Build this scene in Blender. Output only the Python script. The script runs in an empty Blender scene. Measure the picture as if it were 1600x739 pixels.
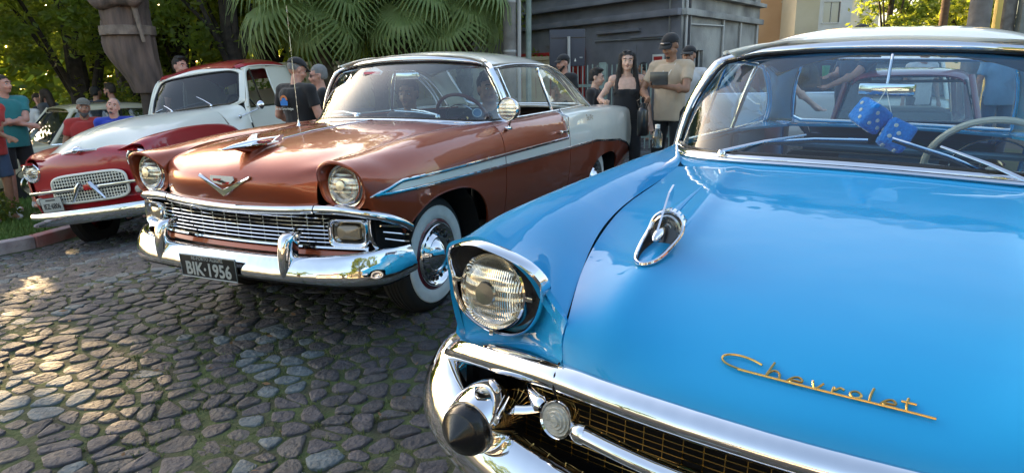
import bpy, bmesh, math, random
import numpy as np
from mathutils import Vector, Matrix, Euler, noise
from math import radians as RAD, sin, cos, pi as PI
random.seed(7)
C = bpy.context.scene.collection
scene = bpy.context.scene

# ---------------------------------------------------------------- camera
cam_d = bpy.data.cameras.new('camera')
cam = bpy.data.objects.new('camera', cam_d)
C.objects.link(cam)
cam_d.sensor_fit = 'HORIZONTAL'
cam_d.sensor_width = 36.0
cam_d.lens = 1020.0 / 1600.0 * 36.0
cam_d.clip_start = 0.05
cam_d.clip_end = 2000
_p, _r = RAD(14.17), RAD(-1.3)
_F = Vector((0, cos(_p), -sin(_p)))
_R0 = Vector((1, 0, 0)); _U0 = Vector((0, sin(_p), cos(_p)))
_R = cos(_r) * _R0 + sin(_r) * _U0
_U = -sin(_r) * _R0 + cos(_r) * _U0
cam.matrix_world = Matrix(((_R.x, _U.x, -_F.x, 0), (_R.y, _U.y, -_F.y, 0), (_R.z, _U.z, -_F.z, 1.366), (0, 0, 0, 1)))
scene.camera = cam

# ---------------------------------------------------------------- light
SUN_EL, SUN_AZ = RAD(17), RAD(-38)      # azimuth: from +Y towards +X, the sun stands back left
world = bpy.data.worlds.new("World"); scene.world = world; world.use_nodes = True
wt = world.node_tree; wt.nodes.clear()
sky = wt.nodes.new('ShaderNodeTexSky'); sky.sky_type = 'NISHITA'; sky.sun_disc = False
sky.sun_elevation = SUN_EL; sky.sun_rotation = SUN_AZ; sky.air_density = 1.0; sky.dust_density = 2.2; sky.ozone_density = .5
bg = wt.nodes.new('ShaderNodeBackground'); bg.inputs[1].default_value = 0.15
wo = wt.nodes.new('ShaderNodeOutputWorld')
wt.links.new(sky.outputs[0], bg.inputs[0]); wt.links.new(bg.outputs[0], wo.inputs[0])
sd = bpy.data.lights.new('sun', 'SUN'); sd.energy = 2.6; sd.angle = RAD(0.6); sd.color = (1.0, 0.72, 0.40)
so = bpy.data.objects.new('sun', sd); C.objects.link(so)
sdir = Vector((sin(SUN_AZ) * cos(SUN_EL), cos(SUN_AZ) * cos(SUN_EL), sin(SUN_EL)))
so.rotation_euler = sdir.to_track_quat('Z', 'Y').to_euler(); so.location = sdir * 60
scene.view_settings.view_transform = 'Standard'; scene.view_settings.look = 'None'
scene.view_settings.exposure = 2.05; scene.view_settings.gamma = 1.0
scene.view_settings.use_white_balance = True; scene.view_settings.white_balance_temperature = 7100; scene.view_settings.white_balance_tint = 10
scene.cycles.max_bounces = 10; scene.cycles.transparent_max_bounces = 24; scene.cycles.glossy_bounces = 5
scene.cycles.caustics_reflective = False; scene.cycles.caustics_refractive = False
scene.cycles.use_denoising = True
scene.cycles.sample_clamp_indirect = 6

# ---------------------------------------------------------------- materials
MATS = {}
def mat(name, col=(.5,.5,.5), rough=.5, metal=0., coat=0., coat_r=.03, spec=.5, noise_amt=0., noise_scale=8., bump=0., bump_scale=60., col2=None, emit=None, sheen=0., trans=0., alpha=1., wave=None, sss=0., rough_var=0.):
    m = bpy.data.materials.new(name); m.use_nodes = True
    nt = m.node_tree; b = nt.nodes['Principled BSDF']
    b.inputs['Base Color'].default_value = (*col, 1); b.inputs['Roughness'].default_value = rough
    b.inputs['Metallic'].default_value = metal; b.inputs['Coat Weight'].default_value = coat
    b.inputs['Coat Roughness'].default_value = coat_r; b.inputs['Specular IOR Level'].default_value = spec
    b.inputs['Sheen Weight'].default_value = sheen; b.inputs['Transmission Weight'].default_value = trans
    b.inputs['Alpha'].default_value = alpha
    if sss: b.inputs['Subsurface Weight'].default_value = sss; b.inputs['Subsurface Radius'].default_value = (.01,.004,.002); b.inputs['Subsurface Scale'].default_value = 1
    tc = nt.nodes.new('ShaderNodeTexCoord')
    if noise_amt or col2:
        n = nt.nodes.new('ShaderNodeTexNoise'); n.inputs['Scale'].default_value = noise_scale; n.inputs['Detail'].default_value = 6
        nt.links.new(tc.outputs['Object'], n.inputs['Vector'])
        r = nt.nodes.new('ShaderNodeValToRGB'); r.color_ramp.elements[0].position = .35; r.color_ramp.elements[1].position = .65
        c2 = col2 if col2 else tuple(max(0, c*(1-noise_amt)) for c in col)
        c1 = col if col2 else tuple(min(1, c*(1+noise_amt)) for c in col)
        r.color_ramp.elements[0].color = (*c2,1); r.color_ramp.elements[1].color = (*c1,1)
        nt.links.new(n.outputs['Fac'], r.inputs['Fac']); nt.links.new(r.outputs['Color'], b.inputs['Base Color'])
    if rough_var:
        n3 = nt.nodes.new('ShaderNodeTexNoise'); n3.inputs['Scale'].default_value = 5; n3.inputs['Detail'].default_value = 5
        nt.links.new(tc.outputs['Object'], n3.inputs['Vector'])
        mr = nt.nodes.new('ShaderNodeMapRange'); mr.inputs['From Min'].default_value=.3; mr.inputs['From Max'].default_value=.7
        mr.inputs['To Min'].default_value = max(0,rough-rough_var); mr.inputs['To Max'].default_value = rough+rough_var
        nt.links.new(n3.outputs['Fac'], mr.inputs['Value']); nt.links.new(mr.outputs['Result'], b.inputs['Roughness'])
    if bump:
        n2 = nt.nodes.new('ShaderNodeTexNoise'); n2.inputs['Scale'].default_value = bump_scale; n2.inputs['Detail'].default_value = 5
        nt.links.new(tc.outputs['Object'], n2.inputs['Vector'])
        bp = nt.nodes.new('ShaderNodeBump'); bp.inputs['Strength'].default_value = bump; bp.inputs['Distance'].default_value = .02
        nt.links.new(n2.outputs['Fac'], bp.inputs['Height']); nt.links.new(bp.outputs['Normal'], b.inputs['Normal'])
        if coat: pass
    if coat and metal<.9 and 'paint' in name or name=='chrome':
        # panels are never perfectly fair: a very slow ripple in the clear coat
        n4=nt.nodes.new('ShaderNodeTexNoise'); n4.inputs['Scale'].default_value=5.5 if name!='chrome' else 9; n4.inputs['Detail'].default_value=2
        nt.links.new(tc.outputs['Object'],n4.inputs['Vector']); b4=nt.nodes.new('ShaderNodeBump'); b4.inputs['Strength'].default_value=.10; b4.inputs['Distance'].default_value=.03
        nt.links.new(n4.outputs['Fac'],b4.inputs['Height']); nt.links.new(b4.outputs['Normal'],b.inputs['Coat Normal' if name!='chrome' else 'Normal'])
    if emit: b.inputs['Emission Color'].default_value = (*emit[0],1); b.inputs['Emission Strength'].default_value = emit[1]
    MATS[name] = m; return m

def glass_mat(name, tint, refl=1.0, rough=.0):
    # thin automotive glass: tinted transparency under a fresnel reflection
    m = bpy.data.materials.new(name); m.use_nodes = True; nt = m.node_tree; nt.nodes.clear()
    o = nt.nodes.new('ShaderNodeOutputMaterial'); mx = nt.nodes.new('ShaderNodeMixShader')
    tr = nt.nodes.new('ShaderNodeBsdfTransparent'); tr.inputs[0].default_value = (*tint,1)
    gl = nt.nodes.new('ShaderNodeBsdfGlossy'); gl.inputs['Roughness'].default_value = rough; gl.inputs['Color'].default_value=(1,1,1,1)
    ge = nt.nodes.new('ShaderNodeNewGeometry'); dt = nt.nodes.new('ShaderNodeVectorMath'); dt.operation='DOT_PRODUCT'
    nt.links.new(ge.outputs['Incoming'], dt.inputs[0]); nt.links.new(ge.outputs['Normal'], dt.inputs[1])
    def mth(op,a,b=None,clamp=False):
        n=nt.nodes.new('ShaderNodeMath'); n.operation=op; n.use_clamp=clamp
        for i,q in enumerate((a,b)):
            if q is None: continue
            if isinstance(q,(int,float)): n.inputs[i].default_value=q
            else: nt.links.new(q,n.inputs[i])
        return n.outputs[0]
    ab=mth('ABSOLUTE',dt.outputs['Value']); om=mth('SUBTRACT',1.0,ab,True); p5=mth('POWER',om,4.5)
    fac=mth('MULTIPLY',mth('ADD',mth('MULTIPLY',p5,.90),.075),refl,True); nt.links.new(fac,mx.inputs[0])
    nt.links.new(tr.outputs[0], mx.inputs[1]); nt.links.new(gl.outputs[0], mx.inputs[2]); nt.links.new(mx.outputs[0], o.inputs[0])
    MATS[name] = m; return m

mat('blue_paint', (.0,.29,.60), spec=.1, rough=.5, coat=.85, coat_r=.02, metal=.0, rough_var=.05)
MATS['blue_paint'].node_tree.nodes['Principled BSDF'].inputs['Coat IOR'].default_value = 1.40
mat('copper_paint', (.36,.062,.018), rough=.36, metal=.5, coat=1, coat_r=.02, bump=.02, bump_scale=900)
mat('cream_paint', (.80,.78,.68), rough=.35, coat=1, coat_r=.03)
mat('ivory_paint', (.80,.79,.70), rough=.35, coat=1, coat_r=.03)
mat('red_paint', (.42,.012,.022), rough=.32, coat=1, coat_r=.03)
mat('maroon_paint', (.16,.012,.02), rough=.35, coat=1, coat_r=.04)
mat('beige_paint', (.52,.47,.33), rough=.35, coat=1, coat_r=.05)
mat('white_paint', (.75,.76,.76), rough=.35, coat=1, coat_r=.05)
mat('chrome', (.80,.80,.82), rough=.05, metal=1, rough_var=.02)
mat('dull_chrome', (.55,.54,.5), rough=.2, metal=1, noise_amt=.25, noise_scale=14)
mat('gold_metal', (.60,.38,.12), rough=.25, metal=1)
mat('black_rubber', (.010,.010,.011), rough=.24, bump=.05)
mat('tyre_rubber', (.018,.018,.018), rough=.75, bump=.1, bump_scale=80)
mat('whitewall', (.74,.74,.70), rough=.5, noise_amt=.06, noise_scale=20)
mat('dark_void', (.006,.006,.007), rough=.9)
mat('dark_mesh', (.02,.02,.022), rough=.5)
mat('dark_vinyl', (.02,.022,.026), rough=.4, bump=.05)
mat('blue_vinyl', (.04,.16,.27), rough=.4, bump=.05)
mat('blue_dash', (.02,.20,.46), rough=.3, coat=.5)
mat('silver_vinyl', (.35,.40,.42), rough=.4)
mat('red_vinyl', (.15,.035,.025), rough=.45)
mat('red_enamel', (.50,.01,.015), rough=.25, coat=1)
mat('black_enamel', (.01,.01,.011), rough=.3, coat=.6)
mat('white_enamel', (.75,.74,.68), rough=.4)
mat('plate_grey', (.42,.44,.42), rough=.5)
mat('amber_lens', (.30,.23,.15), rough=.2, coat=1, bump=.3, bump_scale=40)
mat('clear_lens', (.42,.42,.38), rough=.12, coat=1, bump=.5, bump_scale=70)
mat('dice_plush', (.0,.22,.66), rough=.95, sheen=.2, bump=.6, bump_scale=90)
mat('dice_pip', (.62,.62,.58), rough=.9)
mat('ivory_plastic', (.55,.52,.42), rough=.3, coat=.5)
mat('brown_plastic', (.16,.035,.02), rough=.3, coat=.5)
mat('green_badge', (.02,.10,.04), rough=.3, coat=1)
glass_mat('windscreen_glass', (.62,.76,.82), 1.35)
glass_mat('blue_windscreen_glass', (.72,.84,.90), .75)
glass_mat('clear_glass', (.85,.92,.92), 1.0)
glass_mat('dark_glass', (.22,.26,.28), .9)
M = lambda n: MATS[n]
def lens_mat():
    m = bpy.data.materials.new('sealed_beam_glass'); m.use_nodes=True; nt=m.node_tree; b=nt.nodes['Principled BSDF']
    b.inputs['Base Color'].default_value=(.78,.74,.62,1); b.inputs['Metallic'].default_value=.85; b.inputs['Roughness'].default_value=.16
    b.inputs['Coat Weight'].default_value=1; b.inputs['Coat Roughness'].default_value=.02
    tc=nt.nodes.new('ShaderNodeTexCoord'); mp=nt.nodes.new('ShaderNodeMapping'); nt.links.new(tc.outputs['Object'],mp.inputs['Vector'])
    w=nt.nodes.new('ShaderNodeTexWave'); w.wave_type='BANDS'; w.bands_direction='Y'; w.inputs['Scale'].default_value=60; w.inputs['Distortion'].default_value=.4
    w2=nt.nodes.new('ShaderNodeTexWave'); w2.wave_type='BANDS'; w2.bands_direction='Z'; w2.inputs['Scale'].default_value=13; w2.inputs['Distortion'].default_value=.6
    nt.links.new(mp.outputs['Vector'],w.inputs['Vector']); nt.links.new(mp.outputs['Vector'],w2.inputs['Vector'])
    ad=nt.nodes.new('ShaderNodeMath'); ad.operation='ADD'; nt.links.new(w.outputs['Fac'],ad.inputs[0]); nt.links.new(w2.outputs['Fac'],ad.inputs[1])
    bp=nt.nodes.new('ShaderNodeBump'); bp.inputs['Strength'].default_value=.55; bp.inputs['Distance'].default_value=.006
    nt.links.new(ad.outputs[0],bp.inputs['Height']); nt.links.new(bp.outputs['Normal'],b.inputs['Normal'])
    MATS['sealed_beam_glass']=m
lens_mat()

# ---------------------------------------------------------------- object helpers
def link(o, parent=None):
    C.objects.link(o)
    if parent is not None: o.parent = parent
    return o
def tagp(o, label=None, cat=None, group=None, kind=None):
    if label: o['label'] = label
    if cat: o['category'] = cat
    if group: o['group'] = group
    if kind: o['kind'] = kind
    return o
def empty(name, loc=(0,0,0), rot=(0,0,0), **k):
    o = bpy.data.objects.new(name, None); o.empty_display_size = .1
    o.location = loc; o.rotation_euler = rot; link(o); return tagp(o, **k)
def mesh_obj(name, V, Fc, m=None, parent=None, smooth=True, mats=None, fmat=None, edges=(), **k):
    me = bpy.data.meshes.new(name)
    me.from_pydata([tuple(map(float, v)) for v in V], list(edges), [tuple(int(i) for i in f) for f in Fc])
    for mm in (mats or ([m] if m else [])): me.materials.append(M(mm) if isinstance(mm, str) else mm)
    if fmat is not None: me.polygons.foreach_set('material_index', list(fmat))
    if smooth: me.polygons.foreach_set('use_smooth', [True]*len(me.polygons))
    me.update()
    o = bpy.data.objects.new(name, me); link(o, parent); return tagp(o, **k)
class MB:
    """collects pieces of ONE part"""
    def __init__(s): s.V=[]; s.F=[]; s.mi=[]; s.cur=0
    def add(s, V, F):
        n=len(s.V); s.V += [tuple(map(float,v)) for v in V]; s.F += [tuple(int(i)+n for i in f) for f in F]; s.mi += [s.cur]*len(F); return s
    def box(s, c, d, R=None, bev=0):
        c=Vector(c); dx,dy,dz=[q/2 for q in d]
        if bev:
            b=min(bev,dx*.95,dy*.95,dz*.95); V=[]
            bm=bmesh.new(); bmesh.ops.create_cube(bm,size=1); bmesh.ops.scale(bm,vec=(2*dx,2*dy,2*dz),verts=bm.verts)
            bmesh.ops.bevel(bm,geom=bm.edges[:],offset=b,segments=2,affect='EDGES',profile=.6)
            V=[v.co.copy() for v in bm.verts]; F=[[v.index for v in f.verts] for f in bm.faces]; bm.free()
        else:
            V=[Vector((x*dx,y*dy,z*dz)) for x in(-1,1) for y in(-1,1) for z in(-1,1)]
            F=[(0,1,3,2),(4,6,7,5),(0,4,5,1),(2,3,7,6),(0,2,6,4),(1,5,7,3)]
        if R is not None: V=[R@v for v in V]
        return s.add([v+c for v in V],F)
    def tube(s, pts, r, n=8, cap=True, closed=False, flat=1.0, up=None):
        pts=[Vector(p) for p in pts]; k=len(pts); rs=r if hasattr(r,'__len__') else [r]*k
        V=[];F=[]; prev=None
        for i,p in enumerate(pts):
            a=pts[(i-1)%k] if (closed or i>0) else p; b=pts[(i+1)%k] if (closed or i<k-1) else p
            t=(b-a).normalized() if (b-a).length>1e-9 else Vector((0,0,1))
            if up is not None: u=Vector(up)-t*t.dot(Vector(up))
            elif prev is None: u=t.orthogonal()
            else: u=prev-t*t.dot(prev)
            if u.length<1e-6: u=t.orthogonal()
            u.normalize(); prev=u; w=t.cross(u)
            for j in range(n):
                an=2*PI*j/n; V.append(p+u*cos(an)*rs[i]*flat+w*sin(an)*rs[i])
        m=k if closed else k-1
        for i in range(m):
            for j in range(n):
                i2=(i+1)%k; F.append((i*n+j,i*n+(j+1)%n,i2*n+(j+1)%n,i2*n+j))
        if cap and not closed: F.append(tuple(range(n))[::-1]); F.append(tuple((k-1)*n+j for j in range(n)))
        return s.add(V,F)
    def lathe(s, prof, c=(0,0,0), axis='x', n=32, R=None, a0=0, a1=2*PI):
        """prof: (radius, height along axis)"""
        V=[];F=[];k=len(prof); full=abs(a1-a0-2*PI)<1e-6; m=n if full else n+1
        for r,hh in prof:
            for j in range(m):
                a=a0+(a1-a0)*j/n; y,z=r*cos(a),r*sin(a)
                v={'x':Vector((hh,y,z)),'y':Vector((z,hh,y)),'z':Vector((y,z,hh))}[axis]
                if R is not None: v=R@v
                V.append(v+Vector(c))
        for i in range(k-1):
            for j in range(n):
                j2=(j+1)%m; F.append((i*m+j,i*m+j2,(i+1)*m+j2,(i+1)*m+j))
        return s.add(V,F)
    def grid(s, G, flip=False):
        G=np.asarray(G); a,b=G.shape[:2]; F=[]
        for i in range(a-1):
            for j in range(b-1):
                q=(i*b+j,(i+1)*b+j,(i+1)*b+j+1,i*b+j+1); F.append(q[::-1] if flip else q)
        return s.add(G.reshape(-1,3),F)
    def poly(s, pts): return s.add(pts,[tuple(range(len(pts)))])
    def prism(s, pts, off):
        n=len(pts); off=Vector(off); V=[Vector(p) for p in pts]+[Vector(p)+off for p in pts]
        F=[tuple(range(n))[::-1],tuple(range(n,2*n))]+[(i,(i+1)%n,n+(i+1)%n,n+i) for i in range(n)]
        return s.add(V,F)
    def mirror_y(s):
        V=[(v[0],-v[1],v[2]) for v in s.V]; F=[f[::-1] for f in s.F]; mi=list(s.mi); n=len(s.V)
        s.V+=V; s.F+=[tuple(i+n for i in f) for f in F]; s.mi+=mi; return s
    def build(s, name, m, parent=None, smooth=True, sharp=35, **k):
        mats = m if isinstance(m,(list,tuple)) else [m]
        o=mesh_obj(name,s.V,s.F,None,parent,smooth,mats,s.mi,**k)
        if smooth and sharp: sharpen(o.data,sharp)
        return o
def sharpen(me, deg=35):
    bm=bmesh.new(); bm.from_mesh(me); bmesh.ops.recalc_face_normals(bm,faces=bm.faces) if len(bm.faces)<60000 else None
    th=RAD(deg)
    for e in bm.edges:
        if len(e.link_faces)==2:
            try: e.smooth = e.calc_face_angle() < th
            except ValueError: pass
    bm.to_mesh(me); bm.free()
def smat(t, te):
    """natural cubic spline as a matrix from knots t to parameters te"""
    t=np.asarray(t,float); te=np.asarray(te,float); n=len(t)
    if n==2:
        w=(te-t[0])/(t[1]-t[0]); return np.stack([1-w,w],1)
    hh=np.diff(t); A=np.zeros((n,n)); B=np.zeros((n,n)); A[0,0]=A[-1,-1]=1
    for i in range(1,n-1):
        A[i,i-1]=hh[i-1]; A[i,i]=2*(hh[i-1]+hh[i]); A[i,i+1]=hh[i]
        B[i,i-1]=6/hh[i-1]; B[i,i]=-6/hh[i-1]-6/hh[i]; B[i,i+1]=6/hh[i]
    Mm=np.linalg.solve(A,B); W=np.zeros((len(te),n))
    for k,x in enumerate(te):
        i=min(max(int(np.searchsorted(t,x,side='right'))-1,0),n-2); H=hh[i]; a=(t[i+1]-x)/H; b=(x-t[i])/H
        W[k,i]+=a; W[k,i+1]+=b
        W[k]+=((a**3-a)*Mm[i]+(b**3-b)*Mm[i+1])*H*H/6
    return W
def chord(P, axis=0):
    P=np.moveaxis(np.asarray(P,float),axis,0); d=np.linalg.norm(np.diff(P,axis=0),axis=-1)
    while d.ndim>1: d=d.mean(-1)
    return np.concatenate([[0],np.cumsum(np.sqrt(np.maximum(d,1e-9)))])
def curve(P, n, closed=False):
    P=np.asarray(P,float)
    if closed: 
        k=len(P); PP=np.concatenate([P[-3:],P,P[:4]]); t=chord(PP); te=np.linspace(t[3],t[3+k],n+1)[:-1]
        return smat(t,te)@PP
    t=chord(P); return smat(t,np.linspace(0,t[-1],n))@P
def loft(ctrl, nu, nv):
    """ctrl (U,V,3): cubic surface through the control rows"""
    Cc=np.asarray(ctrl,float); tu=chord(Cc,0); tv=chord(Cc,1)
    Wu=smat(tu,np.linspace(0,tu[-1],nu)); Wv=smat(tv,np.linspace(0,tv[-1],nv))
    return np.einsum('ai,ijk,bj->abk',Wu,Cc,Wv)
def mirror_rows(rows):
    """rows given from y=0 outwards (y>=0) -> full rows from -y to +y"""
    return [[(p[0],-p[1],p[2]) for p in r[:0:-1]]+[tuple(p) for p in r] for r in rows]
def panel(name, G, m, parent, fl=.014, ctr=(-1.5,0,.4), mats=None, fm=None, **k):
    """a body panel: a curved sheet whose edges are turned in, so gaps read as gaps"""
    G=np.asarray(G,float); a,b=G.shape[:2]
    du=np.gradient(G,axis=0); dv=np.gradient(G,axis=1); N=np.cross(du,dv); N/=np.maximum(np.linalg.norm(N,axis=2,keepdims=True),1e-9)
    out=G-np.asarray(ctr); s=np.sign((N*out).sum()); N*=s
    mb=MB(); mb.grid(G, flip=s<0)
    if fm is not None: mb.mi=list(fm(G))
    idx=[(i,0) for i in range(a)]+[(a-1,j) for j in range(1,b)]+[(i,b-1) for i in range(a-2,-1,-1)]+[(0,j) for j in range(b-2,0,-1)]
    ring=[G[i,j] for i,j in idx]; inn=[G[i,j]-N[i,j]*fl for i,j in idx]; n=len(ring)
    mb.cur=0
    base=[q[0]*b+q[1] for q in idx]
    st=len(mb.V); mb.V+= [tuple(map(float,v)) for v in inn]
    for i in range(n):
        mb.F.append((base[i],base[(i+1)%n],st+(i+1)%n,st+i)); mb.mi.append(mb.mi[0] if fm is None else 0)
    return mb.build(name, mats or m, parent, sharp=50, **k)
def strip_tube(name, path, r, m, parent, n=8, flat=1.0, closed=False, up=None, samples=None, **k):
    P=curve(path, samples or len(path)*8, closed) if len(path)>2 else path
    return MB().tube(P, r, n, closed=closed, flat=flat, up=up).build(name, m, parent, sharp=60, **k)
def text_mesh(txt, size, ext=.002, align='CENTER', bev=0., spacing=1.0, off=0.):
    cu=bpy.data.curves.new('txt','FONT'); cu.body=txt; cu.size=size; cu.extrude=ext; cu.align_x=align; cu.align_y='CENTER'; cu.space_character=spacing
    cu.bevel_depth=bev; cu.offset=off; cu.resolution_u=3
    o=bpy.data.objects.new('txt',cu); C.objects.link(o); bpy.context.view_layer.update()
    me=bpy.data.meshes.new_from_object(o.evaluated_get(bpy.context.evaluated_depsgraph_get()))
    V=[v.co.copy() for v in me.vertices]; F=[tuple(p.vertices) for p in me.polygons]
    bpy.data.objects.remove(o); bpy.data.meshes.remove(me); bpy.data.curves.remove(cu)
    return V,F
def text_on(name, txt, size, T, m, parent, ext=.002, label=None, sx=1., **k):
    """T: 4x4 placing local x = reading direction, y = up, z = out of the surface"""
    V,F=text_mesh(txt,size,ext,**k); V=[T@Vector((v.x*sx,v.y,v.z)) for v in V]
    o=MB().add(V,F).build(name,m,parent,smooth=False,sharp=None)
    if label: o['label']=label
    return o
def frame_T(o, x, y):
    x=Vector(x).normalized(); z=x.cross(Vector(y)).normalized(); y=z.cross(x); T=Matrix((x,y,z)).transposed().to_4x4(); T.translation=Vector(o); return T
def copy_tree(o, parent=None):
    c=o.copy(); C.objects.link(c); c.parent=parent
    for ch in list(o.children): copy_tree(ch,c)
    return c
def sstep(a,b,x):
    t=min(1,max(0,(x-a)/(b-a))); return t*t*(3-2*t)
def gz(x,y):
    """height of the road: falls away towards the gutter at the back left"""
    s=-.8*x+.6*y
    return -.50*sstep(4.4,8.9,s)
# ================================================================ car pieces
def wheel(parent, x, y, rad=.345, ww=(.205,.29), cap='slots', side=1, rimmat='maroon_paint', z0=0):
    e=bpy.data.objects.new('wheel',None); link(e,parent); e.location=(x,y,rad+z0)
    s=side; w=.17
    mb=MB(); P=[(.19,-.03),(.215,.0),(.28,.008),(.318,-.004),(.338,-.025),(rad,-.05),(rad,-.13),(.33,-.165),(.2,-.18)]
    P=[(a,s*b) for a,b in P]; mb.lathe(P,axis='y',n=56)
    # tread grooves as raised ribs
    for k in range(4):
        yy=-.055-k*.024; mb.lathe([(rad,s*(yy+.008)),(rad+.005,s*(yy+.005)),(rad+.005,s*(yy-.005)),(rad,s*(yy-.008))],axis='y',n=56)
    mb.build('tyre','tyre_rubber',e)
    MB().lathe([(ww[0],s*-.001),(ww[0]+.012,s*.010),((ww[0]+ww[1])/2,s*.0165),(ww[1]-.006,s*.011),(ww[1],s*.003)],axis='y',n=56).build('whitewall','whitewall',e)
    MB().lathe([(.212,s*.004),(.20,s*.012),(.192,s*.005),(.188,s*-.02),(.12,s*-.05),(0.001,s*-.05)],axis='y',n=48).build('rim',rimmat,e)
    # full chrome cover: rolled rim, dished ring with slots, cone centre
    mb=MB(); mb.lathe([(.192,s*.002),(.188,s*.020),(.180,s*.026),(.170,s*.020),(.160,s*.004),(.132,s*-.004),(.118,s*.010),(.108,s*.020),(.098,s*.018),(.090,s*.012),(.075,s*.03),(.035,s*.052),(.008,s*.064),(.0005,s*.065)],axis='y',n=56)
    mb.build('hubcap','chrome',e,sharp=50)
    sl=None
    for k in range(20):
        a=2*PI*k/20
        if sl is None: sl=MB().box((0,0,0),(.026,.006,.022),bev=.003).build('hubcap_slot','black_enamel',e)
        else: sl2=sl.copy(); C.objects.link(sl2); sl2.parent=e; 
        q=sl if k==0 else sl2; q.location=(cos(a)*.146,s*.0035,sin(a)*.146); q.rotation_euler=(0,-a,0)
    return e
def torus_ring(mb, c, R0, r, n=28, m=10, T=None):
    V=[];F=[]
    for i in range(n):
        a=2*PI*i/n
        for j in range(m):
            b=2*PI*j/m; v=Vector((0,(R0+r*cos(b))*cos(a),(R0+r*cos(b))*sin(a)))+Vector((r*sin(b),0,0)); v=(T@v if T is not None else v)+Vector(c); V.append(v)
    for i in range(n):
        for j in range(m): F.append((i*m+j,((i+1)%n)*m+j,((i+1)%n)*m+(j+1)%m,i*m+(j+1)%m))
    return mb.add(V,F)
def headlight(parent, c, r=.083, ring=.012, tilt=0.0, yaw=0., bez=None):
    e=bpy.data.objects.new('headlight',None); link(e,parent); e.location=c; e.rotation_euler=(0,tilt,yaw)
    MB().lathe([(r,.0),(r*.97,.012),(r*.86,.024),(r*.6,.036),(r*.3,.043),(.0005,.045)],axis='x',n=40).build('lens','sealed_beam_glass',e)
    mb=MB(); mb.lathe([(r*.97,.006),(r+.004,.020),(r+ring*.7,.017),(r+ring,.002),(r+ring,-.03)],axis='x',n=40); mb.build('rim','chrome',e)
    MB().lathe([(r*.34,.0425),(r*.30,.0475),(r*.05,.0485),(.0005,.0486)],axis='x',n=20).build('bulb_shield','dull_chrome',e)
    return e
def steering_wheel(parent, c, m='ivory_plastic', R=.215, tilt=RAD(28)):
    e=bpy.data.objects.new('steering_wheel',None); link(e,parent); e.location=c; e.rotation_euler=(0,tilt,0)
    mb=MB(); torus_ring(mb,(0,0,0),R,.013,40,8); mb.build('rim',m,e)
    mb=MB(); torus_ring(mb,(.0,0,0),R*.62,.004,28,6); mb.build('horn_ring','chrome',e)
    mb=MB(); 
    for a in (RAD(90),RAD(-90),RAD(180)): mb.tube([(.02,0,0),(.012,sin(a)*R*.6,cos(a)*R*.6*1.0),(0,sin(a)*R,cos(a)*R)],[.014,.011,.010],8)
    mb.build('spoke',m,e)
    MB().lathe([(.04,.0),(.038,-.02),(.02,-.03),(.001,-.032)],axis='x',n=20).build('hub','gold_metal',e)
    MB().tube([(0,0,0),(.5,0,-.02)],.02,10).build('column',m,e)
    return e
def bench_seat(parent, x, w, m, m2, z=.42, h=.42, name='seat'):
    e=bpy.data.objects.new(name,None); link(e,parent); e.location=(x,0,z)
    S=mirror_rows([[(.25,0,.12),(.25,w*.6,.12),(.25,w*.95,.10),(.24,w,.02)],[(0,0,.16),(0,w*.6,.16),(0,w*.95,.14),(0,w,.04)],[(-.25,0,.14),(-.25,w*.6,.14),(-.25,w*.95,.12),(-.25,w,.04)]])
    MB().grid(loft(S,10,24)).build('cushion',m,e)
    rows=[]
    for dx,dz in((-.20,.1),(-.22,.25),(-.26,h-.06),(-.29,h),(-.33,h+.005),(-.38,h-.05),(-.38,.1)):
        rows.append([(dx,0,dz),(dx,w*.5,dz),(dx,w*.88,dz-.004),(dx-.0,w*.97,dz-.03),(dx-.0,w,dz-.10)])
    MB().grid(loft(mirror_rows(rows),26,30)).build('backrest',m,e)
    rows=[[(dx+.004,0,dz+.004),(dx+.004,w*.3,dz+.004),(dx+.004,w*.45,dz+.004)] for dx,dz in((-.205,.14),(-.225,.25),(-.262,h-.06),(-.292,h),(-.33,h+.006))]
    MB().grid(loft(mirror_rows(rows),14,12)).build('seat_insert',m2,e)
    MB().tube([(-.29,-w*.9,h+.006),(-.29,0,h+.012),(-.29,w*.9,h+.006)],.006,6).build('piping','silver_vinyl',e)
    return e
def wiper(parent, piv, p1, tip0, tip1):
    e=bpy.data.objects.new('wiper',None); link(e,parent); e.location=piv
    P=lambda q: Vector(q)-Vector(piv)
    mb=MB(); mb.lathe([(.017,0),(.017,.012),(.010,.022),(.001,.024)],c=(0,0,0),axis='z',n=16); mb.build('pivot','chrome',e)
    MB().tube([(0,0,.018),(P(p1)*.5)+Vector((0,0,.018)),P(p1)+Vector((0,0,.006))],[.008,.006,.004],8,flat=.6).build('arm','chrome',e)
    a,b=P(tip0),P(tip1); MB().tube([a,(a+b)/2+Vector((.006,0,.008)),b],.0045,6).build('blade_holder','chrome',e)
    MB().tube([a+Vector((-.006,0,-.010)),(a+b)/2+Vector((-.002,0,-.004)),b+Vector((-.006,0,-.010))],.0045,6).build('blade','black_rubber',e)
    return e
def frames(parent, path, r, m='chrome', name='window_trim', flat=1.0, closed=False):
    return strip_tube(name, path, r, m, parent, flat=flat, closed=closed)

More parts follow.
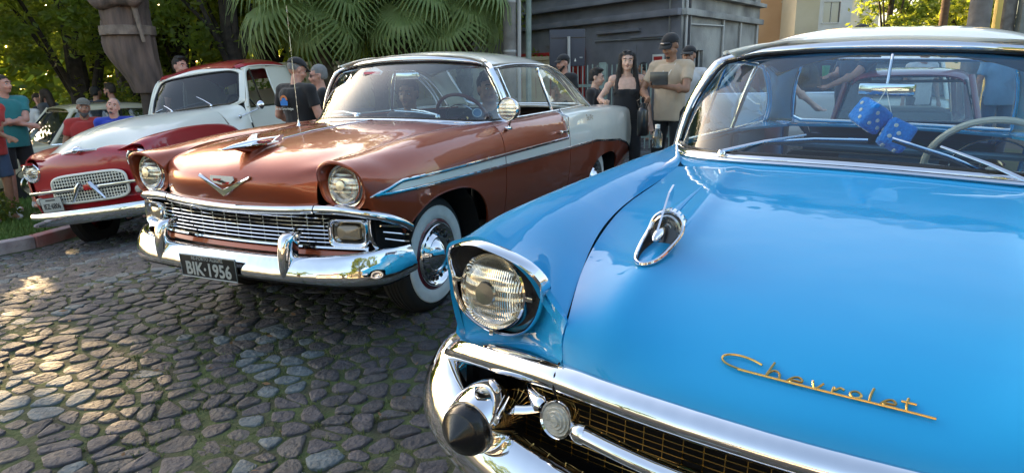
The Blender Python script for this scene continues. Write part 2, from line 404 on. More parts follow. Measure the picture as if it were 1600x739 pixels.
def shell(car, cfg):
    """doors, rear quarters, roof, glass and cabin of the two big hardtops; x forward, y left, z up"""
    paint,roofm=cfg['paint'],cfg['roof']
    st=cfg['stations']; xs=[s[0] for s in st]; ctrl=np.array([[(s[0]+ (p[2] if len(p)>2 else 0),p[0],p[1]) for p in s[1]] for s in st])
    tu=chord(ctrl,0); tv=chord(ctrl,1)
    def surf(x0,x1,nx,nv,zcut,flip=False,vtop=1.0,extra=()):
        tx=np.interp([x0,x1],xs[::-1],tu[::-1]); te=np.linspace(tx[0],tx[1],nx)
        if len(extra):
            te=np.unique(np.concatenate([te,np.interp(extra,xs[::-1],tu[::-1])])); 
            if tx[0]>tx[1]: te=te[::-1]
        Wu=smat(tu,te); vv=np.linspace(0,tv[-1]*vtop,220); Wv=smat(tv,vv)
        S=np.einsum('ai,ijk,bj->abk',Wu,ctrl,Wv)
        out=np.zeros((len(te),nv,3))
        for i in range(len(te)):
            row=S[i]; zc=zcut(row[:60,0].mean()); lo=0
            while lo<150 and row[lo,2]<zc: lo+=1
            if lo>0:
                f=(zc-row[lo-1,2])/max(1e-6,row[lo,2]-row[lo-1,2]); l=lo-1+min(1,max(0,f))
            else: l=0
            ii=np.linspace(l,219,nv); a=np.floor(ii).astype(int).clip(0,218); fr=(ii-a)[:,None]
            out[i]=row[a]*(1-fr)+row[a+1]*fr
        return out
    cfg['surf']=surf
    twotone=cfg.get('twotone')
    for s in (1,-1):
        def P(name,G,fm=None,**k):
            G=G.copy(); G[...,1]*=s
            return panel(name,G,paint,car,mats=[paint,roofm] if fm else None,fm=fm,**k)
        fx=cfg['front_x']; dx0,dx1=cfg['door']
        G=surf(dx0+.004,fx,90,56,cfg['zcut'],extra=cfg['dense'])
        P('front_fender',G,twotone)
        P('door',surf(dx0-.004,dx1+.004,34,56,cfg['zcut']),twotone)
        P('rear_quarter',surf(dx1-.004,cfg['rear_x'],120,56,cfg['zcut'],extra=cfg['rdense']),twotone)
    # wheel arch lips and dark inner wheel houses
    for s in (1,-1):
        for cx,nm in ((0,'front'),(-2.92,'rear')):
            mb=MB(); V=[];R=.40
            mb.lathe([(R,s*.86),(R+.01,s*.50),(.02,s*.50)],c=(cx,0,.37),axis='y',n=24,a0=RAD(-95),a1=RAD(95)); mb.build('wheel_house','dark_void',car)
    # floor pan, cabin tub
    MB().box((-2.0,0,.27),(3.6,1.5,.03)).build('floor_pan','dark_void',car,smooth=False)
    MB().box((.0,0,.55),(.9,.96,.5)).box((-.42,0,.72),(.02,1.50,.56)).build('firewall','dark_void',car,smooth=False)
    MB().box((-3.95,0,.6),(.04,1.3,.6)).build('rear_panel',paint,car,smooth=False)
    # trunk deck
    rows=[[(x,0,z0),(x,.3,z0-.004),(x,.5,z0-.012),(x,.615,z1)] for x,z0,z1 in((-2.72,1.06,1.045),(-3.1,1.05,1.04),(-3.5,1.02,1.01),(-3.9,.955,.96),(-4.1,.80,.82),(-4.15,.6,.6))]
    panel('trunk_lid',loft(mirror_rows(rows),30,30),cfg['deck'],car)
    # ---- windscreen
    wb,wt_=cfg['ws_bottom'],cfg['ws_top']
    mid=[tuple((np.array(a)+np.array(b))/2+np.array((.035*(1-abs(a[1])),.025*(abs(a[1])>.5),0))) for a,b in zip(wb,wt_)]
    rows=mirror_rows([wb,mid,wt_]); G=loft(rows,12,60)
    ws=MB().grid(G).build('windshield',cfg['glass'],car)
    loop=[(p[0],p[1],p[2]) for p in G[0]]+[tuple(p) for p in G[1:-1,-1]]+[tuple(p) for p in G[-1][::-1]]+[tuple(p) for p in G[1:-1,0][::-1]]
    loop=loop[::2]
    MB().tube([Vector(q)+Vector((.004,0,0)) for q in loop],.009,8,closed=True).build('windshield_gasket','black_rubber',car)
    ce=np.mean(loop,axis=0)
    def out(q,d):
        q=Vector(q); v=q-Vector((ce[0]-.3,0,ce[2])); v.y*=1.0; v.z*=2.2; v.x=0.25*v.x; return q+v.normalized()*d+Vector((.006,0,0))
    A_=[out(q,.003)+Vector((.006,0,0)) for q in loop]; B_=[out(q,.013)+Vector((.013,0,0)) for q in loop]; C_=[out(q,.030)+Vector((.004,0,0)) for q in loop]; D_=[out(q,.044)+Vector((-.018,0,0)) for q in loop]
    G_=np.array([[tuple(v) for v in r] for r in (A_,B_,C_,D_)]); G_=np.concatenate([G_,G_[:,:1]],1); MB().grid(loft(G_,9,G_.shape[1])).build('windshield_frame','chrome',car)
    # lower stainless strip
    low=[Vector(p)+Vector((.042,0,-.022)) for p in curve(mirror_rows([wb])[0],40)]
    MB().tube(low,.022,8,flat=.45,up=(0,0,1)).build('windshield_lower_trim','chrome',car)
    # ---- roof
    rw=[]
    for x,yr,zr,zc in cfg['roof_rows']:
        rw.append([(x,0,zc),(x,.25,zc-.008),(x,.46,zc-.026-(zc-zr)*.12),(x-.0,yr-.06,zr+.030),(x,yr,zr)])
    G=loft(mirror_rows(rw),46,50)
    # header curls down to the glass
    hd=np.array(curve(mirror_rows([wt_])[0],50)); hd[:,0]+=-.004; hd[:,2]+=.036
    G0=G[0]; mid1=(hd*.5+G0*.5)+np.array((.02,0,.012)); G=np.concatenate([np.stack([hd,mid1]),G],0)
    Gs=loft(G[[0,1,2,8,16,24,32,40,47]][:, ::7 if (G.shape[1]-1)%7==0 else 7],60,60)
    panel('roof',Gs,roofm,car,ctr=(-1.5,0,.8))
    for s in (1,-1):
        rail=[(x,(y+.008)*s,z) for x,y,z in cfg['rail']]
        strip_tube('drip_rail',rail,.010,'chrome',car)
        # rear pillar: from the roof's side edge down to the body
        a=[(x,y*s,z) for x,y,z in cfg['rail'][3:]]; b=[(x,y*s,z) for x,y,z in cfg['bl_edge']]
        A=curve(a,16);B=curve(b,16); Gp=np.stack([A,A*.66+B*.34+np.array((-.012,s*.014,.01)),A*.33+B*.67+np.array((-.012,s*.012,.01)),B])
        panel('rear_pillar',loft(Gp,14,16),roofm,car,ctr=(-2,0,.9))
    # backlight
    be=cfg['bl_edge']; rows=[]
    for x,y,z in be: rows.append([(x-.10,0,z+.0),(x-.085,y*.5,z),(x,y,z)])
    G=loft(mirror_rows(rows),14,24); MB().grid(G).build('rear_window',cfg['glass2'],car)
    lp=[tuple(p) for p in G[0]]+[tuple(p) for p in G[1:-1,-1]]+[tuple(p) for p in G[-1][::-1]]+[tuple(p) for p in G[1:-1,0][::-1]]
    MB().tube(lp[::2],.012,8,closed=True).build('rear_window_trim','chrome',car)
    # side glass and frames
    for s in (1,-1):
        top=cfg['sidetop']; sill=cfg['sill']
        def Y(p): return (p[0],p[1]*s,p[2])
        def quad(name,b0,b1,t0,t1,m):
            A=np.array([Y(b0),Y(b1)]);B=np.array([Y(t0),Y(t1)])
            G=np.stack([np.linspace(A[0],A[1],6),np.linspace((A[0]+B[0])/2,(A[1]+B[1])/2,6)+np.array((0,s*.012,0)),np.linspace(B[0],B[1],6)])
            return MB().grid(G).build(name,m,car)
        q=cfg['side_glass']
        quad('vent_window',q[0],q[1],q[2],q[3],cfg['glass2'])
        if s<0 or not cfg.get('driver_window_down'): quad('door_window',q[1],q[4],q[3],q[5],cfg['glass2'])
        # quarter window curved: fan
        pts=[Y(p) for p in cfg['quarter']]; MB().poly(pts).build('quarter_window',cfg['glass2'],car,smooth=False)
        strip_tube('quarter_window_frame',pts,.010,'chrome',car,closed=False,samples=40)
        MB().tube([Y(q[1]),Y(q[3])],.009,8).build('vent_window_frame','chrome',car)
        MB().tube([Y(q[4]),Y(q[5])],.012,8,flat=.6).build('door_window_frame','chrome',car)
        strip_tube('window_top_trim',[Y(p) for p in top],.010,'chrome',car)
        strip_tube('sill_trim',[Y(p) for p in sill],.011,'chrome',car)
        # painted windscreen pillar behind the glass corner
        a=Y(wb[-1]);b=Y(wt_[-1]); a=Vector(a)+Vector((-.03,0,0)); b=Vector(b)+Vector((-.03,0,.01)); m_=(a+b)/2+Vector((.03,s*.02,0))
        MB().tube(curve([a,m_,b],10),.024,8,flat=.7).build('windshield_pillar',cfg.get('pillar','chrome'),car)
        # door furniture
        S=surf(-1.66,-1.80,4,20,lambda x:.3)
        MB().box((-1.74,.925*s,.905),(.15,.018,.020),bev=.008).box((-1.69,.912*s,.905),(.03,.03,.03),bev=.01).build('door_handle','chrome',car)
        # inner door trim
        MB().box((-1.35,.80*s,.80),(1.1,.03,.44)).build('door_trim',cfg['trim'],car,smooth=False)
        MB().box((-2.3,.76*s,.80),(.8,.03,.44)).build('quarter_trim',cfg['trim'],car,smooth=False)
    # ---- cabin
    bench_seat(car,-1.45,.66,cfg['seat'],cfg['seat2'],z=.40,h=.44,name='front_seat')
    bench_seat(car,-2.32,.60,cfg['seat'],cfg['seat2'],z=.42,h=.46,name='rear_seat')
    bx=wb[0][0]
    rows=[[(bx-.03,0,wb[0][2]-.035),(bx-.05,.3,wb[0][2]-.035),(bx-.13,.55,wb[0][2]-.045),(bx-.25,.72,wb[0][2]-.06)],
          [(bx-.18,0,wb[0][2]-.03),(bx-.20,.3,wb[0][2]-.03),(bx-.25,.55,wb[0][2]-.04),(bx-.32,.72,wb[0][2]-.05)],
          [(bx-.28,0,wb[0][2]-.06),(bx-.30,.3,wb[0][2]-.06),(bx-.33,.55,wb[0][2]-.07),(bx-.38,.72,wb[0][2]-.08)],
          [(bx-.29,0,wb[0][2]-.26),(bx-.31,.3,wb[0][2]-.26),(bx-.34,.55,wb[0][2]-.26),(bx-.39,.72,wb[0][2]-.26)]]
    MB().grid(loft(mirror_rows(rows),20,30)).build('dashboard',cfg['dash'],car)
    steering_wheel(car,(bx-.50,.37,wb[0][2]-.05),cfg['wheel'])
    # parcel shelf and dark tub so the cabin is closed
    MB().box((-2.66,0,.93),(.30,1.36,.02)).build('parcel_shelf',cfg['trim'],car,smooth=False)
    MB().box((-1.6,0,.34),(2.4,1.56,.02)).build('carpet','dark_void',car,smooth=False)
    rl=[]
    for x,yr,zr,zc in cfg['roof_rows'][:-1]: rl.append([(x-.02,0,zc-.05),(x-.02,.3,zc-.06),(x-.02,yr-.05,zr-.02)])
    MB().grid(loft(mirror_rows(rl),12,14)).build('headliner',cfg['headliner'],car)
    return car
# ================================================================ the blue car
def arch_cut(front, rear, rock=.27):
    def f(x):
        z=rock
        for cx,a,top,lo in (front,rear):
            u=abs(x-cx)/a
            if u<1: z=max(z, lo+(top-lo)*(1-u**2.5)**(1/2.4))
        return z
    return f
def blue_car():
    car=empty('parked_car',(.925,1.7734,-.0158),(-.035,-.0235,RAD(-121.38)),
        label='bright blue fifties hardtop with gold hood script in the foreground', cat='car', group='vintage cars parked in a row')
    A=[(.82,.27),(.865,.42),(.895,.60),(.90,.75),(.893,.87),(.868,.955),(.80,1.018),(.73,1.022),(.67,1.0),(.64,.98)]
    def S(x,**kw):
        p=list(A)
        for k,v in kw.items(): p[int(k[1:])]=v
        return (x,p)
    D=[(.82,.27),(.865,.42),(.895,.60),(.90,.75),(.893,.87),(.872,.965),(.845,1.01),(.815,1.035),(.79,1.045),(.775,1.045)]
    st=[(.765,[(.80,.66,0),(.825,.73,.0),(.836,.80,.008),(.838,.87,.018),(.828,.932,.03),(.765,.962,.05),(.687,.972,.066),(.585,.918,.06),(.545,.85,.045),(.49,.815,.065)]),
        (.62,[(.83,.50),(.865,.62),(.88,.74),(.882,.82),(.875,.89),(.84,.945),(.775,.978),(.68,.965),(.60,.908),(.55,.872)]),
        (.42,[(.84,.42),(.875,.56),(.895,.70),(.897,.80),(.89,.89),(.86,.95),(.79,.99),(.70,.985),(.632,.942),(.598,.915)]),
        (.15,[(.83,.27),(.87,.44),(.895,.62),(.90,.76),(.893,.88),(.865,.955),(.80,1.003),(.72,1.003),(.66,.972),(.63,.952)]),
        (-.2,A),S(-.5,_6=(.805,1.028),_7=(.75,1.034),_8=(.70,1.024),_9=(.66,1.018)),
        (-.85,D),(-1.3,D),(-1.9,D),
        (-2.5,D[:5]+[(.875,.97),(.85,1.03),(.80,1.055),(.70,1.055),(.62,1.05)]),
        (-3.0,D[:5]+[(.875,.97),(.86,1.05),(.81,1.07),(.70,1.04),(.62,1.03)]),
        (-3.7,[(.80,.35),(.84,.48),(.87,.60),(.875,.75),(.875,.88),(.87,1.0),(.86,1.07),(.82,1.085),(.70,1.0),(.62,.99)]),
        (-4.15,[(.78,.42),(.82,.52),(.84,.62),(.85,.75),(.86,.90),(.86,1.02),(.86,1.075),(.83,1.085),(.72,.95),(.62,.84)])]
    cfg=dict(paint='blue_paint',roof='cream_paint',deck='blue_paint',stations=st,front_x=.765,door=(-.80,-1.98),rear_x=-4.15,
        zcut=arch_cut((0,.45,.70,.36),(-2.92,.45,.66,.36)),dense=np.linspace(-.5,.5,41),rdense=np.linspace(-3.4,-2.45,41),
        ws_bottom=[(-.47,0,1.072),(-.48,.28,1.068),(-.53,.50,1.060),(-.66,.67,1.053),(-.93,.79,1.052)],
        ws_top=[(-.97,0,1.452),(-.985,.28,1.448),(-1.02,.48,1.436),(-1.04,.58,1.42),(-.96,.645,1.395)],
        roof_rows=[(-1.02,.60,1.425,1.500),(-1.25,.66,1.43,1.552),(-1.6,.68,1.435,1.580),(-1.95,.675,1.425,1.568),(-2.2,.66,1.39,1.525),(-2.32,.65,1.36,1.485)],
        rail=[(-.97,.66,1.40),(-1.3,.68,1.425),(-1.7,.69,1.425),(-2.05,.68,1.405),(-2.35,.69,1.31),(-2.62,.72,1.18),(-2.85,.76,1.045)],
        bl_edge=[(-2.32,.50,1.455),(-2.52,.56,1.36),(-2.74,.60,1.20),(-2.95,.62,1.06)],
        sidetop=[(-.96,.66,1.385),(-1.3,.675,1.41),(-1.7,.68,1.41),(-2.1,.675,1.38),(-2.35,.685,1.29),(-2.58,.71,1.16),(-2.72,.75,1.06)],
        sill=[(-.95,.80,1.05),(-1.5,.79,1.05),(-2.1,.78,1.05),(-2.70,.76,1.055)],
        side_glass=[(-.97,.785,1.06),(-1.20,.785,1.06),(-.99,.66,1.385),(-1.13,.67,1.395),(-1.86,.78,1.06),(-1.86,.68,1.40)],
        quarter=[(-1.87,.78,1.06),(-1.87,.68,1.40),(-2.08,.675,1.37),(-2.3,.69,1.29),(-2.5,.71,1.18),(-2.64,.75,1.06)],
        glass='blue_windscreen_glass',glass2='clear_glass',seat='dark_vinyl',seat2='blue_vinyl',dash='blue_dash',wheel='ivory_plastic',trim='blue_vinyl',headliner='blue_vinyl')
    shell(car,cfg)
    for x in (0,-2.92):
        wheel(car,x,.80,side=1); wheel(car,x,-.80,side=-1)
    # ---- hood
    rows=[[(.897,0,.728),(.893,.13,.729),(.888,.26,.732),(.882,.35,.735),(.877,.39,.736),(.872,.43,.737),(.862,.474,.738)],
          [(.880,0,.758),(.876,.13,.758),(.872,.26,.760),(.868,.35,.765),(.866,.39,.768),(.861,.43,.768),(.850,.482,.775)],
          [(.822,0,.798),(.82,.13,.798),(.82,.26,.803),(.825,.345,.815),(.825,.39,.823),(.825,.435,.820),(.822,.487,.817)],
          [(.70,0,.850),(.70,.13,.851),(.70,.27,.857),(.70,.345,.872),(.70,.39,.884),(.69,.44,.880),(.68,.532,.860)],
          [(.48,0,.905),(.48,.13,.906),(.48,.27,.911),(.47,.345,.924),(.47,.39,.938),(.47,.445,.928),(.47,.582,.904)],
          [(.18,0,.955),(.18,.13,.956),(.18,.28,.960),(.18,.352,.968),(.18,.396,.980),(.18,.455,.967),(.18,.622,.948)],
          [(-.12,0,.998),(-.12,.14,.998),(-.12,.30,1.0),(-.12,.37,1.003),(-.12,.415,1.011),(-.12,.475,1.001),(-.12,.634,.974)],
          [(-.38,0,1.036),(-.385,.14,1.035),(-.39,.31,1.030),(-.40,.39,1.028),(-.405,.43,1.029),(-.41,.49,1.022),(-.42,.645,1.006)]]
    HG=loft(mirror_rows(rows),80,110); panel('hood',HG,'blue_paint',car,ctr=(0,0,.2),fl=.03)
    # cowl between hood and glass
    ws=curve(mirror_rows([cfg['ws_bottom']])[0],50); hb=curve(mirror_rows([[(-.388,0,1.034),(-.393,.14,1.033),(-.398,.31,1.028),(-.418,.49,1.020),(-.43,.64,1.004)]])[0],50)
    hb2=curve(mirror_rows([[(-.388,0,1.034),(-.398,.31,1.028),(-.43,.60,1.008),(-.55,.68,1.018),(-.80,.79,1.044)]])[0],50)
    G=np.stack([hb2,hb2*.5+(ws+np.array((.05,0,-.03)))*.5+np.array((0,0,.004)),ws+np.array((.05,0,-.028)),ws+np.array((.0,0,-.006))])
    panel('cowl',loft(G,10,60),'blue_paint',car,ctr=(-.5,0,.2))
    MB().box((-.40,.0,1.033),(.30,.30,.004)).build('cowl_vent','blue_paint',car,smooth=False) if False else None
    # ---- headlight nacelles
    for s in (-1,1):
        Y=lambda P:[(x,y*s,z) for x,y,z in P]
        # chrome surround: cornered visor ring
        ring=[(.800,.825,.918),(.835,.776,.951),(.860,.710,.969),(.864,.673,.966),(.855,.620,.950),(.845,.579,.929),(.835,.555,.904),(.825,.547,.88),(.808,.559,.835),(.792,.583,.786),(.782,.615,.749),(.776,.650,.729),(.772,.698,.721),(.772,.752,.731),(.776,.794,.758),(.782,.814,.792),(.786,.821,.828),(.788,.823,.857),(.792,.831,.892)]
        R3=curve(Y(ring),96,True)
        c0=np.array((.76,.708*s,.832))
        mb=MB(); inn=R3+(c0-R3)*np.array((0.0,.075,.075))+np.array((-.004,0,0)); mid=(R3+inn)/2+np.array((.006,0,0)); back=R3+np.array((-.035,0,0)); deep=inn+np.array((-.030,0,0))
        G=np.stack([back,R3,mid,inn,deep]); G=np.concatenate([G,G[:,:1]],1); mb.grid(G); mb.build('headlight_surround','chrome',car,sharp=60)
        # dark mesh bucket
        # match circle start to the ring's angles
        ang=np.arctan2(deep[:,2]-.832,(deep[:,1]-.708*s)*s); circ=np.stack([np.full(96,.752),.708*s+np.cos(ang)*.088*s,.832+np.sin(ang)*.088],1)
        G=np.stack([deep,(deep+circ)/2+np.array((-.006,0,0)),circ]); G=np.concatenate([G,G[:,:1]],1); MB().grid(G).build('headlight_bucket','dark_mesh',car)
        for a in (RAD(8),RAD(180),RAD(-90)):
            p=Vector((.774,.708*s+cos(a)*s*.103,.832+sin(a)*.103)); MB().box(p,(.02,.016,.012),Matrix.Rotation(a*s,3,'X'),bev=.003).build('bezel_clip','dull_chrome',car)
        headlight(car,(.764,.708*s,.832),r=.087,ring=.011,tilt=RAD(-3),yaw=RAD(3*s))
        # painted nose under the surround, running to the hood gap
        low=[(.806,.556,.87),(.786,.572,.835),(.764,.598,.792),(.748,.630,.760),(.742,.66,.742),(.740,.71,.738),(.742,.765,.750),(.748,.806,.785)]
        o1=[(.820,.522,.845),(.802,.537,.80),(.788,.558,.750),(.770,.60,.714),(.760,.660,.698),(.755,.73,.696),(.753,.785,.708),(.754,.820,.752)]
        o3=[(.828,.486,.822),(.850,.486,.776),(.860,.482,.738),(.838,.56,.715),(.815,.65,.700),(.79,.73,.690),(.762,.80,.675),(.755,.833,.69)]
        G=loft(np.array([Y(low),Y(o1),Y(o3)]),10,40); panel('fender_nose',G,'blue_paint',car,ctr=(0,0,.6))
    # ---- the heavy chrome bar over the grille with its eyebrow ends
    cen=mirror_rows([[(.905,0,.695),(.902,.15,.696),(.896,.30,.700),(.884,.42,.704),(.868,.52,.702),(.842,.63,.688),(.812,.72,.672),(.778,.80,.652),(.745,.852,.622),(.725,.872,.585),(.730,.866,.555)]])[0]
    Pc=curve(cen,150); prof=[(-.030,.034),(-.004,.036),(.016,.026),(.027,.010),(.026,-.008),(.012,-.022),(-.004,-.028),(-.030,-.028)]
    T=np.gradient(Pc,axis=0); T/=np.linalg.norm(T,axis=1,keepdims=True); Nn=np.cross(np.array((0,0,1.)),T)*-1; Nn/=np.linalg.norm(Nn,axis=1,keepdims=True)
    if Nn[75,0]<0: Nn*=-1
    sc=np.interp(np.linspace(-1,1,150),[-1,-.985,-.9,-.8,.8,.9,.985,1],[.05,.40,.80,1,1,.80,.40,.05])[:,None]
    G=np.stack([Pc+Nn*a*sc+np.array((0,0,1))*b*sc for a,b in prof]); mb=MB(); mb.grid(loft(G,24,150)); mb.build('grille_header_bar','chrome',car)
    # joints in the bar under the hood gaps
    for s in (-1,1): MB().tube([(.868,.480*s,.742),(.897,.476*s,.725),(.905,.474*s,.700),(.895,.474*s,.680),(.87,.476*s,.676)],.0022,6).build('bar_joint','dark_void',car)
    # ---- grille opening and mesh
    mb=MB(); mb.box((.70,0,.57),(.02,1.62,.34)); mb.box((.77,.0,.405),(.16,1.5,.02)); mb.box((.69,.80,.55),(.10,.02,.18)); mb.box((.69,-.80,.55),(.10,.02,.18)); mb.build('grille_shell','dark_void',car,smooth=False)
    path=lambda y:.842-.09*abs(y)**2.0-.02*abs(y)
    for k in range(13):
        z=.500+k*.0145
        MB().tube([(path(y),y,z) for y in np.linspace(-.60,.60,17)],.0016,5,cap=False).build('grille_bar','gold_metal',car)
    for k in range(-14,15):
        y=k*.0425; MB().tube([(path(y)-.002,y,.492),(path(y)-.002,y,.682)],.0018,5).build('grille_bar','gold_metal',car)
    # floating chrome bar with the parking lamps in its ends
    def bar(pts,rad,name='grille_crossbar'):
        return MB().tube(curve(pts,60),rad,14,flat=.75,up=(0,0,1)).build(name,'chrome',car)
    bar([(.905,.40,.618),(.925,.25,.608),(.935,0,.604),(.925,-.25,.608),(.905,-.40,.618)],.024)
    for s in (-1,1):
        e=bpy.data.objects.new('parking_light',None); link(e,car); e.location=(.895,.462*s,.628); e.rotation_euler=(0,RAD(-6),RAD(9*s))
        MB().lathe([(.002,-.05),(.026,-.04),(.040,-.01),(.043,.008),(.040,.015),(.036,.010)],axis='x',n=32).build('housing','chrome',e)
        mb=MB(); mb.lathe([(.0365,.008),(.034,.013),(.029,.012),(.027,.016),(.021,.015),(.019,.019),(.013,.018),(.011,.022),(.004,.021),(.0005,.022)],axis='x',n=32); mb.build('lens','clear_lens',e)
        MB().tube(curve([(.900,.425*s,.618),(.905,.41*s,.617),(.905,.395*s,.617)],6),[.014,.018,.022,.024,.024,.024],12).build('crossbar_collar','chrome',car)
        MB().tube(curve([(.886,.505*s,.640),(.865,.54*s,.648),(.83,.575*s,.655)],10),[.016,.022,.020,.018,.016,.014,.012,.010,.008,.006],12,flat=.7).build('crossbar_end','chrome',car)
        MB().tube(curve([(.87,.585*s,.60),(.86,.545*s,.61),(.84,.50*s,.63)],10),[.012]*10,10,flat=.5).build('bomb_bracket','chrome',car)
        # bumper bomb with rubber cone
        e=bpy.data.objects.new('bumper_bomb',None); link(e,car); e.location=(0,.625*s,.620); e.rotation_euler=(0,RAD(3),RAD(2*s))
        MB().lathe([(.010,.70),(.040,.74),(.062,.79),(.073,.84),(.077,.885),(.073,.925),(.064,.950),(.058,.952)],axis='x',n=48).build('shell','chrome',e)
        MB().lathe([(.060,.946),(.0605,.957),(.057,.972),(.050,.983),(.046,.985),(.034,.996),(.019,1.007),(.008,1.016),(.0005,1.019)],axis='x',n=48).build('rubber_tip','black_rubber',e,sharp=30)
    # ---- bumper blade
    cen=mirror_rows([[(.935,0,.415),(.93,.25,.42),(.915,.45,.435),(.905,.60,.462),(.875,.74,.50),(.80,.86,.535),(.69,.925,.55),(.55,.945,.55),(.40,.945,.545)]])[0]
    Pc=curve(cen,160); T=np.gradient(Pc,axis=0); T/=np.linalg.norm(T,axis=1,keepdims=True); Nn=np.cross(T,np.array((0,0,1.))); Nn/=np.linalg.norm(Nn,axis=1,keepdims=True)
    if Nn[80,0]<0: Nn*=-1
    hs=np.interp(abs(np.linspace(-1,1,160)),[0,.3,.55,.7,.85,.97,1],[.072,.074,.082,.092,.082,.066,.03])[:,None]
    prof=[(-.05,.98),(-.022,1.0),(-.002,.80),(.018,.42),(.032,.0),(.036,-.42),(.024,-.85),(-.0,-1.0),(-.05,-.95)]
    G=np.stack([Pc+Nn*a+np.array((0,0,1))*b*hs for a,b in prof]); mb=MB(); mb.grid(loft(G,30,160)); mb.build('front_bumper','chrome',car)
    MB().tube(curve([(x+.01,y,z+.065) for x,y,z in [(.90,.25,.44),(.885,.40,.455),(.86,.55,.49)]],8),.010,8).build('bumper_seam','chrome',car)
    for s in (-1,1):
        MB().lathe([(.008,0),(.008,.004),(.003,.006),(.0005,.006)],c=(.935,.56*s,.405),axis='x',n=14).build('bumper_bolt','chrome',car)
        MB().lathe([(.008,0),(.008,.004),(.003,.006),(.0005,.006)],c=(.94,.28*s,.425),axis='x',n=14).build('bumper_bolt','chrome',car)
    # rear bumper
    MB().tube(curve([(-3.9,.93,.48),(-4.2,.90,.47),(-4.32,.6,.45),(-4.34,0,.44),(-4.32,-.6,.45),(-4.2,-.90,.47),(-3.9,-.93,.48)],60),.07,12,flat=.4,up=(0,0,1)).build('rear_bumper','chrome',car)
    # ---- gun-sight ornaments on the hood ridges
    def ornament(s):
        e=bpy.data.objects.new('hood_ornament',None); link(e,car); e.location=(.465,.397*s,.945); e.rotation_euler=(0,RAD(13),RAD(2*s)); e.scale=(.76,.86,.95)
        # spoon-shaped chrome shell with a ribbed collar
        out=[(.205,0,.004),(.185,.022,.002),(.13,.037,.000),(.06,.045,.000),(.0,.048,.012),(-.045,.046,.020),(-.045,.030,.045),(-.045,0,.056)]
        outl=[(.205,0,.003),(.19,.020,.003),(.14,.036,.004),(.07,.045,.010),(.0,.049,.020),(-.02,.047,.034),(-.03,.034,.052),(-.035,0,.064)]
        loop=outl+[(x,-y,z) for x,y,z in outl[-2:0:-1]]
        P=curve(loop,72,True); MB().tube(P,.0058,8,closed=True).build('ring','chrome',e)
        c=np.array((.05,0,-.012)); G=np.stack([P,P*.8+c*.2+np.array((0,0,-.012)),P*.45+c*.55+np.array((0,0,-.016)),P*.02+c*.98+np.array((0,0,-.016))]); G=np.concatenate([G,G[:,:1]],1)
        MB().grid(G).build('dish','black_enamel',e)
        R=Matrix.Rotation(RAD(-18),3,'Y')
        mb=MB(); mb.lathe([(.045,.004),(.040,.010),(.038,.002),(.033,.008),(.031,.0),(.026,.007),(.024,-.002),(.017,.006),(.012,.004),(.001,.004)],c=(-.012,0,.016),axis='x',n=40,R=R); mb.build('disc','dull_chrome',e)
        mb=MB()
        for k in range(9):
            a=RAD(-64+16*k); c_=Vector((-.042,sin(a)*.049,.016+cos(a)*.049)); mb.box(c_,(.030,.011,.007),Matrix.Rotation(-a,3,'X'),bev=.002)
        mb.build('collar_rib','chrome',e)
        # bullet and raked fin
        MB().lathe([(.0005,.105),(.006,.098),(.012,.080),(.0145,.060),(.013,.035),(.008,.010),(.004,0)],c=(0,0,.030),axis='x',n=20).build('bullet','chrome',e)
        MB().prism([(.072,-.0035,.040),(-.035,-.0022,.118),(-.075,-.0018,.128),(-.070,-.0018,.108),(.0,-.003,.040)],(0,.006,0)).build('fin','chrome',e,sharp=20)
        MB().tube(curve([(-.05,0,.054),(-.2,0,.045),(-.42,0,.03)],10),[.020,.018,.015,.013,.011,.009,.007,.005,.003,.001],10,flat=.5,up=(0,0,1)).build('ridge_cap','blue_paint',e)
    ornament(-1); ornament(1)
    # ---- gold script on the hood front: pen strokes joined to one long underline
    def hp(u,v):   # u across (photo left to right), v up the slope, on the hood's nose
        y=-.161+u*.355/.405; z=.799-.003*(u/.405)+v*.36; c=HG[:40,int(np.argmin(abs(HG[20,:,1]-y)))]; x=float(np.interp(z,c[:,2],c[:,0])); return (x+.004,y,z+.004)
    e=bpy.data.objects.new('hood_script',None); link(e,car)
    L=.385; strokes={'C':[(.085,.030),(.055,.040),(.02,.040),(.002,.028),(.006,.014),(.035,.002),(.09,.0)],
      'h':[(.108,.046),(.098,.0),(.108,.020),(.122,.018),(.124,.0)],
      'e':[(.140,.002),(.150,.016),(.164,.019),(.168,.010),(.150,.008),(.146,.002),(.172,.0)],
      'v':[(.188,.020),(.194,.001),(.208,.020)],
      'r':[(.226,.0),(.228,.017),(.230,.010),(.238,.018),(.247,.015)],
      'o':[(.264,.001),(.258,.011),(.268,.020),(.278,.011),(.270,.001),(.262,.001)],
      'l':[(.298,.040),(.294,.020),(.293,.0)],
      'e2':[(.312,.002),(.322,.016),(.334,.019),(.337,.010),(.322,.008),(.317,.002),(.34,.0)],
      't':[(.358,.036),(.356,.018),(.357,.0)],'tb':[(.346,.024),(.372,.024)]}
    for k,p in strokes.items():
        P=[hp(a,b) for a,b in p]; 
        MB().tube(curve(P,max(6,len(P)*6)) if len(P)>2 else P,.0023,6).build('letter','gold_metal',e)
    MB().tube([hp(a,-.001) for a in np.linspace(.04,.405,24)],.0023,6).build('underline','gold_metal',e)
    # club badge on the mesh
    e=bpy.data.objects.new('grille_badge',None); link(e,car); e.location=(.868,-.195,.548); e.rotation_euler=(0,RAD(-8),0)
    MB().lathe([(.040,-.004),(.040,.002),(.037,.005),(.0005,.006)],axis='x',n=36).build('disc','green_badge',e)
    mb=MB(); torus_ring(mb,(.004,0,0),.038,.0018,32,6); torus_ring(mb,(.006,0,0),.025,.0009,28,6); mb.build('disc_rim','gold_metal',e)
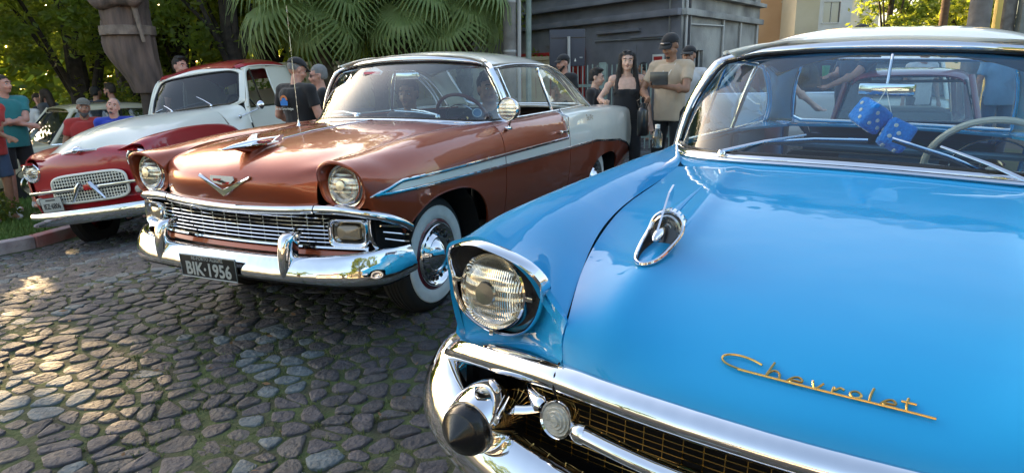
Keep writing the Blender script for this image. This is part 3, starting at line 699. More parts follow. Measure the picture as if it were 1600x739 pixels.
    mb=MB(); mb.tube([(.007,-.016,-.004),(.008,-.006,.004),(.008,.006,.005),(.007,.017,-.004)],.003,6); torus_ring(mb,(.007,-.011,-.006),.0045,.0012,14,5); torus_ring(mb,(.007,.011,-.006),.0045,.0012,14,5); mb.build('emblem','gold_metal',e)
    # ---- wipers, mirror, fender cap
    wiper(car,(-.50,-.505,1.050),(-.585,-.229,1.135),(-.57,-.37,1.108),(-.60,-.03,1.136))
    wiper(car,(-.43,.455,1.020),(-.53,.185,1.128),(-.53,.375,1.045),(-.55,.045,1.150))
    e=bpy.data.objects.new('rear_view_mirror',None); link(e,car); e.location=(-.86,-.005,1.306)
    MB().box((0,0,0),(.022,.190,.046),bev=.02).build('housing','chrome',e)
    MB().box((.013,0,-.012),(.004,.16,.02),bev=.002).build('reflection_panel','blue_vinyl',e) if False else None
    MB().tube([(0,0,.02),(-.02,0,.07),(-.08,0,.128)],.006,8).build('stem','chrome',e)
    MB().lathe([(.022,0),(.022,.02),(.015,.03),(.001,.035)],c=(.34,-.87,1.0),axis='z',n=16)
    return car,cfg
BLUE,BCFG=blue_car()

def fuzzy_dice():
    """two plush dice on a cord over the mirror"""
    mw=Matrix.Translation((.925,1.7734,-.0158))@Euler((-.035,-.0235,RAD(-121.38))).to_matrix().to_4x4()
    for (c,rot,cap) in (((-.72,-.040,1.213),(.35,.5,.25),'left'),((-.70,.052,1.148),(-.3,.45,-.5),'right')):
        p=mw@Vector(c)
        e=empty('fuzzy_die',p,(rot[0],rot[1],rot[2]),label='blue plush die with pale pips, %s under the mirror behind the blue windshield'%('upper left one' if cap=='left' else 'lower right one'),cat='fuzzy dice',group='plush dice hanging from the mirror')
        bm=bmesh.new(); bmesh.ops.create_cube(bm,size=.096); bmesh.ops.bevel(bm,geom=bm.edges[:],offset=.020,segments=4,affect='EDGES',profile=.6)
        bmesh.ops.subdivide_edges(bm,edges=bm.edges[:],cuts=2,use_grid_fill=True)
        for v in bm.verts: v.co+=v.co.normalized()*(noise.noise(v.co*60)*.0035)
        mb=MB(); mb.add([v.co.copy() for v in bm.verts],[[v.index for v in f.verts] for f in bm.faces]); bm.free(); mb.build('cube','dice_plush',e,sharp=None)
        mb=MB(); h_=.0485
        pats={'x':[(0,0)],'-x':[(-.5,-.5),(0,0),(.5,.5)],'y':[(-.5,-.5),(.5,.5)],'-y':[(-.5,.5),(.5,-.5),(0,0),(-.5,-.5)],'z':[(-.5,-.5),(.5,.5),(.5,-.5),(-.5,.5),(0,0)],'-z':[(-.5,-.5),(.5,.5),(.5,-.5),(-.5,.5),(-.5,0),(.5,0)]}
        for ax,pp in pats.items():
            sgn=-1 if ax[0]=='-' else 1; a=ax[-1]
            for u,v in pp:
                u*=.042;v*=.042; c_={'x':(sgn*h_,u,v),'y':(u,sgn*h_,v),'z':(u,v,sgn*h_)}[a]
                mb.lathe([(.0075,-sgn*.002),(.0068,sgn*.002),(.0005,sgn*.003)],c=c_,axis=a,n=12)
        mb.build('pip','dice_pip',e)
        inv=(Matrix.Translation(p)@Euler(rot).to_matrix().to_4x4()).inverted()
        top=inv@(mw@Vector((-.85,-.005,1.306))); MB().tube([(0,0,0),top],.0016,5).build('cord','white_enamel',e)
fuzzy_dice()
# ================================================================ the copper and ivory car
def brown_car():
    car=empty('parked_car',(-1.149,4.042,-.0102),(0,-.0007,RAD(-115.66)),
        label='copper brown and ivory fifties hardtop with whitewall tyres beside the blue car', cat='car', group='vintage cars parked in a row')
    A=[(.82,.28),(.87,.44),(.895,.60),(.90,.75),(.893,.86),(.865,.96),(.81,1.015),(.74,1.045),(.67,1.045),(.615,1.030)]
    D=[(.82,.28),(.87,.44),(.895,.60),(.90,.75),(.893,.87),(.872,.965),(.845,1.015),(.815,1.04),(.79,1.05),(.775,1.052)]
    st=[(.685,[(.79,.755,-.01),(.822,.79,-.01),(.834,.845,0),(.828,.90,.012),(.80,.945,.03),(.75,.972,.045),(.69,.983,.052),(.62,.965,.04),(.568,.92,.02),(.548,.86,-.01)]),
        (.60,[(.79,.60),(.835,.68),(.860,.76),(.865,.84),(.848,.91),(.79,.965),(.71,.99),(.63,.985),(.585,.965),(.56,.93)]),
        (.45,[(.81,.45),(.86,.58),(.885,.70),(.89,.80),(.875,.88),(.84,.94),(.77,.988),(.69,1.0),(.635,.995),(.592,.982)]),
        (.2,[(.82,.28),(.87,.44),(.895,.60),(.90,.75),(.893,.86),(.86,.95),(.80,1.00),(.72,1.025),(.65,1.022),(.605,1.008)]),
        (-.2,A),(-.55,A[:5]+[(.868,.965),(.82,1.02),(.765,1.048),(.71,1.05),(.67,1.045)]),
        (-.9,D),(-1.3,D),(-1.9,D),
        (-2.45,D[:5]+[(.872,.965),(.855,1.02),(.80,1.05),(.70,1.055),(.62,1.05)]),
        (-3.0,D[:5]+[(.87,.96),(.85,1.005),(.80,1.035),(.70,1.045),(.62,1.04)]),
        (-3.7,[(.80,.35),(.84,.48),(.87,.60),(.875,.75),(.87,.85),(.86,.93),(.84,.975),(.79,1.0),(.70,1.01),(.62,1.0)]),
        (-4.15,[(.78,.42),(.82,.52),(.84,.62),(.85,.75),(.85,.83),(.845,.90),(.825,.94),(.78,.955),(.70,.94),(.62,.90)])]
    up=lambda x: np.interp(x,[-5,-1.905,-1.895,-.27,.46,.61],[9,9,.842,.847,.855,.815])
    lo=lambda x: np.interp(x,[-4.25,-4.05,-3.7,-3.4,-2.6,-2.1,-1.3,-.67,.3,.55,.61],[.40,.50,.62,.68,.75,.757,.765,.778,.80,.808,.813])
    def tt(G):
        a,b=G.shape[:2]; out=[]
        cx=(G[:-1,:-1]+G[1:,1:])/2
        for i in range(a-1):
            for j in range(b-1):
                x,y,z=cx[i,j]; out.append(1 if (x<.61 and z>lo(x) and z<up(x)) else 0)
        return out
    ac=arch_cut((.0,.50,.735,.33),(-2.95,.46,.60,.34),.28)
    def zc(x):
        if x>.44: return float(np.interp(x,[.44,.56,.66,.8],[.60,.68,.75,.76]))
        return ac(x)
    cfg=dict(paint='copper_paint',roof='ivory_paint',deck='ivory_paint',twotone=tt,stations=st,front_x=.685,door=(-.72,-1.93),rear_x=-4.15,driver_window_down=True,
        zcut=zc,dense=np.linspace(-.52,.5,45),rdense=np.linspace(-3.5,-2.45,45),
        ws_bottom=[(-.60,0,1.085),(-.61,.28,1.082),(-.66,.50,1.072),(-.74,.67,1.062),(-.95,.79,1.058)],
        ws_top=[(-.98,0,1.462),(-.99,.28,1.456),(-1.02,.48,1.440),(-1.04,.58,1.422),(-.97,.645,1.395)],
        roof_rows=[(-1.02,.60,1.43,1.498),(-1.25,.66,1.435,1.530),(-1.6,.68,1.435,1.540),(-1.95,.675,1.425,1.522),(-2.2,.66,1.39,1.48),(-2.32,.65,1.35,1.45)],
        rail=[(-.98,.66,1.40),(-1.3,.68,1.425),(-1.7,.69,1.425),(-2.05,.68,1.400),(-2.35,.69,1.31),(-2.58,.72,1.19),(-2.80,.765,1.05)],
        bl_edge=[(-2.32,.50,1.425),(-2.52,.56,1.34),(-2.74,.60,1.20),(-2.95,.62,1.06)],
        sidetop=[(-.96,.66,1.385),(-1.3,.675,1.41),(-1.7,.68,1.41),(-2.05,.675,1.38),(-2.28,.685,1.29),(-2.48,.71,1.16),(-2.62,.75,1.06)],
        sill=[(-.95,.80,1.058),(-1.5,.79,1.058),(-2.1,.78,1.058),(-2.64,.76,1.06)],
        side_glass=[(-.97,.785,1.065),(-1.16,.785,1.065),(-.99,.66,1.385),(-1.08,.67,1.395),(-1.82,.78,1.065),(-1.76,.68,1.40)],
        quarter=[(-1.83,.78,1.065),(-1.78,.68,1.40),(-2.05,.675,1.36),(-2.24,.69,1.28),(-2.42,.71,1.17),(-2.56,.75,1.065)],
        glass='windscreen_glass',glass2='clear_glass',seat='red_vinyl',seat2='silver_vinyl',dash='red_vinyl',wheel='brown_plastic',trim='red_vinyl',headliner='silver_vinyl')
    shell(car,cfg)
    for x in (0,-2.92):
        wheel(car,x,.775,side=1); wheel(car,x,-.775,side=-1)
    surf=cfg['surf']
    # moldings follow the body side
    S=surf(.684,-4.15,260,120,lambda x:.0)
    def on(x,z,s,d=.004):
        i=int(np.argmin(abs(S[:,40,0]-x))); j=int(np.argmin(abs(S[i,:70,2]-z))); return (x,(S[i,j,1]+d)*s,z)
    for s in (1,-1):
        P=[on(x,float(up(x)),s) for x in np.linspace(.60,-1.88,50)]+[(-1.90,on(-1.90,.88,s)[1],.87),(-1.905,on(-1.905,.95,s)[1],.95),(-1.91,on(-1.9,1.0,s)[1],1.005),(-1.915,.80*s,1.045)]
        MB().tube(P,.0105,8,flat=.6,up=(0,1,0)).build('side_molding','chrome',car)
        P=[on(x,float(lo(x)),s) for x in np.linspace(.60,-4.08,90)]
        MB().tube(P,.0105,8,flat=.6,up=(0,1,0)).build('side_molding','chrome',car)
        MB().tube([on(.60,.815,s),on(.63,.812,s,.006),on(.665,.806,s,.003)],[.017,.012,.002],8,flat=.5,up=(0,1,0)).build('molding_tip','chrome',car)
        MB().tube([(-1.915,.845*s,1.0),(-1.93,.83*s,1.03),(-1.96,.79*s,1.06)],.009,6).build('sash_molding','chrome',car)
        # rubber-lipped wheel arch edge
        P=[on(x,max(.33,zc(x)),s,-.004) for x in np.linspace(.43,-.499,60)]; MB().tube(P,.006,6).build('arch_lip','copper_paint',car)
        MB().box((-1.30,.800*s,.285),(1.2,.02,.03)).build('rocker_trim','chrome',car,smooth=False)
    # ---- hood
    rows=[[(.742,0,.738),(.74,.13,.739),(.733,.27,.742),(.718,.40,.746),(.700,.48,.750),(.684,.535,.752)],
          [(.768,0,.80),(.764,.13,.80),(.752,.27,.80),(.730,.40,.802),(.706,.48,.805),(.685,.536,.808)],
          [(.772,0,.868),(.766,.13,.868),(.752,.27,.866),(.728,.40,.862),(.700,.48,.862),(.676,.540,.866)],
          [(.728,0,.928),(.722,.13,.926),(.708,.28,.922),(.69,.41,.918),(.672,.49,.920),(.652,.548,.922)],
          [(.60,0,.985),(.60,.13,.984),(.59,.29,.982),(.58,.43,.972),(.572,.51,.962),(.562,.566,.958)],
          [(.38,0,1.028),(.38,.14,1.028),(.375,.31,1.022),(.37,.45,1.008),(.366,.53,.996),(.362,.588,.990)],
          [(.08,0,1.055),(.08,.14,1.055),(.08,.32,1.048),(.08,.46,1.034),(.08,.55,1.018),(.08,.602,1.012)],
          [(-.22,0,1.070),(-.22,.14,1.070),(-.225,.33,1.063),(-.23,.47,1.048),(-.235,.56,1.032),(-.24,.61,1.028)],
          [(-.52,0,1.076),(-.525,.15,1.075),(-.535,.34,1.068),(-.55,.49,1.056),(-.57,.59,1.046),(-.58,.66,1.044)]]
    panel('hood',loft(mirror_rows(rows),90,110),'copper_paint',car,ctr=(0,0,.2))
    ws=curve(mirror_rows([cfg['ws_bottom']])[0],50); hb=curve(mirror_rows([[(-.527,0,1.074),(-.542,.34,1.066),(-.575,.60,1.045),(-.66,.70,1.048),(-.84,.785,1.050)]])[0],50)
    G=np.stack([hb,hb*.5+(ws+np.array((.03,0,-.02)))*.5,ws+np.array((.02,0,-.022)),ws+np.array((-.01,0,-.006))])
    panel('cowl',loft(G,8,60),'copper_paint',car,ctr=(-.7,0,.2))
    # ---- headlights under deep painted visors
    for s in (1,-1):
        Y=lambda P:[(x,y*s,z) for x,y,z in P]
        top=[(p[2]+.685,p[0],p[1]) for p in st[0][1]]
        ring=top+[(.670,.575,.782),(.664,.63,.758),(.662,.70,.750),(.664,.76,.750)]
        R3=curve(Y(ring),96,True); ang=np.arctan2(R3[:,2]-.853,(R3[:,1]-.70*s)*s)
        c1=np.stack([np.full(96,.640),.70*s+np.cos(ang)*.112*s,.853+np.sin(ang)*.112],1)
        # lip rolls in, then the deep tunnel goes back to the bezel
        lip=R3*.93+np.array((.685,.70*s,.853))*.07; lip[:,0]=R3[:,0]+.003
        G=np.stack([R3,lip,(lip+c1)/2+np.array((.004,0,0)),c1]); G=np.concatenate([G,G[:,:1]],1); G=loft(G,14,97)
        MB().grid(G).build('headlight_hood','copper_paint',car,sharp=60)
        e=bpy.data.objects.new('headlight_bezel',None); link(e,car); e.location=(.650,.70*s,.853)
        MB().lathe([(.116,-.03),(.114,.0),(.106,.014),(.097,.012),(.092,-.002),(.09,-.02)],axis='x',n=48).build('bezel_ring','chrome',e)
        headlight(car,(.655,.70*s,.855),r=.084,ring=.010,tilt=RAD(-7))
        MB().tube([(R3[i][0]+.001,R3[i][1],R3[i][2]) for i in range(0,96,2)],.004,6,closed=True).build('visor_edge','copper_paint',car)
    # ---- chrome header bar that wraps round to the wheel opening
    cen=mirror_rows([[(.745,0,.716),(.742,.15,.718),(.733,.30,.722),(.716,.43,.727),(.700,.53,.732),(.692,.62,.735),(.684,.70,.733),(.664,.78,.724),(.625,.835,.708),(.56,.875,.682),(.48,.892,.646),(.42,.898,.612)]])[0]
    Pc=curve(cen,180); T=np.gradient(Pc,axis=0); T/=np.linalg.norm(T,axis=1,keepdims=True); Nn=np.cross(T,np.array((0,0,1.))); Nn/=np.linalg.norm(Nn,axis=1,keepdims=True)
    if Nn[90,0]<0: Nn*=-1
    prof=[(-.03,.022),(-.004,.026),(.012,.022),(.022,.010),(.022,-.008),(.010,-.020),(-.006,-.024),(-.03,-.024)]
    G=np.stack([Pc+Nn*a+np.array((0,0,1))*b for a,b in prof]); MB().grid(loft(G,22,180)).build('grille_header_bar','chrome',car)
    for s in (1,-1): MB().tube([(.684,.537*s,.76),(.716,.533*s,.752),(.726,.532*s,.735),(.72,.532*s,.715),(.70,.532*s,.706)],.0025,6).build('bar_joint','dark_void',car)
    # ---- grille: wide bars over a dark backing
    gx=lambda y:.735-.11*y*y-.05*abs(y)**3
    MB().box((.60,0,.62),(.02,1.6,.24)).box((.64,0,.49),(.14,1.5,.02)).box((.45,.80,.56),(.30,.03,.28)).box((.45,-.80,.56),(.30,.03,.28)).build('grille_shell','dark_void',car,smooth=False)
    ys=np.linspace(-.60,.60,31)
    for k in range(7):
        z=.564+k*.0205; MB().tube([(gx(y)-.006,y,z) for y in ys],.0042,6,flat=1.6,up=(1,0,0),cap=False).build('grille_bar','chrome',car)
    for k in range(-6,7):
        y=k*.092; MB().tube([(gx(y)-.020,y,.545),(gx(y)-.020,y,.70)],.0045,5).build('grille_upright','dull_chrome',car)
    P=[(gx(y)+.004,y,.538) for y in np.linspace(-.80,.80,41)]; MB().tube(P,.014,10).build('grille_lower_bar','chrome',car)
    # painted valance
    G=np.stack([np.array([(gx(y)+.0,y,.527) for y in np.linspace(-.82,.82,40)]),np.array([(gx(y)+.01,y,.50) for y in np.linspace(-.82,.82,40)]),np.array([(gx(y)-.06,y,.44) for y in np.linspace(-.82,.82,40)])])
    MB().grid(G).build('valance','copper_paint',car)
    for s in (1,-1):
        # parking lamp pod
        e=bpy.data.objects.new('parking_light',None); link(e,car); e.location=(.675,.705*s,.622); e.rotation_euler=(0,0,RAD(14*s))
        def rr(w,h,x,k=5,n=48): return [(x,abs(cos(a))**(2/k)*math.copysign(w,cos(a)),abs(sin(a))**(2/k)*math.copysign(h,sin(a))+0) for a in np.linspace(0,2*PI,n+1)[:-1]]
        rg=[rr(.106,.074,-.02),rr(.106,.074,.005),rr(.100,.068,.016),rr(.088,.055,.010),rr(.082,.048,-.012)]
        G=np.array([r+[r[0]] for r in rg]); G[...,2]-=.06*G[...,1]*s*0
        MB().grid(G).build('housing','chrome',e,sharp=60)
        rg=[rr(.082,.048,-.012),rr(.060,.034,-.026)]; G=np.array([r+[r[0]] for r in rg]); MB().grid(G).build('reflector_bowl','dull_chrome',e)
        rg=[rr(.064,.037,-.014),rr(.060,.034,-.002),rr(.035,.02,.006),rr(.001,.001,.008)]; G=np.array([r+[r[0]] for r in rg]); MB().grid(G).build('lens','amber_lens',e)
        # side vent with louvres between lamp and wheel
        MB().tube(curve([(.60,.838*s,.70),(.50,.880*s,.662),(.43,.892*s,.628)],12),.006,6).build('vent_top','chrome',car)
        MB().tube(curve([(.645,.812*s,.69),(.64,.812*s,.60),(.60,.83*s,.515)],14),.010,8,flat=.6).build('vent_edge','chrome',car)
        for k in range(3):
            z=.655-.037*k; MB().tube(curve([(.60-.012*k,.845*s,z),(.50,.878*s,z-.025),(.43,.886*s,z-.045)],12),.0065,8,flat=1.3,up=(0,1,0)).build('vent_louvre','chrome',car)
        MB().tube(curve([(.61,.842*s,.528),(.50,.880*s,.50),(.41,.89*s,.485)],12),.012,8,flat=.6,up=(0,1,0)).build('vent_bottom','chrome',car)
    # ---- bumper
    cen=mirror_rows([[(.86,0,.452),(.858,.20,.452),(.85,.38,.454),(.835,.52,.455),(.80,.66,.456),(.74,.78,.455),(.64,.865,.452),(.53,.895,.448),(.42,.90,.444)]])[0]
    Pc=curve(cen,180); T=np.gradient(Pc,axis=0); T/=np.linalg.norm(T,axis=1,keepdims=True); Nn=np.cross(T,np.array((0,0,1.))); Nn/=np.linalg.norm(Nn,axis=1,keepdims=True)
    if Nn[90,0]<0: Nn*=-1
    u_=abs(np.linspace(-1,1,180)); hu=np.interp(u_,[0,.4,.62,.8,1],[.058,.060,.074,.090,.078])[:,None]; hd=np.interp(u_,[0,.4,.62,.8,1],[.058,.064,.078,.086,.066])[:,None]
    prof=[(-.05,.96),(-.022,1.0),(-.008,.90),(.008,.5),(.022,.05),(.030,-.45),(.026,-.82),(.006,-1.0),(-.03,-.97)]
    G=np.stack([Pc+Nn*a+np.array((0,0,1))*(b*(hu if b>0 else hd)) for a,b in prof]); MB().grid(loft(G,30,180)).build('front_bumper','chrome',car)
    MB().tube([(Pc[i]+Nn[i]*.004+np.array((0,0,-hd[i,0]-.002))) for i in range(4,176,3)],.008,6).build('bumper_lower_edge','black_rubber',car)
    for s in (1,-1):
        rows=[]
        for z,w,dx in((.630,.020,-.055),(.634,.030,-.02),(.618,.036,.006),(.585,.036,.024),(.53,.034,.034),(.47,.031,.036),(.42,.027,.028),(.392,.022,.010),(.384,.016,-.02)):
            rows.append([(.845+dx-.085,.445*s-w*1.1,z),(.845+dx-.03,.445*s-w,z),(.845+dx,.445*s-w*.45,z),(.845+dx,.445*s+w*.45,z),(.845+dx-.03,.445*s+w,z),(.845+dx-.085,.445*s+w*1.1,z)])
        MB().grid(loft(rows,30,20)).build('bumper_guard','chrome',car)
    # licence plate
    e=bpy.data.objects.new('licence_plate',None); link(e,car); e.location=(.905,-.035,.428); e.rotation_euler=(0,RAD(2),RAD(1.5))
    MB().box((0,0,0),(.006,.395,.124),bev=.003).build('backing','black_enamel',e)
    mb=MB(); mb.tube([(.003,-.194,-.059),(.003,.194,-.059),(.003,.194,.059),(.003,-.194,.059)],.0035,6,closed=True); mb.build('edge_frame','plate_grey',e)
    T=frame_T((.004,0,-.016),(0,1,0),(0,0,1)); text_on('plate_number','BIK·1956',.098,T,'plate_grey',e,ext=.001,sx=.86,off=.0025,spacing=1.02)
    T=frame_T((.004,0,.044),(0,1,0),(0,0,1)); text_on('plate_town','RS-PORTO ALEGRE',.026,T,'plate_grey',e,ext=.0008)
    for y in (-.09,.09): MB().lathe([(.005,0),(.005,.003),(.0005,.004)],c=(.003,y,.044),axis='x',n=10).build('plate_screw','chrome',e)
    # ---- hood badges
    e=bpy.data.objects.new('hood_emblem',None); link(e,car)
    def vbar(y0,z0,y1,z1,w0,w1):
        hx=lambda y,z: float(np.interp(z,[.80,.868,.928],[.768,.772,.728]))-.16*y*y
        p=[(y0,z0+w0),(y1,z1+w1),(y1,z1-w1),(y0,z0-w0)]
        return [(hx(y,z)+.004,y,z) for y,z in p]
    for s in (1,-1):
        MB().prism(vbar(.0,.798,.178*s,.884,.017,.006),(.012,0,.002)).build('chevron','chrome',e,sharp=20)
    MB().prism([(.777,-.078,.888),(.777,.078,.888),(.777,.084,.868),(.779,.060,.850),(.779,0,.842),(.779,-.060,.850),(.777,-.084,.868)],(.007,0,.001)).build('crest_plate','white_enamel',e,sharp=20)
    MB().prism([(.7850,-.058,.874),(.7850,.0,.874),(.7855,-.012,.860),(.7855,-.060,.862)],(.001,0,0)).build('crest_red','red_enamel',e,smooth=False)
    MB().prism([(.7855,.012,.860),(.7855,.058,.860),(.786,.046,.848),(.786,.002,.846)],(.001,0,0)).build('crest_red','red_enamel',e,smooth=False)
    MB().prism([(.7865,-.030,.866),(.7865,.010,.866),(.7865,.030,.858),(.7865,.030,.852),(.7865,-.010,.854),(.7865,-.030,.860)],(.0015,0,0)).build('crest_mark','black_enamel',e,smooth=False)
    # jet ornament
    e=bpy.data.objects.new('hood_ornament',None); link(e,car); e.location=(.57,0,1.016); e.rotation_euler=(0,RAD(4),0); e.scale=(.95,.85,.72)
    mb=MB(); mb.lathe([(.0005,.205),(.008,.185),(.017,.14),(.024,.08),(.026,.0),(.022,-.1),(.012,-.2),(.003,-.26)],c=(0,0,.022),axis='x',n=20); mb.build('fuselage','chrome',e)
    for s in (1,-1):
        MB().prism([(.15,.01*s,.016),(-.02,.125*s,.014),(-.10,.135*s,.016),(-.10,.02*s,.018)],(0,0,.007)).build('wing','chrome',e,sharp=20)
        MB().prism([(-.06,.105*s,.018),(-.13,.112*s,.060),(-.16,.112*s,.060),(-.14,.105*s,.018)],(0,.007*s,0)).build('tail_fin','chrome',e,sharp=20)
    MB().box((-.09,0,.030),(.10,.17,.010),bev=.003).build('colour_insert','red_enamel',e)
    MB().tube([(.10,0,.008),(.02,0,-.02),(-.15,0,-.03)],[.012,.03,.03],10).build('pedestal','copper_paint',e)
    # centre strip down the hood, aerial, wipers, mirrors, script
    MB().tube([(x,0,z+.003) for x,z in ((.33,1.034),(.1,1.055),(-.22,1.070),(-.5,1.076))],.008,8,flat=.5,up=(0,0,1)).build('hood_centre_strip','chrome',car)
    e=bpy.data.objects.new('aerial',None); link(e,car); e.location=(-.36,-.52,1.035)
    MB().lathe([(.018,0),(.014,.012),(.006,.03),(.004,.05)],axis='z',n=14).build('base','chrome',e)
    MB().tube([(0,0,.03),(-.005,-.008,.35),(-.015,-.02,.80)],[.0022,.0016,.0009],6).build('mast','chrome',e)
    wiper(car,(-.70,.40,1.082),(-.80,.12,1.125),(-.74,.36,1.098),(-.80,-.02,1.120))
    wiper(car,(-.62,-.22,1.088),(-.72,-.50,1.115),(-.70,-.25,1.105),(-.77,-.56,1.110))
    for s in (1,):
        e=bpy.data.objects.new('spotlight',None); link(e,car); e.location=(-.80,.885*s,1.135); e.rotation_euler=(0,RAD(-3),RAD(-8))
        MB().lathe([(.001,-.085),(.035,-.075),(.062,-.05),(.077,-.015),(.080,.010),(.076,.022),(.070,.016)],axis='x',n=36).build('shell','chrome',e)
        MB().lathe([(.071,.014),(.05,.024),(.0005,.030)],axis='x',n=32).build('lens','sealed_beam_glass',e)
        MB().tube([(-.02,0,-.07),(-.03,-.02,-.13)],.009,8).build('stem','chrome',e)
        MB().box((-.03,-.02,-.125),(.06,.03,.02),bev=.006).build('bracket','chrome',e)
    text_on('fender_script','BelAir',.075,frame_T((-2.50,.872,.965),(-1,0,.0),(0,-.25,1)),'chrome',car,ext=.002)
    # screen stickers
    T=frame_T((-.93,-.28,1.41),(0,1,0),(-.6,0,1))
    mb=MB(); mb.prism([(-.905,-.36,1.372),(-.905,-.20,1.372),(-.925,-.19,1.395),(-.955,-.28,1.432),(-.925,-.37,1.395)],(.004,0,.001)); mb.build('windshield_sticker','white_enamel',car,smooth=False)
    mb=MB(); mb.prism([(-.899,-.35,1.378),(-.899,-.21,1.378),(-.915,-.205,1.396),(-.915,-.355,1.396)],(.003,0,.001)); mb.build('sticker_print','red_enamel',car,smooth=False)
    e=bpy.data.objects.new('round_sticker',None); link(e,car); e.location=(-.79,.655,1.11); e.rotation_euler=(0,RAD(-30),RAD(35))
    MB().lathe([(.036,0),(.036,.002),(.0005,.0025)],axis='x',n=24).build('disc','blue_vinyl',e); mb=MB(); torus_ring(mb,(.003,0,0),.030,.002,24,5); mb.build('disc_rim','white_enamel',e)
    e=bpy.data.objects.new('rear_view_mirror',None); link(e,car); e.location=(-.96,.0,1.36)
    MB().box((0,0,0),(.02,.20,.05),bev=.018).build('housing','chrome',e)
    return car,cfg
BROWN,RCFG=brown_car()
# ================================================================ red and cream pickup
def truck():
    car=empty('pickup_truck',(-4.43,7.69,-.38),(RAD(7),0,RAD(-98)),label='red and cream fifties pickup truck nosed up to the kerb on the left',cat='pickup truck',group='vintage cars parked in a row')
    R='red_paint';I='ivory_paint'
    A=lambda zc,ex=0:[(.78,.36),(.815,.55),(.825,.75),(.82,.90),(.805,1.0),(.785,zc-.02),(.745,zc+.0),(.69,zc-.005),(.62,zc-.03),(.56,zc-.05)]
    st=[(.64,[(.70,.36,-.04),(.74,.55,-.02),(.755,.72,-.02),(.755,.85,-.02),(.75,.93,-.03),(.73,.985,-.04),(.69,1.015,-.04),(.62,1.02,-.02),(.54,1.0,0),(.45,.98,0)]),
        (.50,[(.75,.36),(.79,.55),(.80,.72),(.80,.86),(.79,.96),(.76,1.03),(.71,1.06),(.64,1.06),(.56,1.035),(.48,1.02)]),
        (.20,A(1.10)),(-.2,A(1.12)),(-.6,A(1.115)),(-.95,A(1.09)),
        (-1.20,[(.78,.36),(.815,.55),(.82,.72),(.81,.84),(.80,.93),(.775,1.0),(.745,1.03),(.71,1.04),(.67,1.04),(.64,1.05)]),
        (-1.38,[(.775,.36),(.795,.50),(.795,.62),(.79,.72),(.785,.80),(.77,.86),(.755,.90),(.735,.93),(.715,.96),(.70,.99)])]
    ctrl=np.array([[(s[0]+(p[2] if len(p)>2 else 0),p[0],p[1]) for p in s[1]] for s in st])
    for s in (1,-1):
        G=loft(ctrl,90,60); ac=arch_cut((0,.42,.74,.30),(-9,.1,.1,.1),.34)
        out=np.zeros((90,50,3))
        for i in range(90):
            row=G[i]; zc=ac(row[:20,0].mean()); l=0
            while l<40 and row[l,2]<zc: l+=1
            if l>0: f=(zc-row[l-1,2])/(row[l,2]-row[l-1,2]); l=l-1+f
            ii=np.linspace(l,59,50); a=np.floor(ii).astype(int).clip(0,58); fr=(ii-a)[:,None]; out[i]=row[a]*(1-fr)+row[a+1]*fr
        out[...,1]*=s; panel('front_fender',out,R,car)
        MB().lathe([(.40,s*.80),(.40,s*.45),(.02,s*.45)],c=(0,0,.34),axis='y',n=22,a0=RAD(-95),a1=RAD(95)).build('wheel_house','dark_void',car)
    # nose
    rows=[]
    for z,x0,k in ((1.02,.60,.0),(.985,.655,.0),(.92,.690,.0),(.83,.700,.0),(.72,.695,0),(.60,.690,0),(.48,.680,0),(.36,.64,0)):
        rows.append([(x0,0,z+.03*(z>.95)),(x0-.005,.2,z+.03*(z>.95)),(x0-.03,.42,z+.01),(x0-.055,.58,z-.01*(z>.9)),(x0-.075,.68,z-.02*(z>.9)),(x0-.12,.745,z-.05*(z>.9))])
    panel('nose',loft(mirror_rows(rows),40,70),R,car,ctr=(0,0,.6))
    # hood, cream, rising steeply
    rows=[[(.665,0,1.02),(.655,.2,1.01),(.62,.40,.985),(.59,.50,.975)],
          [(.60,0,1.10),(.59,.2,1.085),(.55,.42,1.03),(.52,.53,1.01)],
          [(.46,0,1.185),(.45,.22,1.17),(.42,.44,1.095),(.40,.56,1.04)],
          [(.2,0,1.255),(.2,.24,1.238),(.19,.46,1.15),(.18,.58,1.055)],
          [(-.15,0,1.305),(-.15,.26,1.285),(-.15,.48,1.19),(-.15,.60,1.075)],
          [(-.7,0,1.33),(-.7,.30,1.312),(-.7,.52,1.225),(-.7,.64,1.08)],
          [(-1.18,0,1.335),(-1.18,.34,1.32),(-1.18,.57,1.245),(-1.18,.68,1.06)]]
    panel('hood',loft(mirror_rows(rows),60,60),I,car,ctr=(-.3,0,.7))
    rows=[[(-1.19,0,1.335),(-1.19,.34,1.32),(-1.19,.57,1.245),(-1.19,.70,1.06),(-1.19,.76,.90)],
          [(-1.40,0,1.34),(-1.42,.36,1.33),(-1.46,.62,1.28),(-1.42,.76,1.08),(-1.40,.80,.90)],
          [(-1.52,0,1.345),(-1.53,.38,1.34),(-1.58,.66,1.31),(-1.56,.77,1.15),(-1.56,.805,.92)]]
    panel('cowl',loft(mirror_rows(rows),16,60),I,car,ctr=(-1.3,0,.7))
    MB().tube(curve([(x,0,z+.002) for x,z in ((.60,1.10),(.46,1.185),(.2,1.255),(-.15,1.305),(-.7,1.33),(-1.15,1.335))],30),.006,6,flat=.5,up=(0,0,1)).build('hood_seam','ivory_paint',car)
    # windscreen: flat-ish pane in a rubber gasket
    wb=[(-1.52,0,1.355),(-1.53,.35,1.35),(-1.55,.56,1.345),(-1.60,.655,1.375)]; wt=[(-1.80,0,1.80),(-1.81,.34,1.795),(-1.83,.53,1.775),(-1.83,.605,1.735)]
    mid=[tuple((np.array(a)*.5+np.array(b)*.5)+np.array((.02,0.012*(abs(a[1])>.5),0))) for a,b in zip(wb,wt)]
    G=loft(mirror_rows([wb,mid,wt]),10,40); MB().grid(G).build('windshield','dark_glass',car)
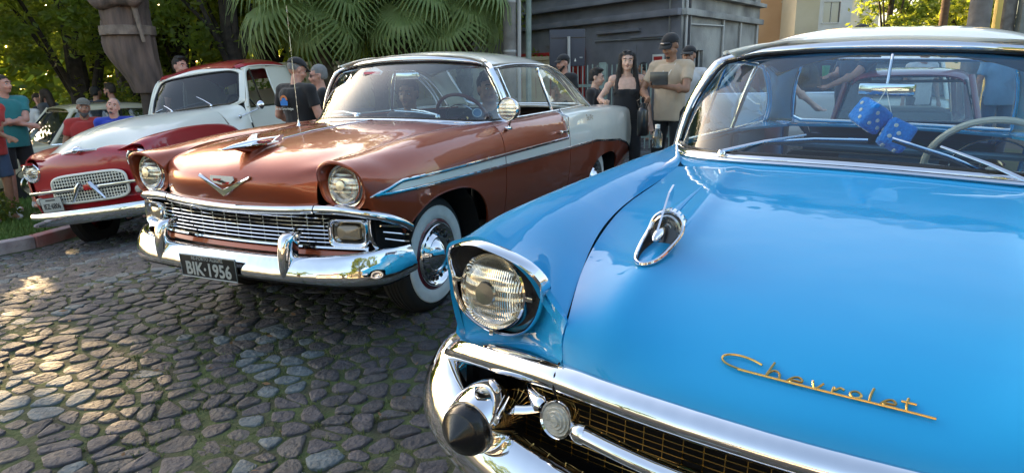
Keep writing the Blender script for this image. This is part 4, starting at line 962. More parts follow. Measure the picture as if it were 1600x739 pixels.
    lp=[tuple(p) for p in G[0]]+[tuple(p) for p in G[1:-1,-1]]+[tuple(p) for p in G[-1][::-1]]+[tuple(p) for p in G[1:-1,0][::-1]]
    MB().tube(lp[::2],.017,8,closed=True).build('windshield_gasket','black_rubber',car)
    # cab front frame round the pane
    L=np.array(lp); ce=L.mean(0); 
    o1=[];o2=[]
    for q in L:
        v=q-ce; n=np.array((0,v[1],v[2])); n/=np.linalg.norm(n); o1.append(q+n*.035+np.array((.006,0,0))); o2.append(q+n*np.array((0,.085,.075))+np.array((-.03,0,0)))
    G=np.stack([L,np.array(o1),np.array(o2)]); G=np.concatenate([G,G[:,:1]],1); MB().grid(G).build('windshield_surround',I,car)
    # roof
    rw=[(-1.84,.60,1.81,1.875),(-1.96,.655,1.835,1.925),(-2.3,.69,1.85,1.985),(-2.7,.70,1.85,2.005),(-3.1,.69,1.83,1.98),(-3.3,.64,1.72,1.88),(-3.34,.60,1.60,1.72)]
    rows=[[(x,0,zc),(x,.3,zc-.012),(x,.52,zc-.05),(x,y-.035,z+.04),(x,y,z)] for x,y,z,zc in rw]
    panel('roof',loft(mirror_rows(rows),40,50),R,car,ctr=(-2.5,0,1.3))
    for s in (1,-1):
        Y=lambda P:[(x,y*s,z) for x,y,z in P]
        # cream door: frame round an open window with a quarter light
        lower=[[(x,.805*s,.46),(x,.815*s,.70),(x,.81*s,.95),(x,.80*s,1.12),(x,.785*s,1.262)] for x in (-1.60,-2.0,-2.5)]
        panel('door',loft(lower,14,26),I,car,ctr=(-2,0,.8))
        low2=[[(x,.80*s,.46),(x,.81*s,.70),(x,.805*s,.95),(x,.80*s,1.12),(x,.785*s,1.25)] for x in (-2.52,-2.9,-3.34)]
        panel('cab_side',loft(low2,14,26),I,car,ctr=(-2,0,.8))
        fr=[[(-1.60,.775*s,1.262),(-1.72,.745*s,1.50),(-1.86,.70*s,1.74),(-1.98,.685*s,1.80),(-2.25,.68*s,1.815),(-2.50,.68*s,1.81),(-2.50,.70*s,1.70),(-2.50,.785*s,1.262)]]
        P=curve(fr[0],60); MB().tube(P,.026,8,flat=.55,up=(0,1,0)).build('door_frame',I,car)
        MB().tube(Y([(-1.62,.785,1.262),(-2.0,.785,1.262),(-2.5,.785,1.262)]),.014,8).build('door_sill','chrome',car)
        MB().tube(Y([(-2.02,.772,1.27),(-1.985,.70,1.79)]),.012,6).build('vent_bar','black_rubber',car)
        MB().poly(Y([(-1.66,.765,1.27),(-2.02,.765,1.27),(-1.985,.695,1.79),(-1.88,.69,1.73)])).build('vent_window','clear_glass',car,smooth=False)
        MB().grid(loft([Y([(-1.53,.76,1.05),(-1.56,.755,1.2),(-1.62,.72,1.32),(-1.80,.66,1.62),(-1.88,.64,1.80)]),Y([(-1.585,.795,1.05),(-1.60,.78,1.22),(-1.69,.755,1.46),(-1.82,.71,1.70),(-1.92,.68,1.82)])],4,30)).build('windshield_pillar',I,car)
        rows=[Y([(-2.52,.785,1.25),(-2.53,.72,1.60),(-2.53,.69,1.83)]),Y([(-2.9,.785,1.25),(-2.9,.73,1.60),(-2.9,.70,1.84)]),Y([(-3.25,.76,1.25),(-3.28,.70,1.60),(-3.25,.66,1.80)]),Y([(-3.36,.60,1.25),(-3.37,.58,1.5),(-3.34,.55,1.66)])]
        panel('cab_corner',loft(rows,20,12),I,car,ctr=(-2.6,0,1.4))
        MB().tube(Y([(x,y+.012,z) for x,y,z in ((-1.86,.64,1.80),(-2.0,.68,1.83),(-2.3,.70,1.845),(-2.7,.71,1.845),(-3.1,.70,1.825))]),.011,6).build('drip_rail',I,car)
        # bed
        rows=[Y([(x,.80,.55),(x,.82,.75),(x,.82,.95),(x,.80,1.02)]) for x in (-3.42,-4.2,-5.0)]
        panel('bed_side',loft(rows,20,14),R,car,ctr=(-4,0,.8))
        wheel(car,0,.70*s,rad=.36,ww=(.20,.22),side=s,rimmat='red_paint',z0=-.10); wheel(car,-3.0,.70*s,rad=.36,ww=(.20,.22),side=s,rimmat='red_paint',z0=-.03)
        # headlights
        e=bpy.data.objects.new('headlight_pod',None); link(e,car); e.location=(.60,.645*s,.862)
        MB().lathe([(.125,-.05),(.118,.02),(.108,.055),(.100,.060),(.093,.045),(.090,.02)],axis='x',n=40).build('chrome_ring','chrome',e)
        MB().prism([(.04,-.055,.085),(.115,-.045,.088),(.125,0,.096),(.115,.045,.088),(.04,.055,.085),(.04,0,.105)],(0,0,.012)).build('visor','red_enamel',e) 
        headlight(car,(.625,.645*s,.860),r=.085,ring=.008)
        MB().lathe([(.042,-.01),(.040,.012),(.028,.024),(.0005,.028)],c=(.685,-.612,.545) if s<0 else (.685,.612,.545),axis='x',n=20).build('parking_light','clear_lens',car)
    MB().box((-3.36,0,1.0),(.04,1.5,1.1)).build('cab_back',I,car,smooth=False)
    MB().box((-2.4,0,.60),(1.7,1.5,.04)).box((-4.2,0,.60),(1.6,1.6,.04)).build('floor_pan','dark_void',car,smooth=False)
    MB().box((-1.0,0,.8),(.8,1.0,.3)).build('engine_bay','dark_void',car,smooth=False)
    MB().box((-5.0,0,.78),(.04,1.6,.46),bev=.01).build('tailgate',R,car,smooth=False)
    bench_seat(car,-2.7,.62,'dark_vinyl','dark_vinyl',z=.75,h=.5); steering_wheel(car,(-2.15,.36,1.28),'black_rubber')
    MB().box((-1.72,0,1.22),(.16,1.4,.22),bev=.04).build('dashboard','dark_vinyl',car)
    # grille: ivory egg-crate in two bands with a chrome bar, V bars and a red badge
    cy=.06
    def loop(w,h,x,z,k=5,n=48): return [(x-.06*((abs(cos(a))**(2/k)*w)**2),cy+abs(cos(a))**(2/k)*math.copysign(w,cos(a)),z+abs(sin(a))**(2/k)*math.copysign(h,sin(a))) for a in np.linspace(0,2*PI,n+1)[:-1]]
    MB().poly(loop(.45,.145,.708,.635)).build('grille_backing','dark_void',car,smooth=False)
    MB().tube(loop(.455,.148,.715,.635),.016,8,closed=True,flat=.8).build('grille_frame','ivory_paint',car)
    for z0,z1 in ((.665,.765),(.505,.605)):
        for k in range(3):
            z=z0+(z1-z0)*(k+.5)/3; MB().tube([(.722-.06*y*y,cy+y,z) for y in np.linspace(-.43,.43,9)],.0052,5,cap=False).build('grille_bar','ivory_paint',car)
        for k in range(-12,13):
            y=k*.035; MB().box((.722-.06*y*y,cy+y,(z0+z1)/2),(.008,.008,z1-z0)).build('grille_bar','ivory_paint',car,smooth=False)
    P=[(.742-.10*y*y,y,.635+.0*y) for y in np.linspace(-.70,.62,25)]
    MB().tube(P,.019,8,flat=.7,up=(1,0,0)).build('grille_crossbar','chrome',car)
    for s in (1,-1):
        MB().tube([(.765,cy+.055*s,.690),(.775,cy+.09*s,.65),(.765,cy+.20*s,.500)],[.022,.026,.010],8,flat=.7).build('grille_chevron','chrome',car)
    MB().box((.760,cy+.02,.640),(.02,.10,.065),bev=.01).build('grille_badge','red_enamel',car)
    # badge and spear on the hood nose
    e=bpy.data.objects.new('hood_ornament',None); link(e,car); e.location=(.675,.0,1.035)
    MB().lathe([(.0005,.06),(.02,.05),(.038,.02),(.042,-.02),(.03,-.08),(.01,-.14)],axis='x',n=20).build('body','chrome',e)
    MB().tube([(-.02,-.21,-.012),(.02,-.1,-.004),(.025,0,0),(.02,.1,-.004),(-.02,.21,-.012)],[.004,.010,.018,.010,.004],8,flat=.6).build('wing','chrome',e)
    # bumper
    Pc=curve([(.52,-.86,.345),(.66,-.80,.345),(.755,-.62,.345),(.80,-.3,.345),(.81,0,.345),(.80,.3,.345),(.755,.62,.345),(.66,.80,.345),(.52,.86,.345)],80)
    T=np.gradient(Pc,axis=0); T/=np.linalg.norm(T,axis=1,keepdims=True); Nn=np.cross(T,np.array((0,0,1.)))
    if Nn[40,0]<0: Nn*=-1
    G=np.stack([Pc+Nn*a+np.array((0,0,b)) for a,b in ((-.03,.075),(-.005,.078),(.02,.055),(.028,.0),(.02,-.055),(-.005,-.078),(-.03,-.075))]); MB().grid(loft(G,20,80)).build('front_bumper','chrome',car)
    # plate
    e=bpy.data.objects.new('licence_plate',None); link(e,car); e.location=(.742,-.425,.500); e.rotation_euler=(0,RAD(4),RAD(-4))
    MB().box((0,0,0),(.006,.285,.155),bev=.003).build('backing','plate_grey',e)
    MB().tube([(.003,-.142,-.077),(.003,.142,-.077),(.003,.142,.077),(.003,-.142,.077)],.0035,6,closed=True).build('edge_frame','black_enamel',e)
    text_on('plate_number','IEZ·6806',.082,frame_T((.004,0,-.018),(0,1,0),(0,0,1)),'black_enamel',e,ext=.001,sx=.74,off=.0015)
    text_on('plate_town','RS-TAQUARA',.030,frame_T((.004,0,.048),(0,1,0),(0,0,1)),'black_enamel',e,ext=.0008) if False else MB().box((.0045,0,.052),(.001,.13,.014)).build('plate_town','black_enamel',e,smooth=False)
    wiper(car,(-1.50,.30,1.350),(-1.60,.05,1.50),(-1.60,.16,1.42),(-1.55,-.30,1.375))
    wiper(car,(-1.50,-.30,1.350),(-1.60,-.48,1.45),(-1.60,-.40,1.42),(-1.55,-.60,1.375))
    for s in (1,):
        e=bpy.data.objects.new('door_mirror',None); link(e,car); e.location=(-1.70,.90*s,1.27)
        MB().lathe([(.001,.04),(.03,.035),(.055,.015),(.062,0),(.058,-.004)],axis='x',n=24).build('shell','chrome',e)
        MB().lathe([(.057,-.002),(.0005,-.004)],axis='x',n=24).build('mirror_glass','chrome',e)
        MB().tube([(0.0,-.02,-.04),(.12,-.09,-.075),(.33,-.13,-.115)],.008,8).build('stalk','chrome',e); MB().lathe([(.03,0),(.02,.012),(.001,.016)],c=(.34,-.135,-.12),axis='y',n=14).build('stalk_foot','chrome',e)
    return car
truck()

# ================================================================ simple smaller cars in the back
def small_car(name,label,cat,loc,yaw,paint,L=4.0,W=.76,H=1.4,glass='clear_glass',hood=.85,hatch=False,van=False,tail_lamps=True,group=None,tilt=0):
    car=empty(name,loc,(tilt,0,yaw),label=label,cat=cat,group=group)
    f=L*.21; r_=-L*.79+0
    zb=H*.60 if not van else H*.55
    S=lambda zt,y:[(y*.93,.28),(y,.42),(y*1.0,.60),(y*.985,zt-.06),(y*.90,zt),(y*.5,zt+.02),(0,zt+.03)]
    if van: xs=[(f,.66,.82),(f-.12,.80,.90),(f-.5,1.02,.98),(f-1.0,1.08,1),(-1.5,1.08,1),(-2.5,1.08,1),(r_+.1,1.08,.98),(r_,.95,.92)]
    else: xs=[(f,.60,.78),(f-.10,.72,.90),(f-.4,.82,.98),(-.6,zb,1),(-1.5,zb,1),(-2.2,zb,1),(r_+.3,zb-.04,.97),(r_+.05,zb-.12,.9),(r_,.6,.8)]
    rows=[]
    for x,zt,k in xs:
        h=[(x,y,z) for y,z in S(zt,W*k)]; rows.append(h+[(q[0],-q[1],q[2]) for q in h[-2::-1]])
    G=loft(rows,60,70); 
    MB().grid(G).poly([tuple(p) for p in G[0]]).poly([tuple(p) for p in G[-1][::-1]]).build('body',paint,car,sharp=50)
    # greenhouse
    x0=-.35 if not van else f-.75; x1=r_+.25 if (hatch or van) else r_+.75; t0=x0-.45 if not van else x0-.55; t1=x1-(-.12 if (hatch or van) else -.45)
    zt=H; zr=zb if not van else 1.08
    ty=W*.80 if not van else W*.9
    rows=[]
    for x,y,zc in ((t0+.06,ty*.86,zt-.05),(t0-.12,ty*.95,zt-.015),((t0+t1)/2,ty,zt),(t1+.12,ty*.95,zt-.02),(t1-.05,ty*.86,zt-.07)):
        rows.append([(x,0,zc+.03),(x,y*.6,zc+.02),(x,y*.92,zc-.02),(x,y,zc-.07)])
    panel('roof',loft(mirror_rows(rows),24,24),paint,car,ctr=(-1.5,0,.8))
    def pane(n,P,m): 
        MB().poly(P).build(n,m,car,smooth=False)
    Wb=W*.93
    A=[(x0,-Wb*.9,zr+.02),(x0,Wb*.9,zr+.02),(t0+.03,ty*.86,zt-.09),(t0+.03,-ty*.86,zt-.09)]; pane('windshield',A,glass)
    B=[(x1,-Wb*.9,zr+.02),(x1,Wb*.9,zr+.02),(t1-.03,ty*.86,zt-.11),(t1-.03,-ty*.86,zt-.11)]; pane('rear_window',B,glass)
    for s in (1,-1):
        n=2 if not van else 3
        bx=np.linspace(x0,x1,n+1); tx=np.linspace(t0,t1,n+1)
        for i in range(n): pane('side_window',[(bx[i]-.05,Wb*s,zr+.01),(bx[i+1]+.03,Wb*s,zr+.01),(tx[i+1]+.03,ty*.99*s,zt-.09),(tx[i]-.04,ty*.99*s,zt-.09)],glass)
        for i in range(n+1): MB().tube([(bx[i],Wb*s*(.97 if i in(0,n) else 1),zr-.03),(tx[i],ty*s*(.93 if i in (0,n) else .99),zt-.05)],.035 if not van else .05,8,flat=.6).build('pillar',paint,car)
        MB().tube([(x0,Wb*s,zr),(x1,Wb*s,zr)],.014,6).build('belt_trim','chrome',car)
        for x in (0,-L*.58):
            e=bpy.data.objects.new('wheel',None); link(e,car); e.location=(x,W*.99*s,.29)
            MB().lathe([(.17,.0),(.27,s*.01),(.29,s*-.03),(.29,s*-.14),(.15,s*-.15)],axis='y',n=28).build('tyre','tyre_rubber',e); MB().lathe([(.175,s*.0),(.16,s*.012),(.09,s*-.01),(.05,s*.015),(.001,s*.02)],axis='y',n=24).build('rim','dull_chrome',e)
        e=MB().lathe([(.10,-.03),(.10,.01),(.085,.02),(.05,.035),(.0005,.04)],c=(f-.01,W*.66*s,.60),axis='x',n=24).build('headlight','sealed_beam_glass',car)
        MB().box((r_-.005,W*.72*s,.62),(.03,.10,.16),bev=.012).build('tail_light','red_enamel',car)
    MB().tube([A[0],A[1],A[2],A[3]],.016,6,closed=True).build('windshield_gasket','black_rubber',car); MB().tube([B[0],B[1],B[2],B[3]],.016,6,closed=True).build('rear_window_gasket','black_rubber',car)
    MB().tube([(f-.05,-W,.40),(f+.07,-W*.7,.40),(f+.10,0,.40),(f+.07,W*.7,.40),(f-.05,W,.40)],.045,8,flat=.5,up=(0,0,1)).build('front_bumper','chrome',car)
    MB().tube([(r_+.05,-W,.42),(r_-.07,-W*.7,.42),(r_-.10,0,.42),(r_-.07,W*.7,.42),(r_+.05,W,.42)],.045,8,flat=.5,up=(0,0,1)).build('rear_bumper','chrome',car)
    MB().box((r_-.06,0,.60),(.01,.40,.13),bev=.003).build('licence_plate','plate_grey',car)
    MB().box((-1.4,0,.70),(.5,W*1.3,.5),bev=.1).box((-2.1,0,.70),(.3,W*1.3,.5),bev=.1).build('seats','dark_vinyl',car)
    return car
small_car('parked_car','cream old saloon with a split windshield behind the two men leaning by the pickup','car',(-8.05,10.6,-.47),RAD(-128),'beige_paint',L=4.1,W=.76,H=1.44)
small_car('parked_car','dark red hatchback seen through the blue car rear window','car',(5.4,9.3,-.10),RAD(62),'maroon_paint',L=3.6,H=1.38,hatch=True)
small_car('parked_wagon','cream wagon parked beyond the dark red hatchback, seen through the blue car','wagon',(7.7,13.5,-.15),RAD(62),'ivory_paint',L=4.2,W=.80,H=1.62,hatch=True,glass='dark_glass')
small_car('delivery_van','white van parked behind the pale green picket fence','van',(4.2,13.1,-.20),RAD(163),'white_paint',L=4.6,W=.85,H=1.72,van=True,glass='dark_glass')
# ================================================================ ground
rng=random.Random(11); nr=np.random.RandomState(5)
def ground_mat(name,c1,c2,sc,bump=.6,c3=None):
    m=mat(name,c1,rough=.95,col2=c2,noise_scale=sc,bump=bump,bump_scale=sc*6); return m
ground_mat('moss_soil',(.058,.085,.024),(.045,.045,.026),7)
ground_mat('lawn_soil',(.030,.060,.012),(.020,.028,.010),5)
ground_mat('far_dirt',(.07,.06,.05),(.05,.045,.035),2)
def stone_mat(n,c,c2):
    m=mat(n,c,rough=.66,col2=c2,noise_scale=20,bump=.8,bump_scale=45,rough_var=.14,spec=.5); return m
STONE=[stone_mat('basalt_purple',(.088,.080,.088),(.050,.046,.051)),stone_mat('basalt_dark',(.062,.059,.064),(.036,.034,.038)),
       stone_mat('basalt_brown',(.080,.073,.072),(.046,.041,.041)),stone_mat('basalt_blue_grey',(.135,.165,.175),(.07,.09,.10)),stone_mat('basalt_grey',(.09,.086,.085),(.052,.048,.049))]
def sheet(xs,ys,zf): 
    return np.array([[(x,y,zf(x,y)) for y in ys] for x in xs])
xs=np.concatenate([np.linspace(-60,-12,8),np.linspace(-11,11,45),np.linspace(13,60,8)]); ys=np.concatenate([np.linspace(-40,-2,10),np.linspace(-1,22,47),np.linspace(26,90,10)])
far=MB().grid(sheet(xs,ys,lambda x,y:gz(x,y)-.03)).build('ground','far_dirt',kind='structure',sharp=None)
road=empty('cobbled_road',(0,0,0)); road['kind']='structure'
# kerb line (top outer edge of the road)
KERB=[(-9.6,3.2),(-8.2,4.4),(-7.0,5.65),(-6.25,6.45),(-5.78,7.0),(-5.50,7.42),(-5.36,7.95),(-5.34,9.0),(-5.38,11.0),(-5.6,16.0)]
KC=curve([(a,b,0) for a,b in KERB],400)[:,:2]
def kerb_side(x,y):
    d=KC-np.array((x,y)); i=int(np.argmin((d**2).sum(1))); i=min(max(i,1),398); t=KC[i+1]-KC[i-1]; v=np.array((x,y))-KC[i]
    return (t[0]*v[1]-t[1]*v[0])/np.hypot(*t)   # >0: left of the line = lawn
xs=np.linspace(-10,8,140); ys=np.linspace(.2,19,150)
G=sheet(xs,ys,lambda x,y:gz(x,y)-.006+.008*noise.noise(Vector((x*3,y*3,0))))
MB().grid(G).build('moss_bed','moss_soil',road,sharp=None)
# irregular setts: cells of a jittered, slightly turned grid
def cobbles():
    a=RAD(14); ca,sa=cos(a),sin(a); dx,dy=.140,.090
    pts={}; 
    for i in range(-84,84):
        for j in range(-24,210):
            u=i*dx+(j%2)*dx*.5+rng.uniform(-.52,.52)*dx; v=j*dy+rng.uniform(-.46,.46)*dy
            x=ca*u-sa*v; y=sa*u+ca*v+.0
            if -8.5<x<6.5 and .5<y<18: pts[(i,j)]=(x,y)
    out=[]
    for (i,j),(x,y) in pts.items():
        # keep what the photo sees: a wedge in front of the camera
        if y<9.6: 
            if x>2.8+.40*y: continue
        elif x>6.4: continue
        if x< -y*1.0-1.8: continue
        if x<-4.6 and kerb_side(x,y)>-.10: continue
        if y>12.5 and x<-1.5: continue
        poly=[(x-.4,y-.4),(x+.4,y-.4),(x+.4,y+.4),(x-.4,y+.4)]
        for di in (-2,-1,0,1,2):
            for dj in (-3,-2,-1,0,1,2,3):
                q=pts.get((i+di,j+dj))
                if q is None or (di==0 and dj==0): continue
                mx,my=(x+q[0])/2,(y+q[1])/2; nx,ny=q[0]-x,q[1]-y; n2=[]
                L=len(poly)
                for k in range(L):
                    p,r=poly[k],poly[(k+1)%L]; dp=(p[0]-mx)*nx+(p[1]-my)*ny; dr=(r[0]-mx)*nx+(r[1]-my)*ny
                    if dp<=0: n2.append(p)
                    if dp*dr<0: t=dp/(dp-dr); n2.append((p[0]+(r[0]-p[0])*t,p[1]+(r[1]-p[1])*t))
                poly=n2
                if len(poly)<3: break
            if len(poly)<3: break
        if len(poly)<3: continue
        out.append((x,y,poly))
    return out
CB=cobbles()
CB.sort(key=lambda s:(s[0]**2+s[1]**2))
def stone_geo(x,y,poly,rg):
    # merge tiny edges, shrink for the joint, round the corners, crown the top
    P=[Vector((p[0],p[1])) for p in poly]; c=sum(P,Vector((0,0)))/len(P)
    Q=[]
    for k in range(len(P)):
        if (P[k]-P[k-1]).length>.016: Q.append(P[k])
    if len(Q)<3: return None
    P=Q; n=len(P); R_=[]
    for k in range(n):
        a,b=P[k],P[(k+1)%n]; R_.append(a*.80+b*.20); R_.append(a*.22+b*.78) if n<7 else R_.append(a*.3+b*.7)
    R_=R_[:12]; n=len(R_); V=[];F=[]
    gap=rg.uniform(.006,.017); hh=rg.uniform(.009,.018); tx,ty=rg.uniform(-.06,.06),rg.uniform(-.06,.06)
    rad=max(.03,sum((p-c).length for p in R_)/n)
    g0=gz(c.x,c.y)-.012
    for f,z in ((1-gap/rad,-.01),(1-gap/rad-.012,hh*.80),(1-gap/rad-.075,hh*.98),(.45,hh*1.0)):
        for p in R_:
            w=1+rg.uniform(-.04,.04); q=c+(p-c)*f*w; V.append((q.x,q.y,g0+z+(tx*(q.x-c.x)+ty*(q.y-c.y))*(z>0)+rg.uniform(-.0025,.0025)*(z>0)))
    for r in range(3):
        for k in range(n): F.append((r*n+k,r*n+(k+1)%n,(r+1)*n+(k+1)%n,(r+1)*n+k))
    F.append(tuple(3*n+k for k in range(n)))
    return V,F
def lay():
    # the 300 that show largest are objects of their own
    big=0; mb=MB(); pick=[]
    for (x,y,poly) in CB:
        vis = x<-.05+.28*(y-1.2) and x>-.80*y and y>1.15
        pick.append(vis)
    for (x,y,poly),vis in zip(CB,pick):
        g=stone_geo(x,y,poly,rng)
        if not g: continue
        n_=noise.noise(Vector((x*.9,y*.9,3))); b_=noise.noise(Vector((x*1.3+8,y*1.3,9)))
        w=rng.random()
        k=3 if (b_>.20 and w<.55) or w<.035 else (0 if w<.42 else 1 if w<.62 else 2 if w<.80 else 4)
        if vis and big<300:
            big+=1; m2=MB(); m2.add(*g); m2.build('stone',STONE[k],road,sharp=None)
        else: mb.cur=k; mb.add(*g)
    o=mb.build('paving_stones',STONE,road,sharp=None,kind='stuff')
lay()
# moss and grass tufts in the joints
mat('grass_blade',(.075,.13,.022),rough=.7,col2=(.11,.12,.03),noise_scale=3); mat('lawn_blade',(.085,.19,.025),rough=.7,col2=(.13,.20,.04),noise_scale=1.5); mat('dead_leaf',(.16,.085,.035),rough=.8)
def blades(name,spots,m,parent,hr,wr,n=(3,6),spread=.02,zf=gz):
    V=[];F=[]
    for (x,y) in spots:
        for _ in range(rng.randint(*n)):
            bx,by=x+rng.gauss(0,spread),y+rng.gauss(0,spread); hh=rng.uniform(*hr); w=rng.uniform(*wr); a=rng.uniform(0,PI); lx,ly=rng.gauss(0,.45)*hh,rng.gauss(0,.45)*hh
            z=zf(bx,by)-.012; c_,s_=cos(a)*w,sin(a)*w; k=len(V)
            V+=[(bx-c_,by-s_,z),(bx+c_,by+s_,z),(bx+c_*.6+lx*.4,by+s_*.6+ly*.4,z+hh*.6),(bx-c_*.6+lx*.4,by-s_*.6+ly*.4,z+hh*.6),(bx+lx,by+ly,z+hh)]
            F+=[(k,k+1,k+2,k+3),(k+3,k+2,k+4)]
    return MB().add(V,F).build(name,m,parent,smooth=False,kind='stuff')
sp=[]
for (x,y,poly) in CB:
    if y>9: break
    if y<.9 or x<-.84*y: continue
    dens=1.2*max(0,min(1,.6+1.3*noise.noise(Vector((x*1.1,y*1.1,0)))))*(1.0 if x>-2.2 else .5)
    for k,p in enumerate(poly):
        q=poly[(k+1)%len(poly)]
        if rng.random()<dens*.5:
            t=rng.random(); sp.append((p[0]+(q[0]-p[0])*t,p[1]+(q[1]-p[1])*t))
blades('joint_grass',sp,'grass_blade',road,(.010,.030),(.0012,.003),(5,11),.011)
# fallen leaves and litter
mb=MB()
for _ in range(90):
    y=rng.uniform(1.3,7); x=rng.uniform(-.8*y,-.1+.15*y); z=gz(x,y)+.022; a=rng.uniform(0,6.3); s=rng.uniform(.008,.018)
    mb.add([(x+cos(a)*s*1.6,y+sin(a)*s*1.6,z),(x-sin(a)*s*.6,y+cos(a)*s*.6,z+.004),(x-cos(a)*s*1.6,y-sin(a)*s*1.6,z+.003),(x+sin(a)*s*.6,y-cos(a)*s*.6,z-.002)],[(0,1,2,3)])
mb.build('fallen_leaves','dead_leaf',road,smooth=False,kind='stuff')
# kerb stones, painted red and whitewashed in turn
mat('kerb_white',(.50,.43,.42),rough=.85,col2=(.28,.22,.22),noise_scale=5,bump=.4,bump_scale=30); mat('kerb_red',(.46,.17,.15),rough=.85,col2=(.42,.31,.29),noise_scale=4,bump=.4,bump_scale=30)
kerb=empty('kerb',(0,0,0)); kerb['kind']='structure'
i=0; k=0
while i<395:
    j=i; 
    while j<399 and np.hypot(*(KC[j]-KC[i]))<rng.uniform(.80,.86): j+=1
    a=Vector((*KC[i],0)); b=Vector((*KC[min(j,399)],0)); 
    if (b-a).length<.3: break
    t=(b-a).normalized(); n=Vector((-t.y,t.x,0)); c=(a+b)/2+n*.085; z=gz(c.x,c.y)
    mb=MB(); R=Matrix((t,n,Vector((0,0,1)))).transposed(); mb.box((c.x,c.y,z+.005),((b-a).length-.014,.17,.26),R,bev=.028)
    o=mb.build('kerb_stone','kerb_red' if k%3==1 else 'kerb_white',kerb); i=j; k+=1
# lawn
def lawnz(x,y): return gz(x,y)+.105+.02*noise.noise(Vector((x,y,0)))
xs=np.linspace(-16,-5.2,50); ys=np.linspace(2.5,18,60)
G=sheet(xs,ys,lambda x,y: lawnz(x,y) if kerb_side(x,y)>.05 else gz(x,y)-.08); 
lawn=MB().grid(G).build('lawn','lawn_soil',sharp=None,kind='structure')
sp=[]
while len(sp)<15000:
    y=rng.uniform(6.2,12.5); x=rng.uniform(-.88*y-.6,-5.2)
    if kerb_side(x,y)>.17: sp.append((x,y))
blades('lawn_grass',sp,'lawn_blade',None,(.03,.085),(.0025,.005),(3,5),.03,zf=lambda x,y:lawnz(x,y)+.01)

# ================================================================ foliage
def leaf_mat(name,c,t,c2=None,sc=1.2):
    m=bpy.data.materials.new(name); m.use_nodes=True; nt=m.node_tree; nt.nodes.clear(); o=nt.nodes.new('ShaderNodeOutputMaterial')
    mx=nt.nodes.new('ShaderNodeMixShader'); mx.inputs[0].default_value=.5; d=nt.nodes.new('ShaderNodeBsdfPrincipled'); d.inputs['Roughness'].default_value=.45; d.inputs['Specular IOR Level'].default_value=.3
    tr=nt.nodes.new('ShaderNodeBsdfTranslucent'); 
    tc=nt.nodes.new('ShaderNodeTexCoord'); n=nt.nodes.new('ShaderNodeTexNoise'); n.inputs['Scale'].default_value=sc; n.inputs['Detail'].default_value=4
    r=nt.nodes.new('ShaderNodeValToRGB'); r.color_ramp.elements[0].position=.38; r.color_ramp.elements[1].position=.62
    r.color_ramp.elements[0].color=(*(c2 or tuple(q*.55 for q in c)),1); r.color_ramp.elements[1].color=(*c,1)
    nt.links.new(tc.outputs['Object'],n.inputs['Vector']); nt.links.new(n.outputs['Fac'],r.inputs['Fac']); nt.links.new(r.outputs['Color'],d.inputs['Base Color'])
    tr.inputs[0].default_value=(*t,1); nt.links.new(d.outputs[0],mx.inputs[1]); nt.links.new(tr.outputs[0],mx.inputs[2]); nt.links.new(mx.outputs[0],o.inputs[0]); MATS[name]=m
leaf_mat('leaf_dark',(.11,.15,.038),(.45,.55,.07)); leaf_mat('leaf_olive',(.17,.19,.045),(.62,.68,.07)); leaf_mat('leaf_bush',(.08,.12,.03),(.25,.32,.04)); leaf_mat('palm_leaf',(.29,.39,.17),(.34,.42,.14),(.19,.28,.11),3)
mat('bark',(.060,.045,.035),rough=.9,col2=(.028,.021,.017),noise_scale=9,bump=.8,bump_scale=22); mat('palm_bark',(.10,.075,.05),rough=.95,col2=(.05,.035,.022),noise_scale=12,bump=.8,bump_scale=20)
SUNGAPS=[((-4.8,6.7),.14),((-4.35,5.9),.08),((-3.85,5.0),.11),((-3.4,4.35),.09),((-3.1,3.9),.07),((-2.45,3.25),.10),((-2.15,3.02),.08),((-1.85,2.85),.09),((-2.6,2.95),.07),((-6.6,9.3),.22),((-6.3,8.7),.18),((-7.2,9.8),.16)]
_SG=[(Vector((a,b,gz(a,b))),r) for (a,b),r in SUNGAPS]
def in_gap(p):
    for o,r in _SG:
        v=p-o; t=v.dot(sdir)
        if (v-sdir*t).length<r+.09: return True
    return False
